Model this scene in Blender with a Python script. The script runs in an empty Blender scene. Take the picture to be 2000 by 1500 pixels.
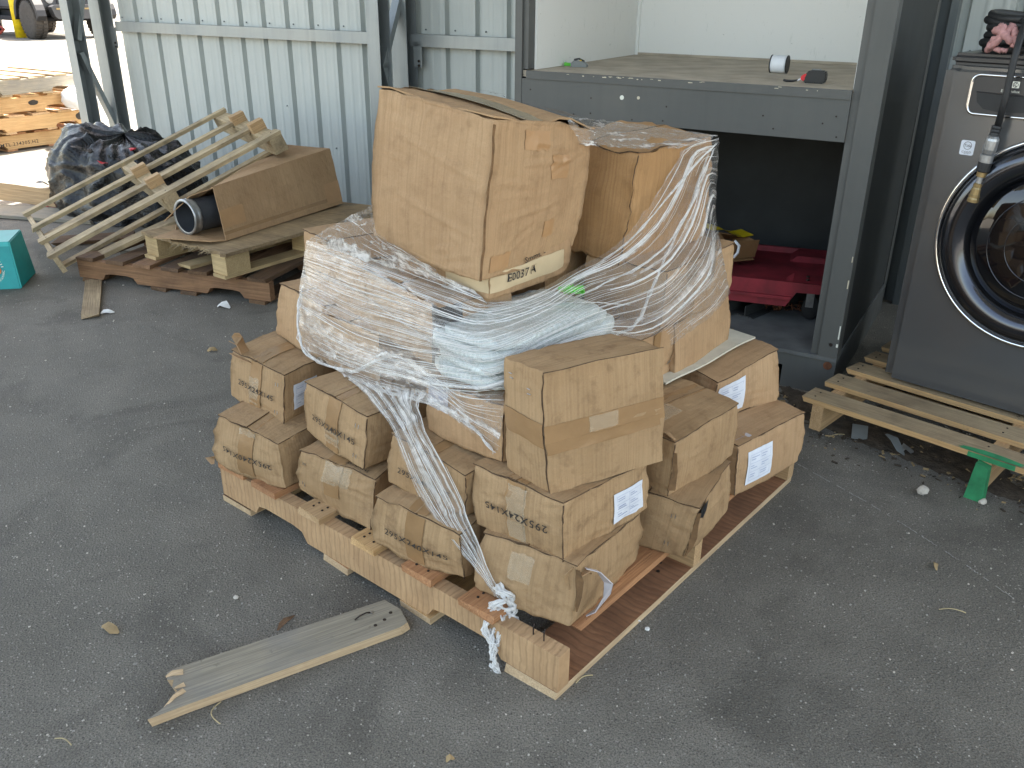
import bpy, bmesh, math, random
from mathutils import Vector, Matrix, noise
R=math.radians; PI=math.pi
S=bpy.context.scene; COL=S.collection
# ---------------------------------------------------------------- camera, light, exposure
cd=bpy.data.cameras.new('camera'); cam=bpy.data.objects.new('camera',cd); COL.objects.link(cam); S.camera=cam
PITCH,ROLL,CH=.42863,.009735,1.3748
f_=Vector((0,math.cos(PITCH),-math.sin(PITCH))); u0=Vector((0,math.sin(PITCH),math.cos(PITCH))); r0=Vector((1,0,0))
cr=r0*math.cos(ROLL)+u0*math.sin(ROLL); cu=u0*math.cos(ROLL)-r0*math.sin(ROLL)
M=Matrix((cr,cu,-f_)).transposed().to_4x4(); M.translation=(0,0,CH); cam.matrix_world=M
cd.sensor_width=36; cd.lens=36*1714.34/2000; cd.clip_start=.05; cd.clip_end=600
W=bpy.data.worlds.new('World'); S.world=W; W.use_nodes=True
nt=W.node_tree; sky=nt.nodes.new('ShaderNodeTexSky'); sky.sky_type='NISHITA'; sky.sun_disc=False
SUN_EL,SUN_AZ=R(58),R(25)      # azimuth measured clockwise from +Y
sky.sun_elevation=SUN_EL; sky.sun_rotation=SUN_AZ; sky.dust_density=3.0; sky.air_density=1.0; sky.ozone_density=.6
bg=nt.nodes['Background']; bg.inputs[1].default_value=.15
wbm=nt.nodes.new('ShaderNodeMixRGB'); wbm.blend_type='MULTIPLY'; wbm.inputs[0].default_value=1; wbm.inputs[2].default_value=(1.13,.98,.79,1)   # camera white balance, the same all over the sky
nt.links.new(sky.outputs[0],wbm.inputs[1]); nt.links.new(wbm.outputs[0],bg.inputs[0])
sl=bpy.data.lights.new('sun','SUN'); sl.energy=4.5; sl.angle=R(.5); sl.color=(1,.95,.88)
so=bpy.data.objects.new('sun',sl); COL.objects.link(so)
d=Vector((math.sin(SUN_AZ)*math.cos(SUN_EL),math.cos(SUN_AZ)*math.cos(SUN_EL),math.sin(SUN_EL)))
so.rotation_euler=d.to_track_quat('Z','Y').to_euler(); so.location=(0,0,20)
S.view_settings.view_transform='Standard'; S.view_settings.look='None'; S.view_settings.gamma=1
S.view_settings.use_curve_mapping=False; S.view_settings.exposure=2.65
# ---------------------------------------------------------------- materials
def srgb(*c): return tuple((x/12.92 if x<=.04045 else ((x+.055)/1.055)**2.4) for x in [v/255 for v in c])+(1,)
class NT:
    def __init__(s,name):
        s.m=bpy.data.materials.new(name); s.m.use_nodes=True; s.t=s.m.node_tree; s.p=s.t.nodes['Principled BSDF']; s.out=s.t.nodes['Material Output']
    def n(s,ty,**k):
        x=s.t.nodes.new('ShaderNode'+ty)
        for a,b in k.items():
            if a in x.inputs and not hasattr(x,a): s.put(x.inputs[a],b)
            else: setattr(x,a,b)
        return x
    def put(s,sock,v):
        if hasattr(v,'is_output') : s.t.links.new(v,sock)
        elif hasattr(v,'outputs'): s.t.links.new(v.outputs[0],sock)
        else: sock.default_value=v
    def coord(s,kind='Object',scale=(1,1,1),rnd=True):
        tc=s.n('TexCoord'); mp=s.n('Mapping'); mp.inputs['Scale'].default_value=scale; s.t.links.new(tc.outputs[kind],mp.inputs[0])
        if rnd:
            oi=s.n('ObjectInfo'); mu=s.n('Vector' 'Math',operation='SCALE') ; mu.inputs[0].default_value=(37,53,71); s.t.links.new(oi.outputs['Random'],mu.inputs['Scale'])
            s.t.links.new(mu.outputs[0],mp.inputs['Location'])
        return mp.outputs[0]
    def noise(s,co,scale,detail=4,rough=.55,dist=0):
        x=s.n('TexNoise'); s.put(x.inputs['Vector'],co); x.inputs['Scale'].default_value=scale; x.inputs['Detail'].default_value=detail; x.inputs['Roughness'].default_value=rough; x.inputs['Distortion'].default_value=dist
        return x.outputs['Fac']
    def ramp(s,fac,*st,interp='LINEAR'):
        x=s.n('ValToRGB'); s.put(x.inputs[0],fac); e=x.color_ramp.elements; x.color_ramp.interpolation=interp
        while len(e)<len(st): e.new(.5)
        for el,(p,c) in zip(e,st):
            el.position=p; el.color=c if hasattr(c,'__len__') else (c,c,c,1)
        return x.outputs[0]
    def mix(s,fac,a,b,mode='MIX'):
        x=s.n('MixRGB',blend_type=mode); s.put(x.inputs[0],fac); s.put(x.inputs[1],a); s.put(x.inputs[2],b); return x.outputs[0]
    def math(s,op,a,b=0):
        x=s.n('Math',operation=op); s.put(x.inputs[0],a); s.put(x.inputs[1],b); return x.outputs[0]
    def bump(s,h,st=.3,dist=.01,norm=None):
        x=s.n('Bump'); x.inputs['Strength'].default_value=st; x.inputs['Distance'].default_value=dist; s.put(x.inputs['Height'],h)
        if norm is not None: s.put(x.inputs['Normal'],norm)
        return x.outputs[0]
    def fin(s,base=None,rough=None,metal=None,normal=None,spec=None,alpha=None):
        for k,v in (('Base Color',base),('Roughness',rough),('Metallic',metal),('Normal',normal),('Specular IOR Level',spec),('Alpha',alpha)):
            if v is not None: s.put(s.p.inputs[k],v)
        return s.m
def simple(name,c,rough=.5,metal=0,var=.12,vs=12,bump=0,bs=60):
    q=NT(name); co=q.coord(); f=q.noise(co,vs)
    lo=tuple(x*(1-var*1.6) for x in c[:3])+(1,); hi=tuple(min(1,x*(1+var)) for x in c[:3])+(1,)
    col=q.ramp(f,(.3,lo),(.7,hi))
    nm=q.bump(q.noise(co,bs),bump,.01) if bump else None
    return q.fin(col,rough,metal,nm)
def wood(name,a,b,stain=None,sam=.5,rough=.75,saw=0):
    q=NT(name); co=q.coord()
    m2=q.n('Mapping'); q.put(m2.inputs[0],co); m2.inputs['Scale'].default_value=(1.2,26,26)
    g=q.noise(m2.outputs[0],3,6,.6,.6)
    m3=q.n('Mapping'); q.put(m3.inputs[0],co); m3.inputs['Scale'].default_value=(2,90,90)
    g2=q.noise(m3.outputs[0],3,3)
    col=q.ramp(g,(.28,a),(.68,b))
    col=q.mix(q.ramp(g2,(.38,.5),(.6,0)),col,tuple(x*.55 for x in a[:3])+(1,))
    ob=q.n('ObjectInfo'); col=q.mix(q.math('MULTIPLY',ob.outputs['Random'],.3),col,tuple(x*.6 for x in b[:3])+(1,))
    h=g2
    if saw:
        w=q.n('TexWave',wave_type='BANDS',bands_direction='X'); q.put(w.inputs['Vector'],co); w.inputs['Scale'].default_value=saw; w.inputs['Distortion'].default_value=3.5; w.inputs['Detail'].default_value=3; w.inputs['Detail Scale'].default_value=1.2
        m4=q.n('Mapping'); q.put(m4.inputs[0],co); m4.inputs['Scale'].default_value=(60,6,6); fz=q.noise(m4.outputs[0],2,4,.7)
        col=q.ramp(q.noise(co,6,5,.65),(.3,a),(.7,b)); col=q.mix(q.ramp(w.outputs['Fac'],(.0,.38),(.3,0)),col,tuple(x*.5 for x in a[:3])+(1,)); col=q.mix(q.ramp(fz,(.35,.3),(.6,0)),col,tuple(x*.55 for x in a[:3])+(1,)); h=w.outputs['Fac']
    if stain:
        st=q.noise(co,5,5,.65); col=q.mix(q.ramp(st,(.5-.1*sam,0),(.72,sam)),col,stain)
    sp=q.noise(co,38,3,.7); col=q.mix(q.ramp(sp,(.66,0),(.76,.5)),col,tuple(x*.35 for x in a[:3])+(1,))
    return q.fin(col,rough,0,q.bump(h,.2 if saw else .45,.006))
def kraft(name,a,b,dirt,flute=.25,dirtamt=.5):
    q=NT(name); uv=q.coord('UV',(1,1,1)); ob=q.coord()
    mf=q.n('Mapping'); q.put(mf.inputs[0],uv); mf.inputs['Scale'].default_value=(170,2.5,1)
    fl=q.noise(mf.outputs[0],1,2,.5)
    mg=q.n('Mapping'); q.put(mg.inputs[0],uv); mg.inputs['Scale'].default_value=(600,9,1)
    fi=q.noise(mg.outputs[0],1,2)
    big=q.noise(ob,5,5,.6); mid=q.noise(ob,22,4,.65); fine=q.noise(ob,420,2)
    col=q.ramp(big,(.3,a),(.7,b))
    col=q.mix(q.ramp(fl,(.42,.0),(.7,flute)),col,tuple(x*.6 for x in a[:3])+(1,))
    col=q.mix(q.ramp(fi,(.3,.28),(.7,0)),col,tuple(x*.66 for x in a[:3])+(1,))
    col=q.mix(q.ramp(mid,(.52,0),(.78,dirtamt)),col,dirt)
    col=q.mix(q.ramp(fine,(.35,.12),(.65,0)),col,(.1,.07,.04,1))
    # scuffs: pale scratches
    ms=q.n('Mapping'); q.put(ms.inputs[0],uv); ms.inputs['Scale'].default_value=(9,60,1); ms.inputs['Rotation'].default_value=(0,0,.7)
    sc=q.noise(ms.outputs[0],1,6,.75); col=q.mix(q.ramp(sc,(.66,0),(.76,.35)),col,tuple(min(1,x*1.5) for x in b[:3])+(1,))
    oi=q.n('ObjectInfo'); col=q.mix(q.math('MULTIPLY',oi.outputs['Random'],.34),col,tuple(x*.68 for x in a[:3])+(1,))
    nm=q.bump(q.mix(.5,fl,q.mix(.5,fi,mid)),.35,.004)
    nm=q.bump(q.noise(ob,9,5,.6),.35,.03,nm)
    return q.fin(col,.78,0,nm,.25)
def asphalt():
    q=NT('asphalt'); co=q.coord(rnd=False)
    v=q.n('TexVoronoi',feature='F1'); q.put(v.inputs['Vector'],co); v.inputs['Scale'].default_value=150; v.inputs['Randomness'].default_value=1
    v2=q.n('TexVoronoi',feature='F1'); q.put(v2.inputs['Vector'],co); v2.inputs['Scale'].default_value=46
    big=q.noise(co,.9,6,.6); mid=q.noise(co,7,5,.6); fin=q.noise(co,260,3,.7)
    base=q.ramp(big,(.32,srgb(112,108,99)),(.68,srgb(141,136,126)))
    base=q.mix(q.ramp(mid,(.35,.4),(.62,0)),base,srgb(90,87,80))
    st=q.noise(co,2.3,5,.6,.8); base=q.mix(q.ramp(st,(.52,0),(.66,.45)),base,srgb(70,67,61)); st3=q.noise(co,.55,4,.6,.5); base=q.mix(q.ramp(st3,(.5,0),(.7,.5)),base,srgb(140,135,124))
    sep=q.n('SeparateColor'); q.put(sep.inputs[0],v.outputs['Color'])
    stone=q.math('MULTIPLY',q.ramp(v.outputs['Distance'],(.2,1),(.42,0)),q.ramp(sep.outputs[0],(.42,0),(.7,1)))
    scol=q.ramp(sep.outputs[1],(0,srgb(66,64,60)),(.4,srgb(120,116,108)),(.8,srgb(152,147,137)),(1,srgb(200,194,182)))
    base=q.mix(q.math('MULTIPLY',stone,.9),base,scol)
    sep2=q.n('SeparateColor'); q.put(sep2.inputs[0],v2.outputs['Color'])
    st2=q.math('MULTIPLY',q.ramp(v2.outputs['Distance'],(.1,1),(.26,0)),q.ramp(sep2.outputs[0],(.94,0),(.98,1)))
    base=q.mix(q.math('MULTIPLY',st2,.8),base,q.ramp(sep2.outputs[1],(0,srgb(150,147,140)),(1,srgb(205,198,185))))
    base=q.mix(q.ramp(fin,(.32,.85),(.58,0)),base,srgb(52,50,46))
    h=q.mix(.55,fin,q.ramp(v.outputs['Distance'],(.0,1),(.5,0)))
    nm=q.bump(h,.55,.006); nm=q.bump(mid,.2,.02,nm)
    return q.fin(base,q.ramp(mid,(.3,.72),(.7,.9)),0,nm,.35)
def sheetmetal(name,c,rough=.45,metal=.0,streak=.25,dark=(.1,.1,.1,1),spec=.5):
    q=NT(name); co=q.coord(); m=q.n('Mapping'); q.put(m.inputs[0],co); m.inputs['Scale'].default_value=(14,14,.7)
    s=q.noise(m.outputs[0],2,5,.6); b=q.noise(co,3,5,.6); f=q.noise(co,70,4,.75)
    col=q.mix(q.ramp(s,(.45,0),(.75,streak)),c,tuple(x*.6 for x in c[:3])+(1,))
    col=q.mix(q.ramp(b,(.4,0),(.75,.22)),col,tuple(x*.75 for x in c[:3])+(1,))
    col=q.mix(q.ramp(f,(.66,0),(.74,.35)),col,dark)
    return q.fin(col,q.ramp(b,(.3,rough*.8),(.7,min(1,rough*1.3))),metal,q.bump(b,.12,.03),spec)
MT={}
MT['asphalt']=asphalt()
MT['kraft']=kraft('kraft_cardboard',srgb(176,142,106),srgb(195,162,124),srgb(112,84,56),.34,.4)
MT['kraft_old']=kraft('weathered_cardboard',srgb(166,135,99),srgb(187,156,118),srgb(108,82,58),.42,.7)
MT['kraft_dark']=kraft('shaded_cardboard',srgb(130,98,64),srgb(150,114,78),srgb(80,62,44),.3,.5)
MT['kraft_fluted']=kraft('fluted_cardboard',srgb(172,132,88),srgb(192,152,106),srgb(112,84,56),.5,.35)
MT['edge']=simple('cardboard_edge',srgb(112,84,54),.85,0,.2,60)
def tape_mat(name,c,rough,al):
    q=NT(name); co=q.coord(); f=q.noise(co,60,4,.7); b=q.noise(co,14,4,.6)
    return q.fin(q.mix(q.ramp(b,(.4,0),(.7,.4)),c,tuple(min(1,x*1.35) for x in c[:3])+(1,)),rough,0,q.bump(q.mix(.5,f,b),.5,.004 if al==1 else .02),.6,al)
MT['tape']=tape_mat('brown_tape',srgb(146,115,80),.25,1)
MT['tape_kraft']=tape_mat('aged_tape',srgb(168,130,90),.4,1)
MT['tape_clear']=tape_mat('clear_tape',srgb(216,200,172),.1,.17)
MT['tape_grey']=tape_mat('dusty_tape',srgb(158,144,118),.3,.85)
MT['seam']=simple('gap_and_grime_seam',srgb(86,66,46),.9,0,.25,80)  # dark of open corner gaps put into the colour; also grimy flap edges
MT['masking']=tape_mat('masking_tape',srgb(188,168,134),.6,1)
MT['ink']=simple('ink',(.028,.022,.018,1),.7,0,.1)
MT['ink_faint']=simple('faded_ink',(.17,.12,.075,1),.7,0,.2)
MT['paper']=simple('label_paper',srgb(214,218,226),.6,0,.05,30)
MT['paper_dull']=simple('dull_label_paper',srgb(186,180,182),.6,0,.08,30)
MT['paperink']=simple('label_ink',srgb(150,160,186),.6,0,.1)
MT['wood_tan']=wood('tan_pine',srgb(176,142,100),srgb(200,166,124),None,.3,.75,0)
MT['wood_saw']=wood('sawn_pine',srgb(172,136,98),srgb(194,160,120),srgb(120,92,64),.6,.8,17)
MT['wood_red']=wood('reddish_pine',srgb(164,112,72),srgb(194,144,100),srgb(108,74,50),.5,.75)
MT['wood_brownsaw']=wood('brown_sawn_board',srgb(130,90,62),srgb(162,116,82),srgb(82,56,40),.5,.8,15)
MT['wood_grey']=wood('weathered_grey_board',srgb(128,121,106),srgb(166,157,138),srgb(114,113,112),.6,.85)
MT['wood_side']=wood('board_side',srgb(190,160,122),srgb(212,186,150),srgb(140,112,84),.5,.85)
MT['wood_pale']=wood('pale_dirty_slat',srgb(164,142,108),srgb(204,184,148),srgb(92,80,62),.8,.8)
MT['wood_ply']=wood('old_plywood',srgb(150,126,92),srgb(184,158,120),srgb(92,76,58),.8,.85)
MT['wood_block']=wood('pallet_block',srgb(184,156,110),srgb(210,184,138),srgb(120,96,66),.5,.85)
MT['wood_brown']=wood('brown_old_pine',srgb(122,88,60),srgb(156,118,84),srgb(80,58,42),.6,.8)
MT['wood_dark']=wood('dark_old_board',srgb(92,68,48),srgb(126,96,68),srgb(52,40,32),.7,.85)
MT['wood_weath']=wood('worn_deck_board',srgb(150,130,100),srgb(182,160,126),srgb(100,82,62),.7,.85)
MT['wood_orange']=wood('orange_pine',srgb(188,150,100),srgb(210,172,122),srgb(150,100,56),.3,.8)
MT['green_paint']=simple('green_spray_paint',srgb(44,130,84),.7,0,.2,25)
MT['black_paint']=simple('black_spray_paint',srgb(52,46,40),.8,0,.2,25)
MT['steel']=sheetmetal('galvanised_steel',srgb(150,156,158),.42,.55,.3)
MT['steel_dark']=sheetmetal('shaded_steel',srgb(104,110,112),.5,.5,.3)
MT['wall']=sheetmetal('pale_green_sheet',srgb(184,189,186),.5,0,.2,srgb(120,116,108))
MT['wall'].node_tree.nodes['Bump'].inputs['Strength'].default_value=.3
MT['cab']=sheetmetal('grey_paint',srgb(84,85,83),.5,0,.22,srgb(60,60,60))
MT['cab_dark']=simple('interior_grey_gap_shade',srgb(46,48,48),.7,0,.15,6)
MT['chip']=simple('chipped_primer',srgb(196,186,164),.7)
def whiteboard():
    q=NT('scuffed_white_board'); co=q.coord(); f=q.noise(co,18,5,.7); m=q.n('Mapping'); q.put(m.inputs[0],co); m.inputs['Scale'].default_value=(12,12,3); s=q.noise(m.outputs[0],3,6,.75)
    c=srgb(230,230,226); col=q.mix(q.ramp(s,(.6,0),(.72,.35)),c,srgb(170,176,168)); col=q.mix(q.ramp(q.noise(co,45,3,.8),(.68,0),(.74,.6)),col,srgb(120,122,118))
    return q.fin(col,.6,0,q.bump(f,.1,.01))
MT['white']=whiteboard()
MT['shelf']=simple('dusty_shelf_board',srgb(180,168,150),.85,0,.16,9,.15)
MT['plinth']=simple('dusty_grey_floor',srgb(96,98,98),.85,0,.2,9,.15)
MT['washer']=simple('dark_metallic_enamel',srgb(112,113,114),.19,.6,.03,3)
MT['washer_panel']=simple('satin_dark_panel',srgb(70,70,72),.3,.5,.04,3)
MT['chrome']=simple('chrome',srgb(225,226,228),.12,1,.02)
MT['darkring']=simple('dark_chrome',srgb(82,84,90),.15,.9,.03)
q=NT('door_glass'); MT['glass']=q.fin(srgb(12,13,17),.05,0,None,.9)
MT['rubber']=simple('black_rubber',srgb(34,35,37),.55,0,.15,20)
MT['tyre']=simple('dusty_tyre',srgb(70,64,58),.85,0,.2,20,.3)
MT['brass']=simple('brass',srgb(158,138,100),.38,.85,.12,40)
MT['aluminium']=simple('worn_aluminium',srgb(170,172,174),.38,.85,.15,60)
MT['pink']=simple('pink_cloth',srgb(186,140,138),.95,0,.15,40,.4,200)
MT['orange']=simple('orange_plastic',srgb(226,98,40),.4)
MT['red']=simple('dusty_red_plastic',srgb(132,36,46),.65,0,.25,12)
MT['redbag']=simple('red_drawstring',srgb(206,38,58),.4)
MT['teal']=simple('teal_printed_carton',srgb(22,150,150),.5,0,.06,20)
MT['tealtop']=simple('teal_carton_top',srgb(60,176,174),.5,0,.06,20)
MT['pepper']=simple('printed_pepper_orange',srgb(214,120,52),.5,0,.3,60)
MT['pepper2']=simple('printed_pepper_red',srgb(176,58,40),.5,0,.2,60)
MT['greenleaf']=simple('printed_green',srgb(96,130,60),.5)
MT['white_ink']=simple('white_print',srgb(226,226,214),.6)
MT['dish']=simple('printed_bowl',srgb(36,58,70),.5)
q=NT('black_bin_bag'); co=q.coord(); mg=q.n('Mapping'); q.put(mg.inputs[0],co); mg.inputs['Scale'].default_value=(1,2.6,1.4); MT['bag']=q.fin(srgb(13,14,16),.2,0,q.bump(q.noise(mg.outputs[0],16,5,.6,1.2),.6,.014),.3)
MT['yellow']=simple('yellow_paint',srgb(226,196,20),.5)
MT['car']=simple('dark_grey_car_body',srgb(70,70,72),.5,.1,.05)
MT['carblack']=simple('black_trim',srgb(36,37,40),.6)
MT['magenta']=simple('magenta_strap',srgb(170,30,110),.5)
MT['bluedrum']=simple('dark_blue_plastic',srgb(38,48,66),.45)
MT['redhose']=simple('red_hose',srgb(160,62,48),.6)
MT['whiteplastic']=simple('white_plastic',srgb(225,228,232),.45,0,.04,20)
q=NT('woven_white_sack'); uv=q.coord('UV',(60,60,1)); w1=q.n('TexWave',bands_direction='X'); q.put(w1.inputs[0],uv); w1.inputs['Scale'].default_value=1; w2=q.n('TexWave',bands_direction='Y'); q.put(w2.inputs[0],uv); w2.inputs['Scale'].default_value=1
MT['sack']=q.fin(q.mix(q.math('MULTIPLY',w1.outputs['Fac'],w2.outputs['Fac']),srgb(196,204,200),srgb(232,236,236)),.4,0,q.bump(q.noise(q.coord(),16,5,.6,.5),.8,.03),.5)
MT['wrapgreen']=simple('green_wrapper',srgb(92,206,40),.35)
MT['knifegreen']=simple('green_tool_plastic',srgb(86,190,50),.4)
MT['greyplastic']=simple('grey_plastic',srgb(120,124,124),.45)
MT['blackplastic']=simple('black_plastic',srgb(28,29,31),.45)
MT['redplastic']=simple('red_plastic',srgb(196,34,44),.35)
MT['rust']=simple('rusty_iron',srgb(112,70,46),.8,.2,.3,40)
MT['nail']=simple('rusty_nail',srgb(58,50,46),.6,.6,.2,60)
MT['stone']=simple('pale_stone',srgb(192,184,172),.85,0,.2,40,.4)
MT['soil']=simple('dirt_and_leaf_litter',srgb(72,62,50),.95,0,.35,30,.6,120)
MT['leaf']=simple('dry_leaf',srgb(150,128,92),.85,0,.2,40)
MT['twig']=simple('dry_grass_straw',srgb(176,160,122),.85,0,.2,40)
MT['scrap']=simple('white_paper_scrap',srgb(222,222,218),.7,0,.06,40)
MT['crack']=simple('pale_scratch_paint',srgb(150,148,142),.9,0,.25,60)
MT['pipe']=simple('dark_grey_tube',srgb(66,68,72),.5,.2,.1,10)
MT['pipein']=simple('galvanised_liner',srgb(120,122,124),.3,.8,.1,10)
MT['roofm']=sheetmetal('roof_sheet',srgb(186,190,188),.6,0,.15)
MT['concrete']=simple('grey_concrete',srgb(150,146,138),.9,0,.1,2,.2)  # even mid grey, used for part of the grit
MT['creamboard']=simple('cream_fibre_sheet',srgb(206,200,182),.8,0,.08,20)
MT['liftgrey']=simple('faint_print_grey',srgb(92,78,60),.8)
# ---------------------------------------------------------------- mesh helpers
def link(name,me,parent=None,mat=None,loc=None,rot=None):
    o=bpy.data.objects.new(name,me); COL.objects.link(o)
    if mat is not None and me is not None and not me.materials: me.materials.append(MT[mat])
    if parent is not None: o.parent=parent
    if loc is not None: o.location=loc
    if rot is not None: o.rotation_euler=rot
    return o
def tag(o,label,cat,group=None):
    o['label']=label; o['category']=cat
    if group: o['group']=group
    return o
def thing(name,label,cat,loc=(0,0,0),rz=0,group=None,rot=None):
    o=bpy.data.objects.new(name,None); COL.objects.link(o); o.empty_display_size=.1
    o.location=loc; o.rotation_euler=rot or (0,0,rz)
    return tag(o,label,cat,group)
class MB:
    def __init__(s): s.v=[]; s.f=[]; s.uv=[]; s.mi=[]; s.cur=0
    def add(s,vs,fs,uvs=None):
        b=len(s.v); s.v+= [tuple(v) for v in vs]
        for i,f in enumerate(fs):
            s.f.append(tuple(b+k for k in f)); s.uv.append([uvs[k] for k in f] if uvs else None); s.mi.append(s.cur)
        return s
    def box(s,c,d,m=None):
        x,y,z=[k/2 for k in d]; vs=[Vector((sx*x,sy*y,sz*z)) for sx in(-1,1) for sy in(-1,1) for sz in(-1,1)]
        if m is not None: vs=[m@v for v in vs]
        vs=[v+Vector(c) for v in vs]
        return s.add(vs,[(0,1,3,2),(4,6,7,5),(0,4,5,1),(2,3,7,6),(0,2,6,4),(1,5,7,3)])
    def prism(s,poly,h0,h1,fn):   # poly 2D, fn(a,b,h)->3D
        n=len(poly); vs=[fn(a,b,h0) for a,b in poly]+[fn(a,b,h1) for a,b in poly]
        return s.add(vs,[tuple(range(n))[::-1],tuple(range(n,2*n))]+[(i,(i+1)%n,n+(i+1)%n,n+i) for i in range(n)])
    def tube(s,path,r,seg=8,cap=True,closed=False):
        pts=[Vector(p) for p in path]; n=len(pts); rs=r if hasattr(r,'__len__') else [r]*n; vs=[];fs=[]
        up=None
        for i,p in enumerate(pts):
            t=((pts[(i+1)%n]-pts[i-1]) if closed else (pts[min(i+1,n-1)]-pts[max(i-1,0)])).normalized()
            if up is None: up=t.orthogonal()
            up=(up-t*up.dot(t)); up=up.normalized() if up.length>1e-6 else t.orthogonal().normalized()
            b=t.cross(up)
            for k in range(seg):
                a=2*PI*k/seg; vs.append(p+(up*math.cos(a)+b*math.sin(a))*rs[i])
        for i in range(n if closed else n-1):
            for k in range(seg):
                j=(i+1)%n; fs.append((i*seg+k,i*seg+(k+1)%seg,j*seg+(k+1)%seg,j*seg+k))
        if cap and not closed: fs+= [tuple(range(seg))[::-1],tuple(range((n-1)*seg,n*seg))]
        return s.add(vs,fs)
    def lathe(s,prof,seg=24,m=Matrix.Identity(4),cap=True):   # profile (r,z) about local z
        vs=[];fs=[];n=len(prof)
        for r,z in prof:
            for k in range(seg):
                a=2*PI*k/seg; vs.append(m@Vector((r*math.cos(a),r*math.sin(a),z)))
        for i in range(n-1):
            for k in range(seg): fs.append((i*seg+k,i*seg+(k+1)%seg,(i+1)*seg+(k+1)%seg,(i+1)*seg+k))
        if cap and prof[0][0]>1e-5: fs.append(tuple(range(seg))[::-1])
        if cap and prof[-1][0]>1e-5: fs.append(tuple(range((n-1)*seg,n*seg)))
        return s.add(vs,fs)
    def grid(s,fn,nu,nv,uvf=None,flip=False,us=None,vs_=None):
        us=us or [i/nu for i in range(nu+1)]; vs_=vs_ or [j/nv for j in range(nv+1)]; nu=len(us)-1; nv=len(vs_)-1
        vs=[];uv=[]
        for u in us:
            for v in vs_:
                vs.append(fn(u,v)); uv.append(uvf(u,v) if uvf else (u,v))
        fs=[]
        for i in range(nu):
            for j in range(nv):
                a=i*(nv+1)+j; q=(a,a+nv+1,a+nv+2,a+1); fs.append(q[::-1] if flip else q)
        return s.add(vs,fs,uv)
    def mesh(s,name,mats,smooth=False,weld=0):
        me=bpy.data.meshes.new(name); me.from_pydata(s.v,[],s.f)
        if any(s.uv):
            ul=me.uv_layers.new(name='UVMap'); k=0
            for i,f in enumerate(s.f):
                for j in range(len(f)): ul.data[k].uv=s.uv[i][j] if s.uv[i] else (0,0); k+=1
        for m in ([mats] if isinstance(mats,str) else mats): me.materials.append(MT[m])
        me.polygons.foreach_set('material_index',s.mi)
        if smooth: me.polygons.foreach_set('use_smooth',[True]*len(s.f))
        if weld:
            bm=bmesh.new(); bm.from_mesh(me); bmesh.ops.remove_doubles(bm,verts=bm.verts,dist=weld); bm.to_mesh(me); bm.free()
        me.update(); return me
    def build(s,name,mats,parent=None,smooth=False,weld=0,loc=None,rot=None):
        return link(name,s.mesh(name,mats,smooth,weld),parent,None,loc,rot)
def autosmooth(o,ang=35):
    me=o.data; bm=bmesh.new(); bm.from_mesh(me)
    for e in bm.edges: e.smooth = len(e.link_faces)==2 and e.calc_face_angle(0)<R(ang)
    for f in bm.faces: f.smooth=True
    bm.to_mesh(me); bm.free(); return o
_pl={}
def plank_mesh(L,Wd,T,mat,seed=0,rag=.006,warp=.003,side=None):
    key=(round(L,3),round(Wd,3),round(T,3),mat,seed,rag,side)
    if key in _pl: return _pl[key]
    rnd=random.Random(hash((seed,round(L*100)))&0xffff); mb=MB(); n=3; vs=[]; 
    for i in range(n+1):
        x=-L/2+L*i/n; dz=rnd.uniform(-warp,warp) if 0<i<n else 0; wy=rnd.uniform(-warp,warp)
        for (y,z) in ((-Wd/2,-T/2),(Wd/2,-T/2),(Wd/2,T/2),(-Wd/2,T/2)):
            ex=rnd.uniform(-rag,rag) if i in(0,n) else 0
            vs.append((x+ex,y+wy*.5,z+dz))
    fs=[(0,1,2,3),(4*n+3,4*n+2,4*n+1,4*n)]; 
    for i in range(n):
        for k in range(4): fs.append((4*i+k,4*i+4+k,4*i+4+(k+1)%4,4*i+(k+1)%4))
    mb.add(vs,fs); mats=[mat] if not side else [mat,side]
    if side: mb.mi=[1,1]+[(0 if k in (0,2) else 1) for i in range(n) for k in range(4)]
    _pl[key]=mb.mesh('plank',mats); return _pl[key]
def plank(name,L,Wd,T,mat,parent,loc,rz=0,seed=0,rot=None,rag=.006,side=None):
    return link(name,plank_mesh(L,Wd,T,mat,seed,rag,side=side),parent,None,loc,rot or (0,0,rz))
_txt={}
def text_geo(s,spacing=1.0):
    if (s,spacing) in _txt: return _txt[(s,spacing)]
    cu=bpy.data.curves.new('t','FONT'); cu.body=s; cu.align_x='CENTER'; cu.align_y='CENTER'; cu.resolution_u=2; cu.space_character=spacing; cu.offset=.007
    o=bpy.data.objects.new('t',cu); COL.objects.link(o); dg=bpy.context.evaluated_depsgraph_get(); dg.update()
    me=o.evaluated_get(dg).to_mesh(); vs=[v.co.copy() for v in me.vertices]; fs=[tuple(p.vertices) for p in me.polygons]
    bpy.data.objects.remove(o); bpy.data.curves.remove(cu); 
    xs=[v.x for v in vs]; ys=[v.y for v in vs]; cx=(min(xs)+max(xs))/2; cy=(min(ys)+max(ys))/2; h=max(ys)-min(ys)
    vs=[((v.x-cx)/h,(v.y-cy)/h) for v in vs]; _txt[(s,spacing)]=(vs,fs); return _txt[(s,spacing)]
def flat_text(name,s,h,fn,mat,parent,xs=1.0,spacing=1.0,flip=False):
    vs,fs=text_geo(s,spacing); mb=MB(); mb.add([fn(x*h*xs,y*h) for x,y in vs],[f[::-1] for f in fs] if flip else fs); return mb.build(name,mat,parent)
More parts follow.
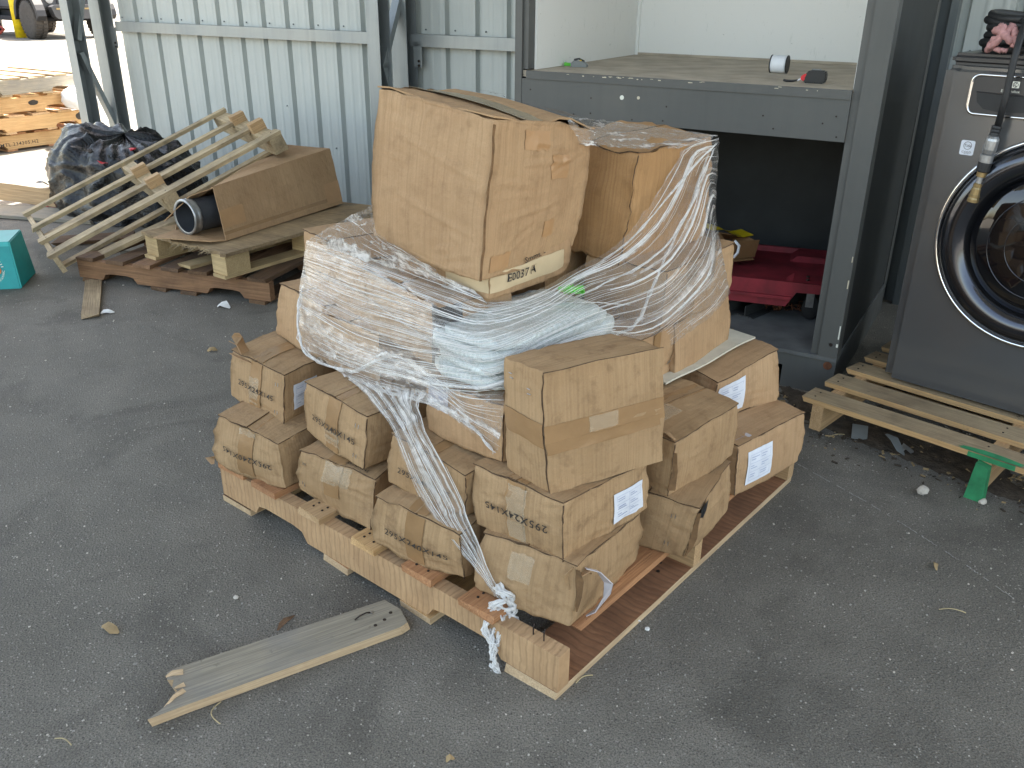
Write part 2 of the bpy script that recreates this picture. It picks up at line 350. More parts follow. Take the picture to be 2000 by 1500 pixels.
# ---------------------------------------------------------------- cardboard boxes
class Carton:
    """hexahedron with rounded, slightly crushed edges; local axes l (0..a), r (0..b), z (0..c)"""
    def __init__(s,root,dims,offs,seed,bulge=.006,crush=.003,rad=.006,cre=None):
        s.cre=None; s.cre0=cre or []; s.root=root; s.d=Vector(dims); s.o={k:Vector(v)/1000 for k,v in offs.items()}; s.seed=seed; s.bulge=bulge; s.crush=crush; s.rad=rad
    def warp(s,p,n):
        a,b,c=[min(1,max(0,p[i]/s.d[i])) for i in range(3)]; q=Vector(p)
        for k,o in s.o.items():
            w=(a if k&4 else 1-a)*(b if k&2 else 1-b)*(c if k&1 else 1-c); q+=o*w
        if s.cre is None:
            s.cre=[(f,Vector(s.flat(f,a0,b0)),Vector(s.flat(f,a1,b1)),am*.001) for f,a0,b0,a1,b1,am in s.cre0]
        fc='L' if n[1]<-.6 else 'R' if n[0]<-.6 else 'T' if n[2]>.6 else None; dsp=0
        for f,A_,B_,am in s.cre:
            if f!=fc: continue
            ab=B_-A_; t=max(0,min(1,(Vector(p)-A_).dot(ab)/ab.length_squared)); dv=Vector(p)-(A_+ab*t); k=[0,1,2]; ax=1 if f=='L' else 0 if f=='R' else 2; dv[ax]=0
            sg=dv[2] if f!='T' else dv[0]; dd=dv.length/.007
            if dd<3: dsp+=am*math.exp(-dd*dd)*(.5+math.sin(PI*t)*.5)-am*.5*math.exp(-(dd-1.3)**2)
        q+=Vector(n)*dsp
        bl=1
        for i,t in enumerate((a,b,c)):
            if abs(n[i])<.6: bl*=math.sin(PI*t)
        q+=Vector(n)*bl*s.bulge
        sd=Vector((s.seed*3.1,s.seed*1.7,s.seed*.9))
        k1=noise.noise_vector(Vector(p)*9+sd); k2=noise.noise_vector(Vector(p)*30+sd)
        edge=1-min(1,min(sorted(min(t,1-t) for t in(a,b,c))[1]*6,1))
        q+=k1*s.crush*1.2+k2*s.crush*(.35+.9*edge)
        q=Vector((q.x,-q.y,q.z)); return q
    # local frame: x = l, y = -r  (r is l turned by -90 degrees)
    F={'L':((1,0,0),(0,1,0)),'R':((0,1,0),(1,0,0)),'T':None,'D':None,'B':None,'C':None}
    def pt(s,f,u,v,off=0):
        a,b,c=s.d
        if f=='L': p,n=(a-u,0,v),(0,-1,0)
        elif f=='R': p,n=(0,u,v),(-1,0,0)
        elif f=='T': p,n=(a-u,v,c),(0,0,1)
        elif f=='D': p,n=(a-u,v,0),(0,0,-1)
        elif f=='B': p,n=(u,b,v),(0,1,0)
        elif f=='C': p,n=(a,b-u,v),(1,0,0)
        return s.warp(Vector(p)+Vector(n)*off,n)
    def flat(s,f,u,v):
        a,b,c=s.d; return {'L':(a-u,0,v),'R':(0,u,v),'T':(a-u,v,c)}[f]
    def size(s,f):
        a,b,c=s.d; return {'L':(a,c),'R':(b,c),'T':(a,b),'D':(a,b),'B':(a,c),'C':(b,c)}[f]
    def body(s,mat,n=12):
        a,b,c=s.d; rd=s.rad; mb=MB()
        def st(L): return [0,rd*.45/L,rd/L]+[rd/L+(1-2*rd/L)*i/n for i in range(1,n)]+[1-rd/L,1-rd*.45/L,1]
        half=s.d/2
        for f in 'LRTDBC':
            U,V_=s.size(f)
            def fn(u,v,f=f,U=U,V_=V_):
                if f=='L': p,n_=Vector((a-u*U,0,v*V_)),(0,-1,0)
                elif f=='R': p,n_=Vector((0,u*U,v*V_)),(-1,0,0)
                elif f=='T': p,n_=Vector((a-u*U,v*V_,c)),(0,0,1)
                elif f=='D': p,n_=Vector((a-u*U,v*V_,0)),(0,0,-1)
                elif f=='B': p,n_=Vector((u*U,b,v*V_)),(0,1,0)
                else: p,n_=Vector((a,b-u*U,v*V_)),(1,0,0)
                q=p-half; inn=Vector([max(-half[i]+rd,min(half[i]-rd,q[i])) for i in range(3)]); dd=q-inn
                if dd.length>rd: q=inn+dd.normalized()*rd; 
                nn=dd.normalized() if dd.length>1e-9 else Vector(n_)
                return s.warp(q+half,n_ if max(abs(x) for x in nn)>.9 else nn)
            mb.grid(fn,0,0,lambda u,v,U=U,V_=V_:(u*U,v*V_),flip=(f in 'D'),us=st(U),vs_=st(V_))
        o=mb.build('body',mat,s.root,True,1.2e-3); bm=bmesh.new(); bm.from_mesh(o.data); bmesh.ops.recalc_face_normals(bm,faces=bm.faces); bm.to_mesh(o.data); bm.free()
        return o
    def patch(s,name,f,u0,u1,v0,v1,mat,off=.002,thick=.0008,nu=6,nv=6,parent=None,lift=None,wob=0,edge=None):
        """thin slab lying on a face; coordinates in metres on the face"""
        mb=MB(); rn=random.Random(s.seed*7+int(u0*999)+int(v0*777))
        jit=lambda t:0
        def e(u,v,o):
            uu=u0+(u1-u0)*u; vv=v0+(v1-v0)*v
            if wob and (u in (0,1)): uu+=wob*noise.noise(Vector((vv*60,s.seed,u*9)))
            if wob and (v in (0,1)): vv+=wob*noise.noise(Vector((uu*60,s.seed+5,v*9)))
            return s.pt(f,uu,vv,o+(lift(u,v) if lift else 0))
        mb.grid(lambda u,v:e(u,v,off+thick),nu,nv,lambda u,v:(u0+(u1-u0)*u,v0+(v1-v0)*v))
        mb.grid(lambda u,v:e(u,v,off),nu,nv,flip=True)
        mb.cur=1 if edge else 0
        for k in range(nu):
            for v in (0,1):
                q=[e(k/nu,v,off),e((k+1)/nu,v,off),e((k+1)/nu,v,off+thick),e(k/nu,v,off+thick)]; mb.add(q,[(0,1,2,3) if v==0 else (3,2,1,0)],[(0,0)]*4)
        for k in range(nv):
            for u in (0,1):
                q=[e(u,k/nv,off),e(u,(k+1)/nv,off),e(u,(k+1)/nv,off+thick),e(u,k/nv,off+thick)]; mb.add(q,[(3,2,1,0) if u==0 else (0,1,2,3)],[(0,0)]*4)
        o=mb.build(name,[mat,edge] if edge else mat,parent or s.root); bm=bmesh.new(); bm.from_mesh(o.data); bmesh.ops.remove_doubles(bm,verts=bm.verts,dist=1e-5); bmesh.ops.recalc_face_normals(bm,faces=bm.faces); bm.to_mesh(o.data); bm.free(); autosmooth(o,40)
        return o
    def text(s,f,st,cu,cv,h,rot=0,mat='ink',xs=1.0,off=.0058,spacing=1.0,parent=None,name='print'):
        c_,s_=math.cos(rot),math.sin(rot)
        return flat_text(name,st,h,lambda x,y:s.pt(f,cu+x*c_-y*s_,cv+x*s_+y*c_,off),mat,parent or s.root,xs,spacing)
    def label(s,f,u0,u1,v0,v1,seed=0,mat='paper',rot=0):
        lb=s.patch('label',f,u0,u1,v0,v1,mat,.002,.0006,8,5,wob=.0015)
        mb=MB(); w=u1-u0; h=v1-v0
        def q(a,b,c_,d):
            fn=lambda x,y:s.pt(f,u0+w*x,v0+h*y,.0036)
            n=4
            for i in range(n):
                x0=a+(c_-a)*i/n; x1=a+(c_-a)*(i+1)/n; mb.add([fn(x0,b),fn(x1,b),fn(x1,d),fn(x0,d)],[(0,1,2,3)])
        rn=random.Random(seed)
        for y in (.1,.36,.62,.88): q(.08,y,.92,y+.008)
        for x in (.08,.5,.91): q(x,.1,x+.006,.88)
        for y in (.2,.27,.46,.53,.72,.79):
            for x0 in (.12,.54):
                e=x0+rn.uniform(.12,.32); q(x0,y,e,y+.022)
        mb.build('label_print','paperink',lb)
        return lb
    def staple(s,f,u,v,horizontal=False):
        for k in (-1,1):
            mb=MB(); m=[]
            du,dv=(.0,.010) if not horizontal else (.010,0); ou,ov=(.005*k,0) if not horizontal else (0,.005*k)
            a=s.pt(f,u+ou-du/2,v+ov-dv/2,.0035); b=s.pt(f,u+ou+du/2,v+ov+dv/2,.0035); mb.tube([a,b],.0009,5); mb.build('staple','aluminium',s.root)
def carton(key,label,x,y,z,yaw,dims,offs,mat='kraft_old',seamface='T',seam='v',seed=1,flaps=True,tape=True,bulge=.006,crush=.003,group='small cartons stacked on the front pallet',name='cardboard_box',tapeface='L',tilt=None,grid=20,cre=None):
    root=thing(name,label,'cardboard box',(x,y,z),R(yaw),group)
    if tilt: root.rotation_euler=(R(tilt[0]),R(tilt[1]),R(yaw))
    
    if cre is None:
        rn=random.Random(seed*11); cre=[]; a,b,h=dims
        for f,U,V_ in (('L',a,h),('R',b,h),('T',a,b)):
            for k in range(4):
                x=rn.uniform(.05,.8)*U; y=rn.uniform(.08,.92)*V_; L=rn.uniform(.2,.6)*U; t=rn.gauss(0,.22); cre.append((f,x,y,min(U,x+L*math.cos(t)),max(0,min(V_,y+L*math.sin(t))),rn.choice((-1,1))*rn.uniform(1.2,2.6)))
            for k in range(3):
                x=rn.choice((.0,U))+rn.uniform(-.01,.01); y=rn.uniform(0,1)*V_; cre.append((f,max(0,min(U,x)),y,max(0,min(U,x+rn.uniform(-.05,.05))),max(0,min(V_,y+rn.uniform(-.02,.02))),rn.choice((-1,1))*rn.uniform(1.5,3.5)))
    c=Carton(root,dims,offs,seed,bulge,crush,cre=cre); c.body(mat,grid)
    U,V_=c.size(seamface)
    if flaps:
        rn=random.Random(seed); up=rn.uniform(.002,.006); g=.0035
        if seam=='v':   # seam runs along v
            c.patch('flap',seamface,-.001,U/2-g/2,-.0015,V_+.001,mat,.0008,.0032,7,7,lift=lambda u,v:up*u*u,edge='seam')
            c.patch('flap',seamface,U/2+g/2,U+.001,-.0015,V_+.001,mat,.0008,.0032,7,7,lift=lambda u,v:up*.6*(1-u)**2,edge='seam')
        else:
            c.patch('flap',seamface,-.001,U+.001,-.001,V_/2-g/2,mat,.0008,.0032,7,7,lift=lambda u,v:up*v*v,edge='seam')
            c.patch('flap',seamface,-.001,U+.001,V_/2+g/2,V_+.001,mat,.0008,.0032,7,7,lift=lambda u,v:up*.6*(1-v)**2,edge='seam')
    if flaps:
        rn=random.Random(seed*3); h=dims[2]
        if rn.random()<.75: c.patch('corner_seam','R',-.0024,.0008,.004,h-.004,'seam',.0005,.0009,2,16,wob=.0018)
    c.mat=mat; return c
# ---------------------------------------------------------------- setting: ground, canopy roof, wall
def struct(o): o['kind']='structure'; return o
mb=MB(); 
mb.grid(lambda u,v:(-260+520*u,-180+480*v,0),1,1)
struct(mb.build('ground','asphalt'))
Wd=Vector((math.cos(R(-30)),math.sin(R(-30)),0)); Wn=Vector((-Wd.y,Wd.x,0)); W0=Vector((-1,5.77,0))   # wall direction, outward normal, a point of its foot
def wp(s,off=0,z=0): return W0+Wd*s-Wn*off+Vector((0,0,z))    # off = metres in front of the wall
WROT=R(-30)
H=4.3
roof=thing('canopy_roof','corrugated metal canopy roof over the yard, resting on the wall and steel columns','roof',wp(1.0,0,H),WROT)
mb=MB()
for i in range(10):
    x0=-3.3+i*1.0; prof=[(0,0),(.32,0),(.36,.04),(.44,.04),(.48,0),(1.0,0)]
    m=MB(); 
    poly=[(a,b) for a,b in prof]+[(a,b+.004) for a,b in prof[::-1]]
    vs=[]; fs=[]; n=len(poly)
    for y in (.25,-5.2): vs+=[(a,y,b) for a,b in poly]
    fs=[(k,(k+1)%n,n+(k+1)%n,n+k) for k in range(n)]; m.add(vs,fs); 
    if i==0: rm=m.mesh('roof_sheet','roofm')
    link('roof_sheet',rm,roof,None,(x0,0,.12+.0))
for y in (-.4,-1.9,-3.5,-5.1):
    m=MB(); m.box((0,0,0),(9.9,.07,.1)); m.build('purlin','steel',roof,loc=(1.65,y,.06))
# wall
wall=thing('sheet_metal_wall','pale green ribbed sheet metal wall with a steel rail across it','wall',wp(-2.14),WROT)
PW=.82
prof=[]; x=0
for k in range(4):   # per panel four pans, each with a deep groove and two faint ribs
    b=k*PW/4; prof+=[(b,0),(b+.05,0),(b+.060,-.0022),(b+.070,-.0022),(b+.08,0),(b+.115,0),(b+.125,-.0022),(b+.135,-.0022),(b+.145,0),(b+.163,0),(b+.172,.032),(b+.196,.032)]
prof.append((PW,0))
m=MB(); nz=1; vs=[]; n=len(prof)
for z in (-.02,H+.1): vs+=[(a,b,z) for a,b in prof]
for z in (-.02,H+.1): vs+=[(a,b+.003,z) for a,b in prof]
fs=[(i,i+1,n+i+1,n+i) for i in range(n-1)]+[(2*n+i+1,2*n+i,3*n+i,3*n+i+1) for i in range(n-1)]+[(0,n,3*n,2*n),(n-1,3*n-1,4*n-1,2*n-1)][:1]
m.add(vs,fs); wm=m.mesh('wall_panel','wall')
for i in range(10): link('wall_panel',wm,wall,None,(i*PW,.002*(i%2),0))
for z in (1.067,2.4,3.7):
  for (a,b) in ((.02,2.44),(2.62,8.1)):
    m=MB(); L=b-a; P=[(-.06,-.033),(-.06,.033),(-.003,.033),(-.003,.028),(-.055,.028),(-.055,.012),(-.050,.006),(-.050,-.006),(-.055,-.012),(-.055,-.028),(-.003,-.028),(-.003,-.033)]
    m.prism(P,a,b,lambda y,zz,h:(h,y,zz)); g=m.build('rail','steel',wall,loc=(0,-.004,z))
for i,(a,z) in enumerate([(1.15,.42),(1.55,.62),(1.95,.38),(1.3,1.5),(.8,1.3)]):   # screw heads
    m=MB(); m.lathe([(.006,0),(.006,.004),(.0,.006)],6,Matrix.Rotation(PI/2,4,'X')); m.build('screw','steel',wall,loc=(a,-.001,z))
for k in range(40):
    for z in (1.067+.045,2.445):
        x=k*PW/4+.03
        if z>2 and k%2: continue
        m=MB(); m.lathe([(.0055,0),(.0055,.003),(.0,.005)],6,Matrix.Rotation(PI/2,4,'X')); m.build('screw','steel_dark',wall,loc=(x,-.0015,z+.012))
# trussed steel columns standing out from the wall
def truss(name,label,s,deep,zs,first):
    t=thing(name,label,'steel column',wp(s),WROT,'trussed steel columns along the wall')
    def chord(y0,w,d):
        m=MB(); # C-section, open to the back
        P=[(-w/2,0),(w/2,0),(w/2,.004),(-w/2+.004,.004),(-w/2+.004,d-.004),(w/2,d-.004),(w/2,d),(-w/2,d)]
        m.prism(P,.0,H,lambda a,b,h:(a,b,h)); return m.build('chord','steel',t,loc=(0,y0,0))
    chord(-deep,.085,.10); chord(-.125,.11,.10)
    m=MB(); m.box((0,0,0),(.06,.004,.14)); pl=m.build('bracket','steel',t,loc=(.085,-.062,.99))
    for z in (.955,.93): 
        m=MB(); m.lathe([(.008,0),(.008,.006),(0,.008)],6,Matrix.Rotation(PI/2,4,'X')); m.build('bolt','nail',t,loc=(.095,-.065,z))
    for (za,zb) in zs:
        a=Vector((0,-deep+.06,za)); b=Vector((0,-.10,zb)); dv=(b-a); L=dv.length
        m=MB(); m.box((0,0,0),(.05,L,.035)); o=m.build('brace','steel',t,loc=(a+b)/2,rot=(math.atan2(dv.z,dv.y),0,0))
    m=MB(); m.box((0,0,0),(.24,deep+.15,.012)); m.build('base_plate','steel',t,loc=(0,-deep/2,.006))
    return t
truss('truss_column','pale galvanised trussed column at the open left end of the metal wall',-2.24,.36,[(.90,.34),(.98,1.62),(1.68,2.3),(2.36,3.0),(3.06,3.7)],True)
truss('truss_column','galvanised trussed column rising behind the big top carton',.45,.36,[(.36,-.0+.95) if 0 else (.95,.40),(.93,1.32),(1.4,2.0),(2.1,2.7),(2.8,3.4)],False)
# columns beside the washing machine, steel darkened to carry the gap's shade
t=thing('steel_post','double galvanised post standing between the grey shelving cabinet and the washing machine','steel post',wp(3.27),WROT)
m=MB(); m.prism([(-.04,0),(.04,0),(.04,.06),(-.04,.06)],0,H,lambda a,b,h:(a,b,h)); m.build('chord','steel_dark',t,loc=(-.03,-.12,0))
m=MB(); m.prism([(-.02,0),(.02,0),(.02,.05),(-.02,.05)],0,H,lambda a,b,h:(a,b,h)); m.build('flange','steel_dark',t,loc=(.035,-.11,0))
m=MB(); m.prism([(-.015,0),(.015,0),(.015,.12),(-.015,.12)],0,H,lambda a,b,h:(a,b,h)); m.build('flange','steel_dark',t,loc=(.075,-.16,0))
# ---------------------------------------------------------------- pallets
def stringer(L,Hh,T,mat,parent,loc,rz=0,notch=True,name='stringer',seed=0):
    rn=random.Random(seed+3); poly=[(0,0),(.155*L/1.2,0)]
    def nt_(a,b):
        return [(a,.0),(a+.02,.028),(a+.055,.034),(b-.055,.034),(b-.02,.028),(b,0)]
    if notch: poly=[(0,0)]+nt_(.155*L/1.2,.38*L/1.2)+nt_(.82*L/1.2,1.045*L/1.2)+[(L,0)]
    else: poly=[(0,0),(L,0)]
    poly+=[(L,Hh),(L*.66,Hh+.001),(L*.33,Hh-.001),(0,Hh)]
    m=MB(); m.prism(poly,-T/2,T/2,lambda a,b,h:(a-L/2,-h,b-Hh/2)); return m.build(name,mat,parent,loc=loc,rot=(0,0,rz))
def nail(parent,p,r=.0032,h=.002,mat='nail',rot=None):
    m=MB(); m.lathe([(r,0),(r,h),(0,h*1.3)],7); return m.build('nail_head',mat,parent,loc=p,rot=rot)
# the front pallet: local X along the right-hand edge, local Y along the notched left edge
PX,PY,PA=.102,1.406,140.33-90
fp=thing('wooden_pallet','tan wooden pallet with a notched side, under the wrapped carton stack','pallet',(PX,PY,0),R(PA),'wooden pallets')
PL,PWd=1.215,1.179
for i,(x,mt) in enumerate(((.019,'wood_saw'),(PWd/2,'wood_tan'),(PWd-.019,'wood_tan'))):
    stringer(PL,.095,.038,mt,fp,(x,PL/2,.020+.0475),R(90),True,seed=i)
for i,(a,b,mt) in enumerate(((1.09,1.205,'wood_red'),(.941,1.047,'wood_red'),(.754,.841,'wood_tan'),(.549,.635,'wood_orange'),(.363,.46,'wood_red'),(.169,.272,'wood_red'))):
    plank('deck_board',PWd+.012,b-a,.018,mt,fp,(PWd/2-.004,(a+b)/2,.1245),0,i,rag=.005)
    for x in (.012,.03):
        for yy in (.3,.7): nail(fp,(x+.004*(i%3),a+(b-a)*yy,.1335))
plank('deck_board',PWd-.09,.115,.018,'wood_red',fp,(PWd/2+.045,.072,.1245),0,31,rag=.012)
for i,(a,b,mt) in enumerate(((.002,.14,'wood_brownsaw'),(.37,.475,'wood_orange'),(.665,.765,'wood_red'),(1.08,1.212,'wood_dark'))):
    plank('bottom_board',PWd+.006,b-a,.019,mt,fp,(PWd/2,(a+b)/2,.0098),0,i+9,side='wood_side',rag=.004)
for (x,y) in ((.02,.055),(.022,.085)):   # nails left where the lead board has split away
    m=MB(); m.tube([(0,0,-.006),(.001,.001,.018),(.008,.004,.022)],.0016,6); m.build('bent_nail','nail',fp,loc=(x,y,.117))
for (x,y) in ((.50,.06),(.535,.075),(.50,.10)): nail(fp,(x,y,.0197),.005)
# ---------------------------------------------------------------- the small cartons
BX={
'A':(-0.61,2.026,0.137,147,(0.24, 0.295, 0.145),{5:(-1, 3, 2),1:(-4, -5, -11),0:(-9, 0, 0),4:(26, -9, 0),3:(-2, -2, -9),7:(0, 1, 2)}),
'D':(-0.355,1.865,0.137,147,(0.24, 0.295, 0.145),{5:(-11, 1, -14),1:(-22, 8, -16),4:(18, 13, 0),0:(-20, -16, 0),3:(10, -21, -15),7:(0, -5, -12)}),
'G':(-0.112,1.629,0.137,146,(0.24, 0.295, 0.145),{5:(0, -5, -6),1:(-6, -8, -14),0:(-1, 6, 0),4:(25, 2, 0),3:(-3, -4, -11),7:(0, -3, -5)}),
'J':(0.132,1.475,0.137,145.5,(0.24, 0.295, 0.145),{5:(-3, 1, -1),4:(6, -12, 0),1:(0, 10, 8),0:(1, -6, 0),3:(-3, -6, -11),2:(-2, -3, 0),7:(-1, -1, -5)}),
'K':(0.418,1.712,0.137,147,(0.24, 0.295, 0.145),{1:(-12, 6, 2),0:(13, 4, 0),3:(14, -13, -16),2:(0, -28, 0),5:(-6, 3, 2),7:(7, -7, -13)}),
'N':(0.593,2.028,0.137,126,(0.24, 0.295, 0.145),{1:(-4, -2, -8),3:(11, -5, 5),2:(3, -8, 0),0:(-22, -18, 0),7:(-24, 12, -9),5:(-7, 2, -7)}),
'B':(-0.62,2.142,0.284,145,(0.24, 0.295, 0.145),{5:(-16, 20, -3),1:(-12, 4, -15),0:(-18, -21, 0),4:(-4, 7, 0),3:(10, -21, -16),7:(13, -22, -11)}),
'E':(-0.358,1.884,0.284,137,(0.24, 0.295, 0.145),{5:(0, 7, 6),1:(-10, 7, -7),0:(-8, -16, 0),4:(26, 6, 0),3:(-5, 4, -6),7:(0, 4, 0)}),
'H':(-0.101,1.651,0.284,139,(0.24, 0.295, 0.145),{5:(-7, 0, -11),4:(9, -7, 0),1:(-12, -8, -20),0:(12, 10, 0),3:(-6, -4, -9),7:(-4, 0, -2)}),
'K2':(0.104,1.494,0.284,137,(0.24, 0.295, 0.145),{5:(3, -7, -5),1:(0, 2, 2),0:(5, 10, 0),4:(-9, -19, 0),3:(-6, -13, -20),2:(-6, 2, 0),7:(-1, -5, -8)}),
'L1':(0.367,1.776,0.284,134,(0.24, 0.295, 0.145),{1:(-9, 1, -8),0:(-14, -17, 0),3:(7, -8, -7),2:(-5, -27, 0),7:(-24, 9, -8),5:(-8, 2, -4)}),
'M':(0.537,2.146,0.284,124,(0.24, 0.295, 0.145),{1:(-17, 2, -22),3:(22, -17, 0),2:(-12, -25, 0),7:(-22, 11, -10),5:(-10, 3, -10)}),
'P':(0.068,1.526,0.431,124,(0.145, 0.295, 0.245),{5:(4, -1, 7),1:(14, -3, 20),0:(-1, 8, 0),4:(-18, -8, 0),3:(5, 2, 12),2:(-20, 5, 0),7:(8, -10, -2)}),
'C':(-0.507,2.218,0.431,134,(0.24, 0.295, 0.145),{5:(-1, 11, 10),4:(21, -6, 0),0:(-25, -13, 0),1:(0, 6, 5),7:(0, 6, 0)}),
'C2':(-.33,2.03,.431,138,(.24,.295,.145),{}),
'Q':(-0.019,1.650,0.431,138,(0.24, 0.295, 0.145),{4:(-9, -4, 0),5:(-9, -1, -10),1:(-5, -1, -8),7:(-5, -1, -6)}),
'X':(0.43,2.141,0.431,141,(0.24, 0.295, 0.145),{1:(6, -6, -6),0:(-16, -17, 0),2:(-9, 7, 0),3:(9, 0, 8),5:(3, -3, -4),7:(5, 0, 4)}),
'Y':(.232,1.905,.431,141,(.24,.295,.145),{}),
}
LB={
'A':'bottom left carton at the far end of the notched side, its size print upside down',
'D':'bottom row carton with shiny torn clear tape and no print, second from the left end',
'G':'low bottom carton printed upright 295X240X145, bulging above the notched side',
'J':'front corner bottom carton with a torn edge and a loose white flap',
'K':'bottom carton on the right side with its corner torn open showing black inside',
'N':'bottom right carton at the far end of the right side, white label on its side',
'B':'second layer carton at the left end with torn top flaps and a white side label',
'E':'second layer carton printed 295X240X145 next to the left end carton',
'H':'second layer carton half hidden behind the hanging rope of plastic film',
'K2':'second layer front carton printed upside down 295X24X145 with a slanted white label',
'L1':'second layer carton on the right, dented and ribbed, directly right of the upright carton',
'M':'second layer carton at the right end with white labels on top and side',
'P':'large upright carton standing on its side at the front with brown tape across the middle',
'C':'plain third layer carton at the left behind the film edge',
'C2':'third layer carton under the loose film, its lower left corner showing',
'Q':'third layer carton at the front under film, carrying the white sack',
'X':'third layer carton on the right with a plain smooth side, standing on the cream sheet',
'Y':'third layer carton on the right, partly hidden behind the upright carton',
}
C={}
for i,(k,v) in enumerate(BX.items()):
    x,y,z,a,dm,of=v
    kw=dict(mat='kraft' if k in('C','C2','Q','X','Y','N','M') else 'kraft_old',seed=i+2)
    if k=='P': kw.update(seamface='R',seam='h',bulge=.004)
    if k in('A','D','G'): kw.update(bulge=.011,crush=.005)
    if k=='J': kw.update(bulge=.008,crush=.005)
    C[k]=carton(k,LB[k],x,y,z,a,dm,of,**kw)
a_,b_,c_=.24,.295,.145
def tape_top(k,mat='tape',w=.05,down=.14,clear=False):
    c=C[k]; c.patch('tape','T',a_/2-w/2,a_/2+w/2,.0,b_,mat,.0062,.0006,6,10,wob=.001)
    c.patch('tape','L',a_/2-w/2,a_/2+w/2,c_-down,c_+.002,mat,.0022,.0006,6,8,wob=.003)
for k,dn in (('A',.145),('B',.145),('E',.143),('G',.145),('K2',.145),('H',.145),('D',.1)): tape_top(k,'tape',.048,dn)
for k,u0,u1,v0,v1 in (('D',.09,.17,.085,.146),('B',.095,.135,.02,.1),('E',.095,.15,.02,.06),('K2',.10,.15,.01,.14),('J',.08,.14,.07,.13),('A',.09,.15,.13,.147),('H',.1,.15,.0,.1)):
    C[k].patch('tape','L',u0,u1,v0,v1,'tape_clear',.0034,.0006,8,8,wob=.006)
def sizeprint(k,st,cv,rot=0,h=.0165): C[k].text('L',st,a_/2+.004,cv,h,rot,'ink',1.15,spacing=1.12)
sizeprint('A','295X240X145',.062,PI); sizeprint('G','295X240X145',.062,0,.0165); sizeprint('K2','295X24X145',.07,PI,.018); sizeprint('E','295X240X145',.066,0); sizeprint('B','295X24X145',.066,0)
C['H'].text('L','295X240X145',a_/2,.06,.0165,0,'ink',1.1,spacing=1.12)
C['D'].text('T','295X240X145',.17,.012,.010,0,'ink')
C['B'].label('R',.035,.125,.03,.105,1); C['K2'].label('R',.165,.272,.02,.105,2); C['N'].label('R',.04,.15,.02,.115,3); C['M'].label('R',.01,.13,.02,.125,4)
C['N'].label('T',.10,.228,.01,.07,5,'paper_dull'); C['M'].label('T',.09,.225,.005,.08,6,'paper_dull'); C['Q'].label('L',.008,.075,.075,.138,7,'paper_dull')
# label folded over the edge: the top labels sit on the flap
for k in ('B','E'):
    for v in (.028,.11): C[k].staple('L',.21,v)
for v in (.03,.11): C['D'].staple('L',.018,v); C['K'].staple('L',.19,v)
C['P'].staple('L',.035,.215,True); C['P'].staple('L',.10,.20,True); C['X'].staple('L',.2,.1); C['Y'].staple('R',.28,.04)
p=C['P']
p.patch('tape','R',-.001,.296,.097,.143,'tape',.006,.0006,14,5,wob=.002); p.patch('tape','L',0,.146,.095,.145,'tape',.0022,.0006,8,5,wob=.002)
p.patch('tape','R',.0,.285,.083,.107,'tape',.0068,.0006,14,3,wob=.003); p.patch('tape','R',.10,.17,.11,.142,'tape_clear',.0076,.0005,6,5,wob=.004)
C['L1'].patch('tape','T',.08,.125,0,.29,'tape',.0062,.0006,5,8); C['L1'].patch('tape','T',.07,.17,.03,.13,'tape_clear',.0070,.0006,5,8,wob=.004)
C['Y'].patch('tape','R',.19,.225,0,.145,'tape',.002,.0006,5,5); C['X'].patch('tape','T',.1,.14,0,.29,'tape',.006,.0006,5,5)
# torn flaps and tears
def rag_strip(name,parent,pts,w,mat,thick=.0018,seed=0):
    """a torn ribbon of card along a path of points (local to parent)"""
    rn=random.Random(seed); mb=MB(); n=len(pts); P=[Vector(q) for q in pts]; vs=[]
    for i,q in enumerate(P):
        t=(P[min(i+1,n-1)]-P[max(i-1,0)]).normalized(); sd=t.cross(Vector((.2,-.3,1))).normalized(); ww=w[i]
        nn=t.cross(sd).normalized(); ww1=ww*rn.uniform(.75,1.2); ww2=ww*rn.uniform(.75,1.2)
        vs+=[q-sd*ww1,q+sd*ww2,q+sd*ww2+nn*thick,q-sd*ww1+nn*thick]
    fs=[(0,1,2,3),(4*n-1,4*n-2,4*n-3,4*n-4)]
    for i in range(n-1):
        for k in range(4): fs.append((4*i+k,4*i+4+k,4*i+4+(k+1)%4,4*i+(k+1)%4))
    mb.add(vs,fs); o=mb.build(name,mat,parent); bm=bmesh.new(); bm.from_mesh(o.data); bmesh.ops.recalc_face_normals(bm,faces=bm.faces); bm.to_mesh(o.data); bm.free(); autosmooth(o,50); return o
b=C['B']
def lp(c,f,u,v,off): return c.pt(f,u,v,off)
rag_strip('torn_flap',b.root,[lp(b,'T',.055,.012,.004),lp(b,'T',.03,.02,.022),lp(b,'T',.022,.015,.044),lp(b,'T',.03,.01,.058)],[.016,.022,.018,.006],'kraft',seed=1)
rag_strip('torn_flap',b.root,[lp(b,'T',.004,.035,.004),lp(b,'T',-.008,.02,.016),lp(b,'T',-.018,.012,.022)],[.014,.012,.004],'kraft',seed=2)
rag_strip('torn_flap',b.root,[lp(b,'L',.005,.14,.003),lp(b,'L',.05,.142,.006),lp(b,'L',.1,.139,.005)],[.008,.010,.003],'kraft',seed=3)
j=C['J']
rag_strip('loose_flap',j.root,[lp(j,'R',.03,.128,.006),lp(j,'R',.052,.118,.022),lp(j,'R',.070,.085,.034),lp(j,'R',.072,.05,.032),lp(j,'R',.056,.02,.022),lp(j,'R',.04,.010,.012)],[.006,.011,.013,.014,.011,.003],'paper_dull',seed=4)
rag_strip('torn_edge',j.root,[lp(j,'R',.0,.139,.003),lp(j,'R',.006,.11,.008),lp(j,'R',.002,.075,.006),lp(j,'R',.007,.04,.004)],[.004,.007,.005,.002],'edge',seed=5)
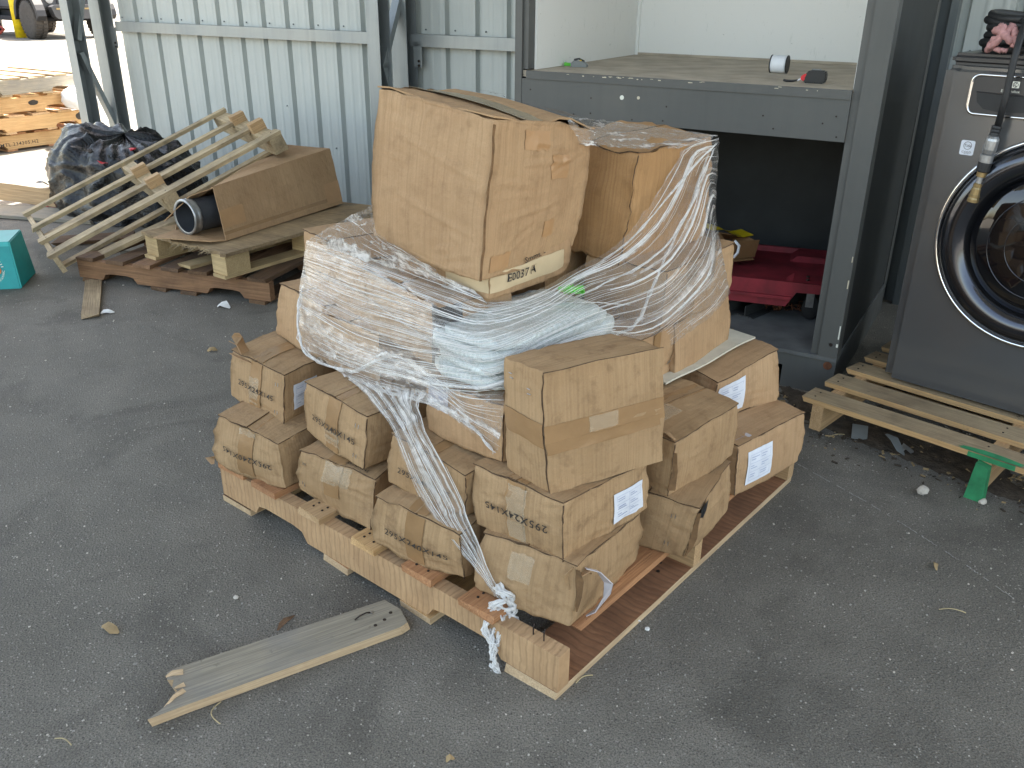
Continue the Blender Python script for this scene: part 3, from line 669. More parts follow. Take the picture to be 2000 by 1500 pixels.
rag_strip('torn_edge',j.root,[lp(j,'L',.232,.142,.004),lp(j,'L',.222,.12,.010),lp(j,'L',.228,.09,.006)],[.003,.006,.002],'kraft_old',seed=6)
rag_strip('torn_edge',j.root,[lp(j,'R',.012,.12,.004),lp(j,'R',.03,.125,.012),lp(j,'R',.045,.11,.008)],[.006,.007,.003],'kraft',seed=16)
k=C['K']
mb=MB(); rn=random.Random(8)
hole=[(u*1.25,.145-(.145-v)*1.2) for u,v in [(.004,.142),(.03,.146),(.05,.143),(.046,.12),(.034,.10),(.022,.075),(.024,.05),(.010,.062),(.004,.09)]]
mb.add([k.pt('R',u,min(v,.1455),.0048) for u,v in hole],[tuple(range(len(hole)))]); mb.build('torn_hole_dark','blackplastic',k.root)  # flat black patch on the face stands in for the dark inside
rag_strip('torn_edge',k.root,[lp(k,'R',.0,.135,.003),lp(k,'R',.008,.10,.006),lp(k,'R',.004,.06,.007),lp(k,'R',.01,.03,.006),lp(k,'R',.002,.006,.004)],[.005,.006,.010,.008,.004],'edge',seed=7)
rag_strip('torn_edge',k.root,[lp(k,'R',.024,.11,.004),lp(k,'R',.03,.085,.006),lp(k,'R',.018,.05,.005)],[.004,.006,.003],'kraft',seed=17)
rag_strip('torn_edge',C['A'].root,[lp(C['A'],'L',-.002,.02,.002),lp(C['A'],'L',-.014,.012,.008),lp(C['A'],'L',.01,.004,.014)],[.012,.014,.005],'kraft',seed=9)
rag_strip('torn_edge',C['L1'].root,[lp(C['L1'],'R',.002,.12,.003),lp(C['L1'],'R',.004,.07,.005),lp(C['L1'],'R',.002,.02,.006)],[.005,.007,.009],'edge',seed=10)
rag_strip('torn_edge',C['L1'].root,[lp(C['L1'],'T',.236,.005,.006),lp(C['L1'],'T',.21,.012,.012),lp(C['L1'],'T',.19,.006,.008)],[.004,.009,.003],'kraft',seed=11)
# cream sheet lying between the right-hand layers
o=thing('fibre_sheet','cream fibre sheet lying under the plain carton on the right, its corner sticking out','sheet',(0.396,2.057,.4315),0)
FA,FB,FC,FD=[Vector(q+(0,)) for q in ((0.000,0.000),(0.316,0.342),(0.195,0.482),(-0.220,0.200))]
def fsh(u,v,h): p=(FA*(1-u)+FB*u)*(1-v)+(FD*(1-u)+FC*u)*v; return p+Vector((0,0,h+.006*(1-v)*(.5+.5*math.sin(9*u+1))))
m=MB(); m.grid(lambda u,v:fsh(u,v,.005),14,8); m.grid(lambda u,v:fsh(u,v,0),14,8,flip=True)
for k in range(14): q=[fsh(k/14,0,0),fsh((k+1)/14,0,0),fsh((k+1)/14,0,.005),fsh(k/14,0,.005)]; m.add(q,[(0,1,2,3)])
for k in range(8): q=[fsh(1,k/8,0),fsh(1,(k+1)/8,0),fsh(1,(k+1)/8,.005),fsh(1,k/8,.005)]; m.add(q,[(0,1,2,3)])
m.build('sheet','creamboard',o)
# ---------------------------------------------------------------- the big cartons on top
Tc=carton('T','big crumpled carton tilted on top of the stack with a dusty taped seam',-.079,1.824,.80,143,(.327,.375,.32),{5:(-26,32,41),1:(-29,24,6),0:(-6,-1,-14),4:(-2,14,29),3:(-33,11,-57),2:(-4,-2,-16),7:(-15,11,-6)},mat='kraft',flaps=False,seed=40,bulge=.012,crush=.0028,grid=44,cre=[('L',.02,.20,.11,.19,3),('L',.06,.245,.3,.20,4),('L',.08,.12,.30,.085,4),('L',.14,.27,.15,.30,3),('L',.02,.285,.10,.275,-3),('L',.20,.03,.25,.05,4),('L',.24,.015,.30,.035,-4),('R',.03,.20,.16,.185,3),('R',.06,.115,.26,.145,4),('R',.02,.165,.2,.17,2),('R',.1,.06,.18,.10,-3),('R',.12,.235,.25,.24,5),('R',.16,.27,.34,.25,-3),('R',.22,.225,.34,.26,3)]+[('L',.295,.262-.012*i,.322,.259-.012*i,2.5) for i in range(8)]+[('L',.05+.035*i,.30,.055+.035*i,.318,2.5) for i in range(7)],group='large cartons in the upper part of the stack',name='large_cardboard_box')
GB='large cartons in the upper part of the stack'
Tl,Tb,Tz=.327,.375,.32
up=.004
Tc.patch('flap','T',-.001,Tl+.001,-.001,.155,'kraft',.001,.0035,9,7,lift=lambda u,v:-.012*v*v+.004*math.sin(u*9))
Tc.patch('flap','T',-.001,Tl+.001,.160,Tb+.014,'kraft',.001,.0035,9,9,lift=lambda u,v:.016*math.sin(PI*min(1,v*1.1))*(.6+.4*u)-.010*(1-v)**2)
Tc.patch('tape','T',.004,Tl-.002,.10,.215,'tape_grey',.0068,.0006,12,8,wob=.003,lift=lambda u,v:(-.012*min(1,v*2.1)**2 if v<.5 else -.010*(1-(v-.5)*.6)**2+.004))
Tc.patch('tape','R',.11,.20,.265,.305,'tape_kraft',.0012,.0005,16,12,wob=.004)
Tc.patch('tape','R',.215,.29,.20,.255,'tape_kraft',.0012,.0005,16,14,wob=.003)
Tc.patch('tape','R',.21,.25,.06,.10,'tape_kraft',.0012,.0005,10,10,wob=.003)
Tc.patch('tape','R',.03,.10,.012,.045,'tape_kraft',.0012,.0005,14,9,wob=.005)
Tc.patch('corner_seam','R',-.003,.004,.002,.312,'edge',.002,.001,2,14,wob=.002)
Tt=lambda st,u,v,h,mat='ink_faint',rot=0,xs=1.0:Tc.text('T',st,u,v,h,rot,mat,xs,off=.0225)
Tt('12 X 12 X 12',.215,.225,.015,'ink',PI,1.2); 
mb=MB()
for (r1,r2) in ((.042,.0405),(.034,.0328)):
    pts=[Tc.pt('T',.12+.0*r1+r1*math.cos(t*2*PI/28),.265+r1*math.sin(t*2*PI/28),.0225) for t in range(28)]; pi_=[Tc.pt('T',.12+r2*math.cos(t*2*PI/28),.265+r2*math.sin(t*2*PI/28),.0225) for t in range(28)]
    mb.add(pts+pi_,[(k,(k+1)%28,28+(k+1)%28,28+k) for k in range(28)])
mb.build('round_stamp','ink_faint',Tc.root)
Tt('BOX CERTIFICATE' if 0 else '200',.12,.265,.014)
mb=MB()
def trect(u0,u1,v0,v1): 
    n=4; 
    for i in range(n):
        a0=u0+(u1-u0)*i/n; a1=u0+(u1-u0)*(i+1)/n; mb.add([Tc.pt('T',a0,v0,.0222),Tc.pt('T',a1,v0,.0222),Tc.pt('T',a1,v1,.0222),Tc.pt('T',a0,v1,.0222)],[(0,1,2,3)])
u0,u1,v0,v1=.25,.315,.275,.36
trect(u0,u1,v0,v0+.0025);trect(u0,u1,v1-.0025,v1);trect(u0,u0+.0025,v0,v1);trect(u1-.0025,u1,v0,v1)
for i,w in enumerate((.004,.002,.006,.003,.005,.002,.004,.007)): trect(u0+.01,u1-.012,v0+.012+i*.008,v0+.012+i*.008+w)
mb.build('barcode','ink_faint',Tc.root)
Uc=carton('U','flat carton with handwritten marker lettering, squeezed under the big top carton',-.050,1.868,.727,141,(.29,.30,.092),{1:(0,0,-6),3:(0,0,-10),5:(0,0,10),7:(0,0,10)},mat='kraft',flaps=False,seed=44,group=GB,name='large_cardboard_box')
Uc.patch('tape','R',0,.27,.016,.066,'masking',.0022,.0006,10,5,wob=.002); Uc.patch('tape','L',.16,.29,.016,.066,'masking',.0022,.0006,8,5,wob=.002)
Uc.text('R','E0037 A',.10,.045,.022,0,'ink',.95,name='handwriting'); Uc.text('R','Smms. -',.15,.077,.014,.04,'ink',1.3,name='handwriting')
Vc=carton('V','tall ribbed carton at the top right, half wrapped in clear film',.277,2.159,.735,133.6,(.32,.349,.285),{1:(-20,10,-20),0:(-11,-20,0),3:(3,-4,-10),2:(-20,-20,0),5:(-10,5,-14),7:(-2,0,-8)},mat='kraft_fluted',seed=47,group=GB,name='large_cardboard_box',bulge=.008,crush=.006)
Vc.label('T',.12,.26,.10,.25,9,'paper'); Vc.patch('tape','L',.20,.30,.0,.285,'tape_grey',.0022,.0006,6,10,wob=.001) if 0 else None
W1=carton('W1','long film-wrapped carton at the back left of the stack',-.372,2.105,.580,126,(.36,.31,.165),{},mat='kraft',seed=50,group=GB,name='large_cardboard_box')
W2=carton('W2','film-wrapped carton with a dark printed end, left of the white sack',-.163,1.815,.580,126,(.35,.20,.146),{},mat='kraft',seed=53,group=GB,name='large_cardboard_box')
W2.patch('printed_panel','R',.0,.06,.0,.15,'ink',.002,.0006,4,6); W2.text('R','LITON',.03,.06,.012,0,'ink_faint',.9); W2.text('R','www',.03,.035,.01,0,'ink_faint',.9)
W2.patch('printed_panel','L',.325,.352,.0,.15,'ink',.002,.0006,4,6)
Rc=carton('R','fourth layer carton under the tall ribbed carton, wrapped in clear film',.375,2.075,.580,140,(.24,.36,.150),{},mat='kraft',seed=56,group=GB,name='large_cardboard_box')
Sc=carton('S','carton in the middle of the fourth layer behind the white sack, under film',.085,2.215,.580,140,(.24,.26,.150),{},mat='kraft_old',seed=59,group=GB,name='large_cardboard_box')
Rc.patch('tape','R',.10,.15,0,.15,'tape',.002,.0006,5,5)
# white woven sack folded on the front carton
sk=thing('white_sack','folded white woven plastic sack bundled under the film at the front','sack',(.035,1.90,.578),R(138))
def sackpt(u,v,l,h0,h1,seed):
    # super-ellipsoid pillow
    a=u*2*PI; b=(v-.5)*PI; ca,sa,cb,sb=math.cos(a),math.sin(a),math.cos(b),math.sin(b)
    f=lambda t,e: math.copysign(abs(t)**e,t)
    p=Vector((l[0]*f(ca,.45)*f(cb,.35),l[1]*f(sa,.45)*f(cb,.35),(h1-h0)/2*f(sb,.5)+(h0+h1)/2)); p+=noise.noise_vector(p*11+Vector((seed,0,0)))*.012+noise.noise_vector(p*34+Vector((seed,3,0)))*.005; return p
for i,(h0,h1,lx,ly,dx,dy) in enumerate(((0.002,.04,.125,.23,0,.0),(.036,.07,.122,.225,-.006,.0),(.066,.098,.118,.215,.004,.01),(.092,.118,.105,.19,-.006,.02))):
    m=MB(); m.grid(lambda u,v:sackpt(u,v,(lx,ly),h0,h1,i*7)+Vector((dx,dy,0)),40,16,lambda u,v:(u*.9,v*.2)); o=m.build('sack_fold','sack',sk,True,1e-4)
# crumpled green wrapper under the film
g=thing('green_wrapper','small crumpled bright green wrapper caught under the film','wrapper',(.135,1.935,.715))
m=MB(); m.grid(lambda u,v:Vector(((u-.5)*.06,(v-.5)*.045,.018+.012*noise.noise(Vector((u*4,v*4,3)))+.008*noise.noise(Vector((u*13,v*13,9))))),14,12); m.grid(lambda u,v:Vector(((u-.5)*.06,(v-.5)*.045,.016+.012*noise.noise(Vector((u*4,v*4,3)))+.008*noise.noise(Vector((u*13,v*13,9))))),14,12,flip=True); m.build('foil','wrapgreen',g)
# ---------------------------------------------------------------- grey shelving cabinet
cb=thing('shelving_cabinet','open grey steel cabinet with a white upper bay and a dark lower bay','cabinet',(-.001,3.60,0),R(-30))
def cbox(name,x0,x1,y0,y1,z0,z1,mat,parent=None):
    m=MB(); m.box((0,0,0),(x1-x0,y1-y0,z1-z0)); o=m.build(name,mat,parent or cb,loc=((x0+x1)/2,(y0+y1)/2,(z0+z1)/2)); return o
CD=1.10; CHh=2.3
cbox('post',0,.03,0,.08,.15,CHh,'cab'); cbox('inner_frame',.0305,.052,.012,.06,1.073,CHh,'cab')
cbox('post',1.285,1.352,0,.08,.15,CHh,'cab'); cbox('inner_frame',1.258,1.2845,.012,.06,.152,CHh,'cab')
cbox('post',1.29,1.352,CD-.08,CD,.15,CHh,'cab'); cbox('post',0,.05,CD-.08,CD,.15,CHh,'cab')
cbox('side_panel',.005,.022,.081,CD-.081,.15,CHh,'cab'); cbox('side_panel',1.335,1.348,.081,CD-.081,.15,CHh,'cab_dark')  # right panel darkened: shade of the narrow gap put into its colour
cbox('shelf',.0305,1.284,.013,CD-.03,1.045,1.068,'shelf'); 
cbox('shelf_lip',.0525,1.2575,-.004,.0125,1.040,1.0685,'cab')
fz=cbox('fascia',.0305,1.2575,.002,.03,.905,1.0395,'cab')
cbox('top_beam',.0525,1.2575,.002,.03,CHh-.15,CHh,'cab')
cbox('roof',0,1.352,.0,CD,CHh+.001,CHh+.02,'cab')
cbox('back_panel',.053,1.257,CD-.05,CD-.031,1.0685,CHh,'white'); cbox('side_lining',.0525,.062,.061,CD-.051,1.0687,CHh,'white'); cbox('side_lining',1.248,1.2572,.061,CD-.051,1.0687,CHh,'white')
cbox('bead',.0625,.075,CD-.064,CD-.0505,1.0687,CHh,'white'); cbox('bead',.0755,1.245,CD-.062,CD-.0505,1.0687,1.079,'shelf')
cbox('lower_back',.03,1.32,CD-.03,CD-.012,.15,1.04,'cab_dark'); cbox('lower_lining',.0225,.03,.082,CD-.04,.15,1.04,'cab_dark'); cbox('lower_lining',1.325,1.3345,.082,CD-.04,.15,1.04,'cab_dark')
cbox('floor_board',.0,1.352,.0,CD,.135,.1495,'plinth')
# plinth with a cut-out
m=MB(); m.prism([(0,0),(1.10,0),(1.10,.085),(1.165,.085),(1.165,0),(1.352,0),(1.352,.134),(0,.134)],.008,.028,lambda a,b,h:(a,h,b)); m.build('plinth','cab',cb)
cbox('plinth',1.33,1.35,.03,CD,0,.134,'cab'); cbox('plinth',0,.02,.03,CD,0,.134,'cab')
rn=random.Random(4)
for (x,z) in ((.07,1.0),(.07,.935),(.33,.985),(.33,.93),(.26,.922),(.50,.92),(.63,.975),(.62,.925),(.98,.97),(1.02,.93),(1.22,.985),(1.18,.96),(1.23,.92)):
    m=MB(); m.lathe([(.003,0),(.003,.001),(0,.0014)],8,Matrix.Rotation(PI/2,4,'X')); m.build('screw','nail',cb,loc=(x,.0018,z))
m=MB(); m.lathe([(.008,0),(.0085,.001),(0,.0015)],9,Matrix.Rotation(PI/2,4,'X')); m.build('paint_spot','white_ink',cb,loc=(.455,.0018,.995))
m=MB(); m.lathe([(.006,0),(.006,.001),(0,.0015)],6,Matrix.Rotation(PI/2,4,'X')); m.build('paint_spot','chip',cb,loc=(.52,.0018,.998))
for i in range(26):   # chipped paint on the lip and posts
    x=rn.choice((rn.gauss(.43,.06),rn.uniform(.08,1.2))); x=min(1.24,max(.06,x)); m=MB(); m.box((0,0,0),(rn.uniform(.003,.016),.0012,rn.uniform(.001,.0035))); m.build('paint_chip','chip',cb,loc=(x,-.0046,1.0675-rn.uniform(0,.006)))
for (x,z,w,h) in ((1.3495,.43,.004,.03),(1.3495,.52,.003,.02),(1.349,.25,.004,.05),(1.3485,.20,.006,.012)):
    m=MB(); m.box((0,0,0),(w,.002,h)); m.build('paint_chip','chip' if z>.3 else 'white_ink',cb,loc=(x-.002,-.0009,z))
m=MB(); m.lathe([(.016,0),(.015,.0012),(0,.0016)],9,Matrix.Rotation(PI/2,4,'X')); m.build('rust_spot','rust',cb,loc=(1.325,.0062,.115))
m=MB(); m.lathe([(.007,0),(.007,.0012),(0,.0016)],7,Matrix.Rotation(PI/2,4,'X')); m.build('screw','nail',cb,loc=(1.325,-.0002,.20))
CBM=Matrix.Translation((-.001,3.60,0))@Matrix.Rotation(R(-30),4,'Z')
def cw(x,y,z): return CBM@Vector((x,y,z))
# things on the shelf
lr=thing('label_roll','small roll of white labels standing on the cabinet shelf','label roll',cw(.895,.47,1.0685),R(-30))
m=MB(); m.lathe([(.014,-.028),(.031,-.028),(.0315,-.02),(.0315,.02),(.031,.028),(.014,.028),(.014,-.028)],28,Matrix.Translation((0,0,.0335))@Matrix.Rotation(PI/2,4,'Y')); m.build('roll','whiteplastic',lr,True)
for sx in (-1,1):
    m=MB(); m.lathe([(.015,0),(.0325,0),(.033,.001),(.0325,.003),(.015,.003)],28,Matrix.Translation((sx*.0305-.0015,0,.0335))@Matrix.Rotation(PI/2,4,'Y')); m.build('end_disc','blackplastic',lr)
tm=thing('tape_measure','black and red tape measure with a wrist strap near the shelf edge','tape measure',cw(1.10,.17,1.0685),R(-28))
m=MB(); m.prism([(-.036,0),(.030,0),(.037,.008),(.037,.036),(.030,.043),(-.018,.043),(-.030,.036),(-.037,.018)],-.016,.016,lambda a,b,h:(a,h,b)); o=m.build('case','blackplastic',tm); 
bm=bmesh.new(); bm.from_mesh(o.data); bmesh.ops.bevel(bm,geom=bm.edges[:],offset=.004,segments=2,affect='EDGES'); bm.to_mesh(o.data); bm.free(); autosmooth(o)
m=MB(); m.prism([(-.047,.012),(-.038,.006),(-.030,.014),(-.028,.030),(-.036,.030),(-.046,.022)],-.0135,.0135,lambda a,b,h:(a,h,b)); m.build('nose','redplastic',tm)
m=MB(); m.box((0,0,.0445),(.03,.012,.004)); m.build('lock_button','greyplastic',tm)
m=MB(); m.tube([(-.046,0,.014),(-.055,-.002,.008),(-.075,-.006,.004),(-.095,-.012,.004),(-.105,-.012,.006)],[.002,.0028,.0042,.0042,.004],8); m.build('wrist_strap','blackplastic',tm,True)
m=MB(); m.tube([(-.048,0,.012),(-.06,-.003,.006)],.0032,8); m.build('strap_clip','whiteplastic',tm)
kn=thing('cutter_knife','green safety cutter lying at the left end of the shelf','knife',cw(.10,.30,1.0685),R(0))
m=MB(); m.prism([(-.035,0),(.03,0),(.034,.008),(.02,.014),(-.01,.011),(-.035,.013)],-.009,.009,lambda a,b,h:(a,h,b)); m.build('handle','knifegreen',kn); m=MB(); m.box((.04,0,.006),(.016,.012,.008)); m.build('tip','blackplastic',kn)
gt=thing('grey_clamp','small grey plastic clamp beside the green cutter on the shelf','clamp',cw(.145,.265,1.0685),R(-20))
m=MB(); m.prism([(-.03,0),(.034,0),(.036,.010),(.02,.022),(-.02,.024),(-.032,.014)],-.012,.012,lambda a,b,h:(a,h,b)); m.build('body','greyplastic',gt); m=MB(); m.tube([(-.02,0,.026),(0,0,.031),(.022,0,.022)],.004,7); m.build('lever','blackplastic',gt); m=MB(); m.lathe([(.004,0),(.004,.003),(0,.004)],8); m.build('yellow_stud','yellow',gt,loc=(.008,-.004,.0235))
# things in the lower bay
dl=thing('dolly','dusty red plastic furniture dolly on casters in the dark lower bay','dolly',cw(.84,.50,.15),R(-19)); dl.scale=(1,1,1.5)
def dollyz(x,y): return 0
def dpt(u,v):
    x=(u-.5)*.72; y=(v-.5)*.50; return x,y
# deck: raised corner pads, sagging flanged sides
m=MB()
def deck(u,v,o):
    x,y=dpt(u,v); cx=min(u,1-u); cy=min(v,1-v); pad=1 if (cx<.22 and cy<.26) else 0
    z=.112; 
    if not pad: z=.098
    if cy<.02 or cx<.02: z=max(z,.112)
    return Vector((x,y,z+o))
us=[0,.02,.2,.24,.5,.76,.8,.98,1]; vs_=[0,.02,.24,.28,.5,.72,.76,.98,1]
m.grid(lambda u,v:deck(u,v,.0),0,0,us=us,vs_=vs_); m.grid(lambda u,v:deck(u,v,-.012),0,0,us=us,vs_=vs_,flip=True); m.build('deck','red',dl)
for sy in (-1,1):
    m=MB(); m.prism([(-.36,.112),(-.36,.088),(-.235,.086),(-.20,.045),(.20,.045),(.235,.086),(.36,.088),(.36,.112)],0,.014,lambda a,b,h:(a,sy*(.2505+h),b)); m.build('side_flange','red',dl)
    m=MB(); m.prism([(-.21,.066),(.21,.066),(.22,.074),(-.22,.074)],0,.012,lambda a,b,h:(a,sy*(.2648+h),b)); m.build('rib','red',dl)
for sx in (-1,1):
    m=MB(); m.box((sx*.367,0,.10),(.014,.50,.024)); m.build('end_flange','red',dl)
for sx in (-1,1):
    for sy in (-1,1):
        c=MB(); c.box((sx*.27,sy*.185,.097),(.07,.06,.004)); c.box((sx*.27+.02,sy*.185-.017,.066),(.03,.003,.06)); c.box((sx*.27+.02,sy*.185+.017,.066),(.03,.003,.06)); k=c.build('caster','aluminium',dl)
        w=MB(); w.lathe([(.0,-.013),(.030,-.013),(.034,-.011),(.034,.011),(.030,.013),(0,.013)],20,Matrix.Translation((sx*.27+.026,sy*.185,.0345))@Matrix.Rotation(PI/2,4,'X')); w.build('wheel','rubber',k,True)
    for yy in (-.215,-.17):
        n_=MB(); n_.lathe([(.007,0),(.007,.003),(0,.004)],8); n_.build('bolt','nail',dl,loc=(sx*.27,yy,.112))
cs=thing('broken_carton','crumpled open cardboard carton lying on the red dolly','cardboard',cw(.75,.46,.319),R(18))
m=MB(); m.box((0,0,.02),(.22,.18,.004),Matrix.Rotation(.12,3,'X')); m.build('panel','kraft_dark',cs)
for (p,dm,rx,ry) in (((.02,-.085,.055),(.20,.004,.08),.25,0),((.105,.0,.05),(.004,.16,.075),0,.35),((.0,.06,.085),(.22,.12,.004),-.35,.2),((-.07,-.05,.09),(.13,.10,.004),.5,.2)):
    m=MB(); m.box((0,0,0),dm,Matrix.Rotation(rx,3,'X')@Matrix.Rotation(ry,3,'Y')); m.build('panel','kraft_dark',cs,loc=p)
m=MB(); m.grid(lambda u,v:Vector((-.06+.2*u,-.02+.1*v,.128-.04*u+.01*math.sin(7*u))),8,4); m.grid(lambda u,v:Vector((-.06+.2*u,-.02+.1*v,.126-.04*u+.01*math.sin(7*u))),8,4,flip=True); m.build('yellow_sheet',"yellow",cs)
m=MB(); m.tube([(.0,-.10,.10),(.02,-.105,.08),(.015,-.108,.05),(.0,-.104,.03)],.006,7); m.build('white_strap','whiteplastic',cs,True)
for i,(x,y,z,mt) in enumerate(((.88,.33,.15,'steel_dark'),(.96,.35,.15,'steel_dark'))):
    t=thing('steel_angle',('short dark steel angle bracket under the dolly, nearer the cartons','short dark steel angle bracket under the dolly, nearer the chain')[i],'bracket',cw(x,y,z),R(-55+i*8),'steel angle brackets under the dolly')
    m=MB(); m.prism([(-.04,0),(.0,.0),(.04,.0),(.04,.004),(.004,.004),(.004,.045),(0,.045),(0,.004),(-.04,.004)],-.09,.09,lambda a,b,h:(a,h,b)); m.build('angle','cab_dark',t)
ch=thing('rusty_chain','rusty iron chain heaped behind the dolly caster','chain',cw(1.04,.42,.15),R(10))
rn=random.Random(12)
for i in range(16):
    t=i/15; x=-.06+.14*t+.015*math.sin(t*14); y=.03*math.cos(t*11); z=.010+.014*abs(math.sin(t*17))
    m=MB(); m.tube([(.016*math.cos(a),.009*math.sin(a),0) for a in [2*PI*k/10 for k in range(10)]],.0032,6,False,True); m.build('chain_link','rust',ch,loc=(x,y,z),rot=(rn.uniform(-1,1) if i%2 else 1.5,rn.uniform(-.4,.4),rn.uniform(0,3)))
# ---------------------------------------------------------------- washing machine pallet and washing machine
rp=thing('wooden_pallet','worn wooden pallet with a green painted block end, under the washing machine','pallet',(.965,2.635,0),R(-44),'wooden pallets')
RL,RW=1.22,1.0
for i,y in enumerate((.0,.165,.325,.475,.62,.765,.905)):
    w_=(.095,.10,.09,.085,.09,.09,.095)[i]; plank('deck_board',RL,w_,.017,('wood_weath','wood_weath','wood_tan','wood_weath')[i%4] if i!=2 else 'wood_weath',rp,(RL/2,y+w_/2,.1285),0,60+i,side='wood_orange')
    for x in (.03,.56,1.18):
        for q in (.3,.7): nail(rp,(x,y+w_*q,.137),.003)
for i,x in enumerate((.055,.575,1.19)):
    o=stringer(RW,.09,.038,'wood_tan' ,rp,(x,RW/2+.004,.075),R(90),False,seed=70+i)
for i,y in enumerate((.05,.46,.9)): plank('bottom_board',RL,.09,.017,'wood_tan',rp,(RL/2,y+.045,.0212-.012),0,80+i) if i else None
m=MB(); m.prism([(-.026,.0),(.026,0),(.02,.112),(-.016,.119)],0,.03,lambda a,b,h:(a,h,b)); m.build('painted_block','green_paint',rp,loc=(.575,-.0265,.0))
m=MB(); m.box((0,0,0),(.13,.0016,.0155)); m.build('green_mark','green_paint',rp,loc=(.59,-.0012,.1285))
m=MB(); m.grid(lambda u,v:Vector((.50+.17*u+.02*noise.noise(Vector((v*5,1,1))),.0+.03*v*(.6+.4*math.sin(u*PI)),.1395)),10,4); m.build('green_mark','green_paint',rp)
ck=thing('plastic_plate','small grey plate lying on the dirt under the worn pallet','plate',(1.17,2.62,.0),R(-20)); m=MB(); m.box((0,0,.012),(.05,.07,.004),Matrix.Rotation(.3,3,'X')); m.build('plate','greyplastic',ck)
wmR=thing('washing_machine','dark grey front loading washing machine standing on the worn pallet','washing machine',(1.309,2.775,.137),R(-43))
m=MB(); m.box((.328,.375,.517),(.724,.75,1.014)); o=m.build('body','washer',wmR)
bm=bmesh.new(); bm.from_mesh(o.data); es=[e for e in bm.edges if abs(e.verts[0].co.z-e.verts[1].co.z)>.5]; bmesh.ops.bevel(bm,geom=es,offset=.035,segments=6,affect='EDGES'); es=[e for e in bm.edges if e.verts[0].co.z>1.0 and e.verts[1].co.z>1.0 and len(e.link_faces)==2 and e.calc_face_angle(0)>.5]; bmesh.ops.bevel(bm,geom=es,offset=.014,segments=3,affect='EDGES'); bm.to_mesh(o.data); bm.free(); autosmooth(o,40)
m=MB(); m.box((.330,.39,1.042),(.715,.70,.034)); o=m.build('lid','washer_panel',wmR); bm=bmesh.new(); bm.from_mesh(o.data); bmesh.ops.bevel(bm,geom=bm.edges[:],offset=.012,segments=3,affect='EDGES'); bm.to_mesh(o.data); bm.free(); autosmooth(o,40)
for (x,y) in ((.06,.06),(.63,.06),(.06,.69),(.63,.69)):
    f=MB(); f.lathe([(.022,0),(.022,.01),(0,.011)],10); f.build('foot','rubber',wmR,loc=(x,y,0))
DM=Matrix.Translation((.366,0,.545))@Matrix.Rotation(PI/2,4,'X')@Matrix.Diagonal((1.11,1.11,1.05,1))
dr=MB(); dr.lathe([(.286,.001),(.286,.016),(.281,.021),(.275,.018),(.275,.001)],72,DM); door=dr.build('door_ring','chrome',wmR,True)
dr=MB(); dr.lathe([(.2745,.004),(.272,.016),(.262,.034),(.244,.046),(.222,.046),(.205,.036),(.196,.020),(.192,.010)],72,DM); dr.build('door_rim','darkring',wmR,True)
dr=MB(); dr.lathe([(.192,.010),(.188,.020),(.165,.034),(.12,.046),(.06,.054),(0,.056)],72,DM); g=dr.build('door_glass','glass',wmR,True)
for rr,h in ((.140,.0415),(.094,.0500)):
    m=MB(); m.tube([DM@Vector((rr*math.cos(2*PI*k/60),rr*math.sin(2*PI*k/60),h)) for k in range(60)],.0016,6,False,True); m.build('glass_ring','darkring',g,True)
# control panel
m=MB(); 
def rrect(x0,x1,z0,z1,r,n=6):
    P=[]; 
    for cx,cz,a0 in ((x1-r,z1-r,0),(x0+r,z1-r,90),(x0+r,z0+r,180),(x1-r,z0+r,270)):
        for k in range(n+1): a=R(a0+90*k/n); P.append((cx+r*math.cos(a),cz+r*math.sin(a)))
    return P
m.prism(rrect(.062,.62,.898,1.004,.02),-.006,.002,lambda a,b,h:(a,h,b)); pn=m.build('control_panel','washer_panel',wmR)
m=MB(); m.tube([(x,-.006,z) for x,z in rrect(.060,.622,.896,1.006,.022)],.0045,8,False,True); m.build('panel_trim','chrome',wmR,True)
m=MB(); m.prism([(.078,.957),(.40,.950),(.40,.922),(.15,.906),(.105,.912),(.084,.93)],-.0068,-.0062,lambda a,b,h:(a,h,b)); m.build('drawer_recess','rubber',wmR)
m=MB(); m.tube([(.078,-.0065,.958),(.4,-.0065,.951)],.0022,6); m.build('drawer_edge','washer_panel',wmR)
LX,LZ=.178,.985
m=MB(); m.prism(rrect(LX-.010,LX+.010,LZ-.009,LZ+.009,.002,2),-.0068,-.0062,lambda a,b,h:(a,h,b)); lg=m.build('logo','white_ink',wmR)
m=MB(); m.prism([(LX+.0075*math.cos(t*PI/10),LZ+.0075*math.sin(t*PI/10)) for t in range(20)],-.0072,-.00685,lambda a,b,h:(a,h,b)); m.build('logo_disc','washer_panel',lg)
m=MB(); 
for P in ([(LX-.007,LZ),(LX,LZ+.0005),(LX+.001,LZ+.0072)],[(LX-.001,LZ),(LX+.006,LZ+.006),(LX+.006,LZ-.006)],[(LX-.006,LZ-.002),(LX+.001,LZ-.002),(LX-.001,LZ-.007)]): m.prism(P,-.0076,-.0073,lambda a,b,h:(a,h,b))
m.build('logo_mark','white_ink',lg)
flat_text('brand_lettering','Electrolux',.0075,lambda x,y:(LX-.010+x,-.0068,LZ-.0185+y),'white_ink',wmR,1.15,flip=False)
m=MB(); m.prism(rrect(.064,.104,.775,.818,.005,3),-.0012,.0,lambda a,b,h:(a,h,b)); st=m.build('sticker','paper',wmR)
flat_text('sticker_text','COLD',.0058,lambda x,y:(.084+x,-.0016,.784+y),'ink',st,1.25)
flat_text('sticker_text','CERTIFIED',.0020,lambda x,y:(.084+x,-.0016,.779+y),'ink',st,1.1)
m=MB(); n=24
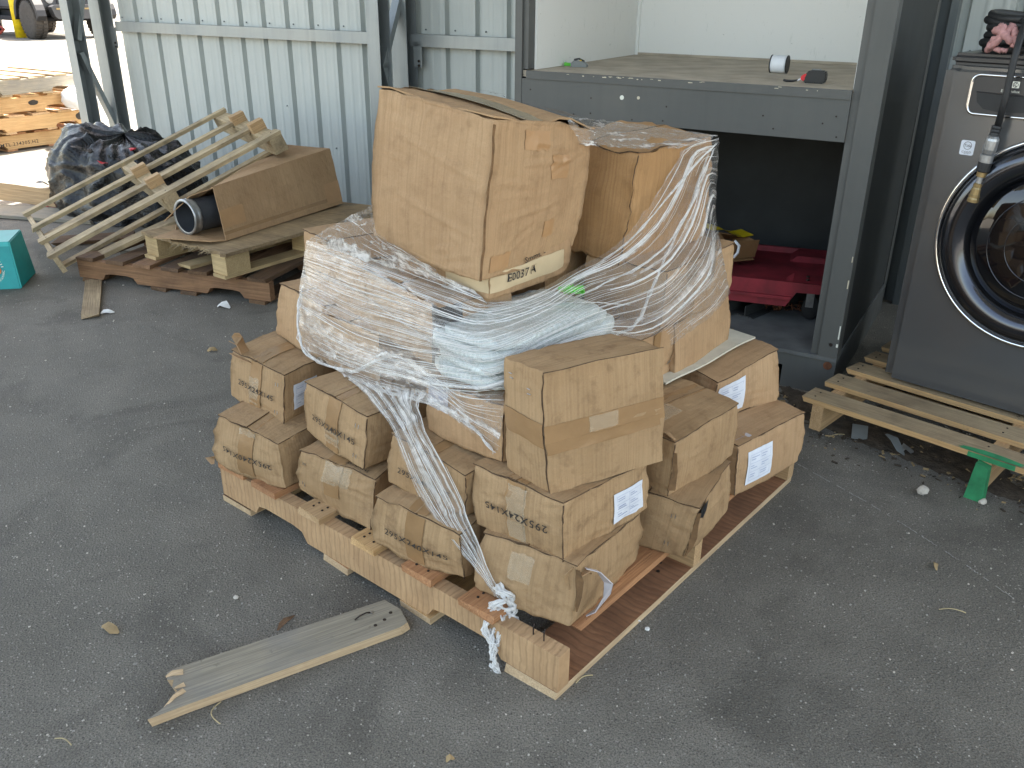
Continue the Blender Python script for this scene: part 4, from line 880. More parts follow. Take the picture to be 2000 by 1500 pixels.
for r1,r2 in ((.0118,.0104),):
    m.add([(.084+r1*math.cos(2*PI*k/n),-.0016,.803+r1*math.sin(2*PI*k/n)) for k in range(n)]+[(.084+r2*math.cos(2*PI*k/n),-.0016,.803+r2*math.sin(2*PI*k/n)) for k in range(n)],[(k,(k+1)%n,n+(k+1)%n,n+k) for k in range(n)])
m.build('sticker_ring','ink',st); flat_text('sticker_text','Tide',.0085,lambda x,y:(.084+x,-.0016,.803+y),'ink',st,.95)
# coiled hose on top, cloth and connector
hs=thing('air_hose','black rubber air hose coiled on top of the washing machine, its end hanging down','hose',(1.334,2.752,1.196),R(-43))
rn=random.Random(21)
for i in range(6):
    ry=.155+.012*(i%2); rx=.215+.015*((i*2)%3-1); z=.014+.0175*i; cx=.195+.008*((i*5)%3-1); cy=.20+.006*(i%3)
    m=MB(); m.tube([(cx+rx*math.cos(a),cy+ry*math.sin(a),z+.006*math.sin(3*a+i)) for a in [2*PI*k/40 for k in range(40)]],.0120,9,False,True); m.build('coil','rubber',hs,True)
m=MB(); m.tube([(.10,.07,.095),(.125,.02,.09),(.135,-.035,.055),(.136,-.052,-.01),(.137,-.050,-.11),(.132,-.046,-.19)],.0095,10); m.build('hose_end','rubber',hs,True)
ax=Vector((-.018,0,-.2)).normalized(); p0=Vector((.131,-.046,-.185))
def seg(name,mat,a,b,prof):
    Mx=Matrix.Translation(p0+ax*a)@ax.to_track_quat('Z','Y').to_matrix().to_4x4(); m=MB(); L=b-a; m.lathe([(r,t*L) for r,t in prof],14,Mx); m.build(name,mat,hs,False)
seg('hose_cuff','rubber',0,.028,[(.013,0),(.0145,.2),(.0125,.35),(.0145,.55),(.0125,.7),(.0145,1)])
seg('swivel','aluminium',.026,.082,[(.010,0),(.017,.18),(.0185,.3),(.0185,.75),(.016,.98)]); seg('collar','aluminium',.082,.108,[(.015,0),(.0185,.1),(.0185,.9),(.015,1)])
seg('grip','rubber',.106,.134,[(.018,0),(.019,.1),(.019,.9),(.016,1)]); seg('brass_nut','brass',.134,.150,[(.010,0),(.0135,.05),(.0135,.9),(.009,1)]); seg('stem','aluminium',.150,.168,[(.009,0),(.009,1)])
seg('brass_coupler','brass',.168,.225,[(.010,0),(.0125,.05),(.0125,.2),(.0115,.22),(.0135,.3),(.0145,.6),(.016,.64),(.016,.74),(.0145,.76),(.0165,.84),(.0165,1)])
pk=thing('pink_cloth','dirty pink cloth knotted round the coiled hose','cloth',(1.345,2.740,1.192),R(-43)); pk.scale=(.66,.85,.70)
rn=random.Random(31)
for i,(pts,r) in enumerate((([(.03,.05,.02),(.05,.01,.05),(.085,-.005,.075),(.11,.0,.10),(.12,.02,.12)],.019),([(.05,.02,.10),(.08,-.012,.105),(.11,-.022,.085),(.14,-.012,.065),(.152,.0,.055)],.019),([(.075,.01,.12),(.095,-.015,.115),(.10,-.02,.08),(.075,-.012,.05),(.05,-.005,.035)],.017),([(.13,.01,.105),(.145,-.008,.09),(.16,-.012,.065),(.15,-.008,.05)],.018),([(.07,.0,.03),(.1,-.012,.03),(.125,-.008,.026)],.012))):
    n=14; P=[]
    for k in range(n):
        t=k/(n-1)*(len(pts)-1); a=min(int(t),len(pts)-2); f=t-a; P.append(Vector(pts[a]).lerp(Vector(pts[a+1]),f)+noise.noise_vector(Vector((k*.7,i*3,0)))*.005)
    m=MB(); m.tube(P,[r*(.75+.35*abs(noise.noise(Vector((k*.5,i*5,2))))*2) for k in range(n)],10)
    m.v=[tuple(Vector(v)+noise.noise_vector(Vector(v)*90)*.004) for v in m.v]; m.build('fold','pink',pk,True)
ob=thing('orange_ball','orange plastic ball stopper on the coiled hose','stopper',(1.334,2.752,1.196),R(-43)); m=MB(); m.lathe([(.022*math.sin(PI*k/12),-.022*math.cos(PI*k/12)) for k in range(13)],18,Matrix.Translation((.175,.035,.095))); m.build('ball','orange',ob,True)
# ---------------------------------------------------------------- heap on the left: two pallets, carton with a tube, slatted frame, bin bag
bp=thing('wooden_pallet','dark reddish old pallet lying on the ground at the bottom of the left heap','pallet',(-1.125,3.865,0),R(180-18.4),'wooden pallets')
# local X to the left along the front, local Y towards the camera -> depth is -Y
BL=1.10
for i,y in enumerate((-.02,-.5,-.98)): stringer(BL,.09,.038,'wood_brown',bp,(BL/2,y,.062),0,True,seed=90+i)
for i,x in enumerate((.06,.22,.38,.54,.70,.86,1.04)): plank('deck_board',1.02,.10,.018,('wood_dark','wood_brown','wood_dark')[i%3],bp,(x,-.5,.116),R(90),100+i)
for i,x in enumerate((.07,.45,.62,1.03)): plank('bottom_board',1.02,.09,.017,'wood_dark',bp,(x,-.5,.0088),R(90),110+i)
pp=thing('plywood_pallet','plywood topped block pallet with a splintered corner, on the dark reddish pallet','pallet',(-1.300,3.862,.1255),R(145),'wooden pallets')
# X to the left-back along the short front, Y = -(.57,.82) towards camera ; depth is -Y
PLW,PLD=.62,1.08
m=MB()
def ply(u,v,o):
    x=-.02+u*PLW*1.03; y=.02-v*PLD; z=.112+o+.010*math.sin(u*4+v*2)*v+(-.014*max(0,1-abs(u-.45)*3.2)*max(0,1-v*9) )
    if v<.001: y+=.012*noise.noise(Vector((u*14,1,0)))*2
    if v<.001 and .15<u<.6: y-=.03*(1-abs(u-.38)/.24)
    return Vector((x,y,z))
m.grid(lambda u,v:ply(u,v,.016),26,14); m.grid(lambda u,v:ply(u,v,0),26,14,flip=True)
for k in range(26): q=[ply(k/26,0,0),ply((k+1)/26,0,0),ply((k+1)/26,0,.016),ply(k/26,0,.016)]; m.add(q,[(3,2,1,0)])
for k in range(14): q=[ply(0,k/14,0),ply(0,(k+1)/14,0),ply(0,(k+1)/14,.016),ply(0,k/14,.016)]; m.add(q,[(0,1,2,3)])
m.build('plywood_top','wood_ply',pp)
rn=random.Random(17)
for i in range(26):
    u=rn.uniform(.14,.62); a=ply(u,0,rn.uniform(.002,.015)); m=MB(); L=rn.uniform(.012,.05); m.tube([a,a+Vector((rn.uniform(-.012,.012),L,-rn.uniform(.0,.02)))],[.0022,.0006],4); m.build('splinter','wood_pale',pp)
for i,y in enumerate((-.06,-.54,-1.0)):
    for j,x in enumerate((.055,.565)):
        m=MB(); m.box((0,0,0),(.10,.135,.094)); m.build('block','wood_block',pp,loc=(x,y,.064),rot=(0,0,.04*(i-j)))
for j,x in enumerate((.05,.31,.57)): plank('bottom_board',PLD,.09,.016,'wood_block',pp,(x,-.52,.009),R(90),120+j)
# leaning open carton with a tube inside
cx=thing('long_carton','long open cardboard carton taped at both ends, lying on the plywood pallet','cardboard box',(-1.353,4.031,.258),0)
Fb=Vector((0,0,0)); Rb=Vector((.410,.775,.004)); Ft=Vector((-.075,.135,.222)); Rt=Vector((.335,.905,.275)); Fl=Vector((-.29,.23,.09)); Rl=Vector((.02,1.06,.27)); Flb=Vector((-.30,.17,.002)); Rlb=Vector((.06,.96,.004))
def panel(a,b,c,d,name,mat,parent,th=.004,bow=.006,n=8,seed=0):
    """a-b bottom edge, d-c top edge"""
    nn=(b-a).cross(d-a).normalized(); m=MB()
    def f(u,v,o): 
        p=(a*(1-u)+b*u)*(1-v)+(d*(1-u)+c*u)*v; return p+nn*(o+bow*math.sin(PI*u)*math.sin(PI*v)+.003*noise.noise(Vector((u*5,v*5,seed))))
    Lx=(b-a).length; Ly=(d-a).length; uf=lambda u,v:(u*Lx,v*Ly)
    m.grid(lambda u,v:f(u,v,th),n,n,uf); m.grid(lambda u,v:f(u,v,0),n,n,uf,flip=True)
    for k in range(n):
        for w in (0,1):
            m.add([f(k/n,w,0),f((k+1)/n,w,0),f((k+1)/n,w,th),f(k/n,w,th)],[(0,1,2,3) if w==0 else (3,2,1,0)],[(0,0)]*4); m.add([f(w,k/n,0),f(w,(k+1)/n,0),f(w,(k+1)/n,th),f(w,k/n,th)],[(3,2,1,0) if w==0 else (0,1,2,3)],[(0,0)]*4)
    return m.build(name,mat,parent),f
o,pf=panel(Fb,Rb,Rt,Ft,'side_panel','kraft',cx,seed=1); panel(Ft,Rt,Rl,Fl,'lid_panel','kraft',cx,bow=.02,seed=2); panel(Flb,Rlb,Rl,Fl,'far_panel','kraft',cx,seed=3); panel(Fb,Rb,Rlb,Flb,'bottom_panel','kraft',cx,bow=.001,seed=4)
panel(Rb,Rlb,Rl,Rt,'end_panel','kraft',cx,seed=5); panel(Fb,Flb,Flb+Vector((-.04,-.17,.008)),Fb+Vector((-.05,-.05,.008)) ,'bottom_flap','kraft',cx,bow=.004,seed=6)
panel(Fl,Ft,Ft+Vector((-.10,-.05,-.03)),Fl+Vector((-.04,-.10,-.03)),'lid_flap','kraft',cx,bow=-.01,seed=7)
for (u0,u1,v0,v1) in ((.0,.17,.22,.55),(.86,1.0,.06,.42)):
    nn=(Rb-Fb).cross(Ft-Fb).normalized(); m=MB()
    m.grid(lambda u,v:pf(u0+(u1-u0)*u,v0+(v1-v0)*v,.0048),5,5,flip=True); m.grid(lambda u,v:pf(u0+(u1-u0)*u,v0+(v1-v0)*v,.0056),5,5); m.build('tape','tape_kraft',cx)
m=MB(); m.grid(lambda u,v:pf(u,.10+.06*v,.0046),10,2); m.build('tape','tape',cx)
tb=thing('metal_tube','dark grey tube with a shiny collar sticking out of the long carton','tube',(-1.555,4.10,.352),R(54))
TM=Matrix.Rotation(PI/2,4,'Y')
m=MB(); m.lathe([(.078,.015),(.078,.24)],32,TM,False); m.lathe([(.0,.24),(.072,.24),(.072,.0)],32,TM,False); m.build('barrel','pipe',tb,True)
m=MB(); m.lathe([(.0725,.0),(.084,-.004),(.086,.004),(.082,.012),(.084,.024),(.086,.034),(.082,.042),(.079,.043)],36,TM,False); m.build('collar','aluminium',tb,True)
# slatted wooden frame (an old pallet) leaning over the heap
A=Vector((-2.183,4.105,.05)); Xv=Vector((.973,.645,.485)).normalized(); Yv=Vector((-.66,.68,-.07)); Yv=(Yv-Xv*Yv.dot(Xv)).normalized(); Zv=Xv.cross(Yv)
fr=thing('slatted_pallet','pale slatted pallet tilted up against the bin bag and the long carton','pallet',(0,0,0),0,'wooden pallets')
Mf=Matrix((Xv,Yv,Zv)).transposed().to_4x4(); Mf.translation=A+Zv*.0; fr.matrix_world=Mf
FL,FW=1.28,1.02
for i,x in enumerate((.012,FL*.49,FL-.03)):
    plank('crosspiece',FW,.075 if i else .024,.085,'wood_pale',fr,(x,FW/2,.045+.018),R(90),130+i,rag=.003)
    if i:
        for y in (.27,.60): 
            m=MB(); m.box((0,0,0),(.08,.055,.075)); m.build('notch_block','wood_tan',fr,loc=(x+.004,y,.120))
for i,(y,w_) in enumerate(((.035,.075),(.325,.062),(.62,.058),(.985,.052))): plank('slat',FL+.02,w_,.02,'wood_pale',fr,(FL/2,y,.116),0,140+i,rag=.01)
for i,(y,w_) in enumerate(((.16,.06),(.45,.065),(.78,.06))): plank('slat',FL-.01,w_,.017,'wood_pale',fr,(FL/2+.01,y,.0090),0,150+i,rag=.01)
for i,(x,y) in enumerate(((.03,.04),(.03,.315),(FL*.49,.03),(FL*.49,.31),(FL*.49,.60),(FL-.03,.04),(FL-.03,.32))): nail(fr,(x,y,.1262),.003)
ls=thing('loose_batten','single pale slat poking out below the tilted slatted pallet','slat',(0,0,0),0)
a=Vector((-2.105,4.25,.10)); b=Vector((-1.71,4.48,.26)); X=(b-a).normalized(); Yq=Vector((-.67,.74,0)); Yq=(Yq-X*Yq.dot(X)).normalized(); Mq=Matrix((X,Yq,X.cross(Yq))).transposed().to_4x4(); Mq.translation=(a+b)/2; ls.matrix_world=Mq
plank('slat',(b-a).length,.075,.022,'wood_pale',ls,(0,0,0),0,160,rag=.022)
# bin bag
bg_=thing('bin_bag','bulging black bin bag with red drawstrings slumped behind the slatted pallet','bag',(-2.47,5.66,0),R(-30))
def bagpt(u,v):
    th=u*2*PI; ph=v*PI/2*1.12-.12*PI/2
    cx_,sx_=math.cos(th),math.sin(th); r=math.cos(max(0,ph))**.55 if ph<PI/2-.001 else 0
    p=Vector((.64*r*cx_,.34*r*sx_,.47*math.sin(max(ph,0))**.85*(1-.20*cx_*r*.9)))
    k=noise.noise_vector(p*2.4+Vector((4,1,7)))*.075+noise.noise_vector(p*5+Vector((1,9,2)))*.008
    k+=p.normalized()*(.045*noise.noise(Vector((cx_*3.2+p.z*1.5,sx_*3.2-p.z,2)))+.02*noise.noise(Vector((cx_*8+p.z*5,sx_*8,5)))) if p.length>.05 else Vector()
    rd=1-abs(noise.noise(Vector((p.x*3.5+p.z*2,p.y*7,p.z*9-p.x*2))))*2; k+=p.normalized()*max(0,rd)**5*.030 if p.length>.05 else Vector()
    rd2=1-abs(noise.noise(Vector((p.x*8+5+p.z*6,p.y*15,p.z*15))))*2; k+=p.normalized()*max(0,rd2)**4*.006 if p.length>.05 else Vector()
    q=p+k; q.z=max(.004,q.z); return q
m=MB(); m.grid(lambda u,v:bagpt(u%1,v),150,56); m.build('bag_skin','bag',bg_,True,1e-4)
rn=random.Random(5)
def ribbon(parent,p,L,mat,name,seed):
    r_=random.Random(seed); P=[Vector(p)]; d_=Vector((r_.uniform(-1,1),-.6,r_.uniform(-.1,.7))).normalized()
    for i in range(5): P.append(P[-1]+d_*L/5+Vector((r_.uniform(-1,1),r_.uniform(-1,1),r_.uniform(-1,1)))*.012)
    return rag_strip(name,parent,P,[.014,.018,.016,.018,.014,.006],mat,.0012,seed)
for i,(th,v,L) in enumerate(((-2.72,.10,.06),(-1.25,.62,.07),(-.75,.80,.08),(-2.5,.07,.05))):
    p=bagpt((th/(2*PI))%1,v); ribbon(bg_,p*1.01,L,'redbag','drawstring',60+i)
for i,(th,v,L) in enumerate(((-2.95,.12,.10),(-2.6,.2,.08),(-1.5,.7,.12),(-1.0,.66,.10),(-2.8,.05,.09))):
    p=bagpt((th/(2*PI))%1,v); ribbon(bg_,p*1.01,L,'bag','bag_edge',80+i)
# timber scraps left of the bag
def board(name,label,p,L,w_,t_,mat,rz,seed,cat='board',ry=0,rag=.02,group=None,rx=0):
    o=thing(name,label,cat,p,R(rz),group); o.rotation_euler=(R(rx),R(ry),R(rz)); plank('board',L,w_,t_,mat,o,(0,0,0),0,seed,rag=rag); return o
board('plywood_offcut','dirty grey plywood offcut flat on the ground left of the bin bag',(-3.02,5.52,.012),.95,.26,.018,'wood_grey',-12,171,'board',0,.03)
board('plywood_offcut','tan plank end standing on edge left of the bin bag',(-3.20,5.78,.07),.62,.11,.022,'wood_tan',-14,172,'board',3,.02,rx=68)
board('plywood_offcut','brown strip of timber behind the tan plank end',(-2.98,5.95,.09),.5,.05,.03,'wood_weath',18,173,'board',-4,.02)
board('plywood_offcut','small dark offcut under the slatted pallet',(-2.42,4.95,.012),.40,.16,.018,'wood_dark',20,174)
board('plywood_offcut','grey dusty offcut beside the dark old pallet',(-1.95,4.75,.014),.40,.22,.018,'wood_grey',-10,175)
board('plywood_offcut','pale splintered chip of wood lying on the asphalt',(-1.985,3.93,.010),.56,.075,.014,'wood_weath',112,176,'wood chip',0,.035)
# teal carton at the left edge
tc=thing('teal_carton','teal printed produce carton at the left edge, next to the slatted pallet','carton',(-2.392,4.068,0),R(12))
m=MB()
m.add([(-.40,0,0),(0,0,0),(-.018,.035,.225),(-.415,.035,.225),(-.40,.26,0),(.0,.26,0),(-.018,.235,.235),(-.415,.235,.235)],[(0,1,2,3),(5,4,7,6),(1,5,6,2),(4,0,3,7),(3,2,6,7),(1,0,4,5)]); o=m.build('body','teal',tc); bm=bmesh.new(); bm.from_mesh(o.data); bmesh.ops.bevel(bm,geom=bm.edges[:],offset=.004,segments=2,affect='EDGES'); bm.to_mesh(o.data); bm.free()
def tf(x,z,o=.002): return Vector((x-.018*z/.225,.035*z/.225-o,z))
m=MB(); m.add([tf(-.39,.200),tf(-.004,.205),tf(-.004,.226),tf(-.39,.226)],[(0,1,2,3)]); m.build('top_fold','tealtop',tc)
m=MB(); m.tube([(0.002,.0,.004),(-.008,.017,.12),(-.018,.036,.222)],.003,6); m.build('corner_edge','tealtop',tc)
PX0,PZ0=-.120,.10
m=MB()
for k,(dx,dz,r_) in enumerate(((-.02,.012,.03),(.018,.014,.026),(.03,-.006,.024),(.004,-.018,.03),(-.03,-.014,.026),(-.05,.004,.03))): m.add([tf(PX0+dx+r_*math.cos(2*PI*t/18),PZ0+dz+r_*math.sin(2*PI*t/18),.0022+.0003*k) for t in range(18)],[tuple(range(18))])
pr=m.build('printed_pepper','pepper',tc)
m=MB()
for k,(dx,dz,r_) in enumerate(((.040,.0,.010),(.014,-.036,.008),(.0,.03,.006))): m.add([tf(PX0+dx+r_*math.cos(2*PI*t/14),PZ0+dz+r_*1.6*math.sin(2*PI*t/14),.0045) for t in range(14)],[tuple(range(14))])
m.build('printed_shade','pepper2',pr)
m=MB(); m.add([tf(PX0+a,PZ0+b,.0052) for a,b in ((-.045,.004),(-.02,.012),(.012,.004),(.028,-.004),(.03,-.012),(.005,-.012),(-.03,-.008))],[tuple(range(7))]); m.build('printed_stem','greenleaf',pr)
def arc_text(st,r_,a0,h,flip=False):
    vs,fs=text_geo(st,1.05); mb=MB(); mx=max(x for x,y in vs)
    def f(x,y):
        if not flip: a=a0-(x*h)/r_; rr=r_+y*h
        else: a=a0+(x*h)/r_; rr=r_-y*h
        return tf(PX0-.005+rr*math.cos(a),PZ0+rr*math.sin(a),.0022)
    mb.add([f(x,y) for x,y in vs],fs); mb.build('print','white_ink',tc)
arc_text('PEPPERS',.071,R(75),.0135); arc_text('GROWN ORGANIC',.069,R(-62),.0105,True)
m=MB()
for a in (28,18,8):
    c,s_=math.cos(R(a)),math.sin(R(a)); p=lambda r_,w_:tf(PX0-.005+r_*c-w_*s_,PZ0+r_*s_+w_*c,.0022); m.add([p(.062,-.0015),p(.073,-.0022),p(.073,.0022),p(.062,.0015)],[(0,1,2,3)])
m.build('print','white_ink',tc)
# ---------------------------------------------------------------- beyond the wall end: stacked pallets, car, drum
def gma(name,label,p,rz,mats,seed,L=1.22,Wd_=1.02,txt=None,group='pallets stacked in the sun'):
    t=thing(name,label,'pallet',p,R(rz),group); h=.150
    for i,y in enumerate((-.02,-Wd_/2,-Wd_+.02)): stringer(L,.115,.04,mats[0],t,(L/2,y,.076),0,True,seed=seed+i)
    nb=6
    for i in range(nb):
        x=.05+(L-.1)*i/(nb-1); plank('deck_board',Wd_,(.15,.13,.16,.14,.13,.15)[i],.016,mats[1],t,(x,-Wd_/2,.1423),R(90),seed+10+i)
    for i,x in enumerate((.06,.42,.8,L-.06)): plank('bottom_board',Wd_,.095,.016,mats[1],t,(x,-Wd_/2,.0098),R(90),seed+20+i)
    if txt: flat_text('stencil',txt,.030,lambda x,y:Vector((L*.66-x,.0004,.060+y)),'ink',t,1.15,1.1)
    return t
# X runs towards the camera along the visible face, Y is the face normal
SA=-123
st0=Vector((-3.93,8.45,0)); 
lab=[('orange stencilled pallet at the bottom of the sunlit stack',('wood_orange','wood_red'),'48X40.MTL.234305.H2'),('tan pallet with black paint, second from the bottom of the stack',('wood_orange','wood_tan'),None),('orange pallet with black spray spots, third in the sunlit stack',('wood_orange','wood_orange'),None),('grey weathered pallet on top of the sunlit stack',('wood_grey','wood_weath'),None)]
for i,(lb,mt,tx) in enumerate(lab):
    t=gma('stacked_pallet',lb,st0+Vector((.03*(i%2),-.04*(i%3),.1515*i)),SA+(0,2,-2,3)[i],mt,200+30*i,txt=tx)
    if i in (1,2):
        for q,(x,z,rx,rz_) in enumerate(((.12,.085,.06,.035),) if i==1 else ((.48,.085,.045,.022),(1.0,.075,.05,.042))):
            m=MB(); m.add([(x+rx*math.cos(2*PI*k/20)*(1+.2*noise.noise(Vector((k*.9,q,i)))),.0006,z+rz_*math.sin(2*PI*k/20)*(1+.2*noise.noise(Vector((k*.8,q,5))))) for k in range(20)],[tuple(range(20))[::-1]]); m.build('spray_mark','black_paint',t)
pb=thing('plastic_bag','crumpled clear white plastic bag tucked into the pallet stack','bag',(-3.88,8.2,.32),0)
def pbp(u,v): 
    a=u*2*PI; b=(v-.5)*PI; p=Vector((.16*math.cos(a)*math.cos(b),.16*math.sin(a)*math.cos(b),.10*math.sin(b)+.09)); return p+noise.noise_vector(p*16)*.035
m=MB(); m.grid(lambda u,v:pbp(u%1,v),30,16); m.build('bag_skin','whiteplastic',pb,True,1e-4)
# car
car=thing('parked_car','dark off-road car parked in the sun, its tyre and bumper showing past the column','car',(-12.75,25.2,0),R(50)); car.scale=(1.06,)*3
# local: -Y is the end facing us; X across
def tyre(x,y):
    w=thing('tmp','tmp','tmp') if 0 else None
    Mx=Matrix.Translation((x,y,.42))@Matrix.Rotation(PI/2,4,'Y'); m=MB(); m.lathe([(.24,-.14),(.38,-.145),(.415,-.12),(.42,0),(.415,.12),(.38,.145),(.24,.14)],36,Mx); wh=m.build('wheel','tyre',car,True)
    for k in range(30):
        a=2*PI*k/30
        for s_ in (-1,1):
            m=MB(); m.box((0,0,0),(.11,.05,.022)); q=m.build('tread_block','tyre',wh,loc=(x+s_*.075,y+.425*math.cos(a+s_*.1),.42+.425*math.sin(a+s_*.1)),rot=(a-PI/2,0,.25*s_))
            if k%5>3: pass
    sgn=-1 if x<0 else 1
    m=MB(); m.lathe([(.0,.06*sgn),(.07,.08*sgn),(.10,.05*sgn),(.20,.04*sgn),(.235,.10*sgn),(.245,.13*sgn),(.245,-.13*sgn)],28,Mx); m.build('rim','carblack',wh,True)
    for k in range(8):
        a=2*PI*k/8; m=MB(); m.box((0,0,0),(.03,.05,.15)); m.build('spoke','carblack',wh,loc=(x+sgn*.075,y+.13*math.sin(a),.42+.13*math.cos(a)),rot=(-a,0,0))
    m=MB(); m.lathe([(.0,.10*sgn),(.035,.10*sgn),(.05,.07*sgn)],14,Mx); m.build('hub_cap','chrome',wh)
for x in (-.78,.78):
    for y in (-1.7,1.3): tyre(x,y)
m=MB()
prof=[(-2.0,.62),(-2.05,.80),(-2.0,1.02),(-1.0,1.10),(-.55,1.78),(1.9,1.80),(2.0,1.1),(2.02,.62)]
m.prism(prof,-.74,.74,lambda a,b,h:(h,a,b)); o=m.build('body','car',car); bm=bmesh.new(); bm.from_mesh(o.data); bmesh.ops.bevel(bm,geom=bm.edges[:],offset=.05,segments=3,affect='EDGES'); bm.to_mesh(o.data); bm.free(); autosmooth(o)
for sx in (-1,1):
    for y0 in (-1.7,1.3):
        m=MB(); P=[(.62*math.cos(R(t)),.60*math.sin(R(t))) for t in range(-5,186,12)]; Q=[(.52*math.cos(R(t)),.50*math.sin(R(t))) for t in range(185,-6,-12)]; m.prism(P+Q,0,.20,lambda a,b,h:(sx*(.735+h),y0+a,.46+b)); m.build('fender_flare','carblack',car)
    m=MB(); m.prism([(-.55,1.16),(1.7,1.16),(1.7,1.65),(-.3,1.65)],0,.004,lambda a,b,h:(sx*(.742+h),a,b)); m.build('side_window','glass',car)
    m=MB(); m.lathe([(0,0),(.09,0),(.09,.03),(0,.04)],18,Matrix.Translation((sx*.5,-2.045,.86))@Matrix.Rotation(PI/2,4,'X')); m.build('headlight','aluminium',car)
    m=MB(); m.box((sx*.80,.1,.42),(.08,1.5,.10)); m.build('sill','carblack',car)
m=MB(); m.prism([(-.52,.50),(-.58,.70),(-.50,.74),(.50,.74),(.58,.70),(.52,.50),(.45,.44),(-.45,.44)],0,.22,lambda a,b,h:(a,-2.28+h,b)); m.build('bumper','car',car)
m=MB(); m.box((0,-2.286,.66),(.95,.012,.035)); m.build('bumper_strip','brass',car)
m=MB(); m.prism([(-.66,1.12),(.66,1.12),(.62,1.7),(-.62,1.7)],0,.006,lambda a,b,h:(a,-.97+(b-1.12)*.62-.012-h,b)); m.build('windscreen','glass',car)
for x in (-.3,-.2,-.1,0,.1,.2,.3): m=MB(); m.box((x,-2.04,.86),(.05,.03,.22)); m.build('grille_bar','carblack',car)
m=MB(); m.tube([(-.7,-1.7,.42),(.7,-1.7,.42)],.05,8); m.build('axle','carblack',car); m=MB(); m.box((0,.2,.5),(1.1,3.4,.16)); m.build('chassis','carblack',car)
yp=thing('yellow_bollard','yellow steel bollard beside the off-road car','bollard',(-12.55,23.9,0)); m=MB(); m.lathe([(.13,0),(.13,1.1),(.11,1.16),(0,1.2)],16); m.build('post','yellow',yp,True)
yb=thing('yellow_stand','yellow jack stand on the ground behind the off-road car','stand',(-10.9,26.6,0)); m=MB(); m.lathe([(.22,0),(.2,.03),(.08,.4),(.08,.55),(0,.56)],4); m.build('stand','yellow',yb)
wb=thing('white_sack','white sack slumped on the ground behind the off-road car','sack',(-10.3,27.4,0)); m=MB(); m.grid(lambda u,v:Vector((.5*math.cos(u*2*PI)*math.cos((v-.5)*PI),.4*math.sin(u*2*PI)*math.cos((v-.5)*PI),max(0,.22+.25*math.sin((v-.5)*PI))))+noise.noise_vector(Vector((u%1*5,v*5,2)))*.05,20,10); m.build('sack','whiteplastic',wb,True,1e-4)
dm=thing('plastic_drum','dark blue plastic drum with a magenta strap lying at the far left','drum',(-14.6,25.2,.52),R(25)); m=MB(); m.lathe([(0,-.8),(.5,-.8),(.52,-.74),(.52,-.3),(.49,-.27),(.49,.27),(.52,.3),(.52,.74),(.5,.8),(0,.8)],28,Matrix.Rotation(PI/2,4,'Y')); m.build('barrel','bluedrum',dm,True); m=MB(); m.lathe([(.525,.30),(.53,.30),(.53,.38),(.525,.38)],28,Matrix.Rotation(PI/2,4,'Y')); m.build('strap','magenta',dm)
rh=thing('red_hose','tangle of red hose on the ground beside the blue drum','hose',(-13.7,23.9,.04)); rn=random.Random(3); P=[]
for i in range(60): a=i*.55; P.append((.75*math.cos(a)*(.5+.5*math.sin(i*.21)),.45*math.sin(a),.05+.25*abs(math.sin(i*.37))))
m=MB(); m.tube(P,.035,6); m.build('hose','redhose',rh,True)
# ---------------------------------------------------------------- loose board and litter
lb=thing('loose_board','weathered grey board with a splintered end lying on the asphalt in front','board',(-.494,1.528,0.0),R(30.6))
m=MB(); T=.024
top=[(-.272,-.062),(.285,-.060),(.312,-.052),(.318,.0),(.296,.052),(-.185,.060),(-.262,.062),(-.285,.058),(-.290,.034),(-.276,.026),(-.284,.006),(-.276,-.010),(-.288,-.026),(-.312,-.044),(-.355,-.064)]
top=[(a*.86,b*.98) for a,b in top]; m.cur=0; m.prism(top,.002,T,lambda a,b,h:(a+(.006 if h<.01 else 0),b,h)); m.mi=[1]+[0]+[1]*len(top); o=m.build('board',['wood_grey','wood_side'],lb)
for (x,y) in ((.226,-.016),(.200,-.024),(.248,.0)): nail(lb,(x,y,T-.0006),.0045,.0012)
m=MB(); m.tube([(.165,.016,T+.001),(.178,.018,T+.006),(.195,.020,T+.007),(.206,.022,T+.002)],.0018,6); m.build('bent_nail','nail',lb); m=MB(); m.lathe([(.005,0),(.005,.002),(0,.003)],8); m.build('nail_head','aluminium',lb,loc=(.208,.022,T))
for i,(pts,w_) in enumerate((([(-.224,-.017,.026),(-.245,-.03,.03),(-.275,-.046,.02)],[.006,.005,.001]),([(-.215,.038,.026),(-.236,.042,.03),(-.25,.044,.024)],[.007,.006,.002]),([(-.22,.0,.026),(-.24,-.004,.028)],[.005,.002]))): rag_strip('splinter',lb,pts,w_,'wood_side',.002,300+i)
def chip(name,label,cat,p,s,mat,seed,group=None,flat=.4):
    o=thing(name,label,cat,(p[0],p[1],0),0,group); rn=random.Random(seed); m=MB()
    def f(u,v):
        a=u*2*PI; b=(v-.5)*PI; q=Vector((math.cos(a)*math.cos(b)*s,math.sin(a)*math.cos(b)*s*.8,(math.sin(b)*flat+flat*.9)*s)); return q+noise.noise_vector(q*(1.2/s)+Vector((seed,0,0)))*s*.35
    m.grid(lambda u,v:f(u%1,v),9,6); q=m.build('chunk',mat,o,False,1e-5); lo=min(v.co.z for v in q.data.vertices); q.location.z=-lo; return o
def litter(name,label,cat,p,L,w_,mat,rz,seed,group=None,curl=.01):
    o=thing(name,label,cat,(p[0],p[1],.003),R(rz),group); pts=[(-L/2,0,.0),(-L/4,.15*w_,curl*.7),(0,0,curl),(L/4,-.2*w_,curl*.6),(L/2,0,.001)]; rag_strip('piece',o,pts,[w_*.3,w_*.9,w_,w_*.8,w_*.2],mat,.0012,seed); return o
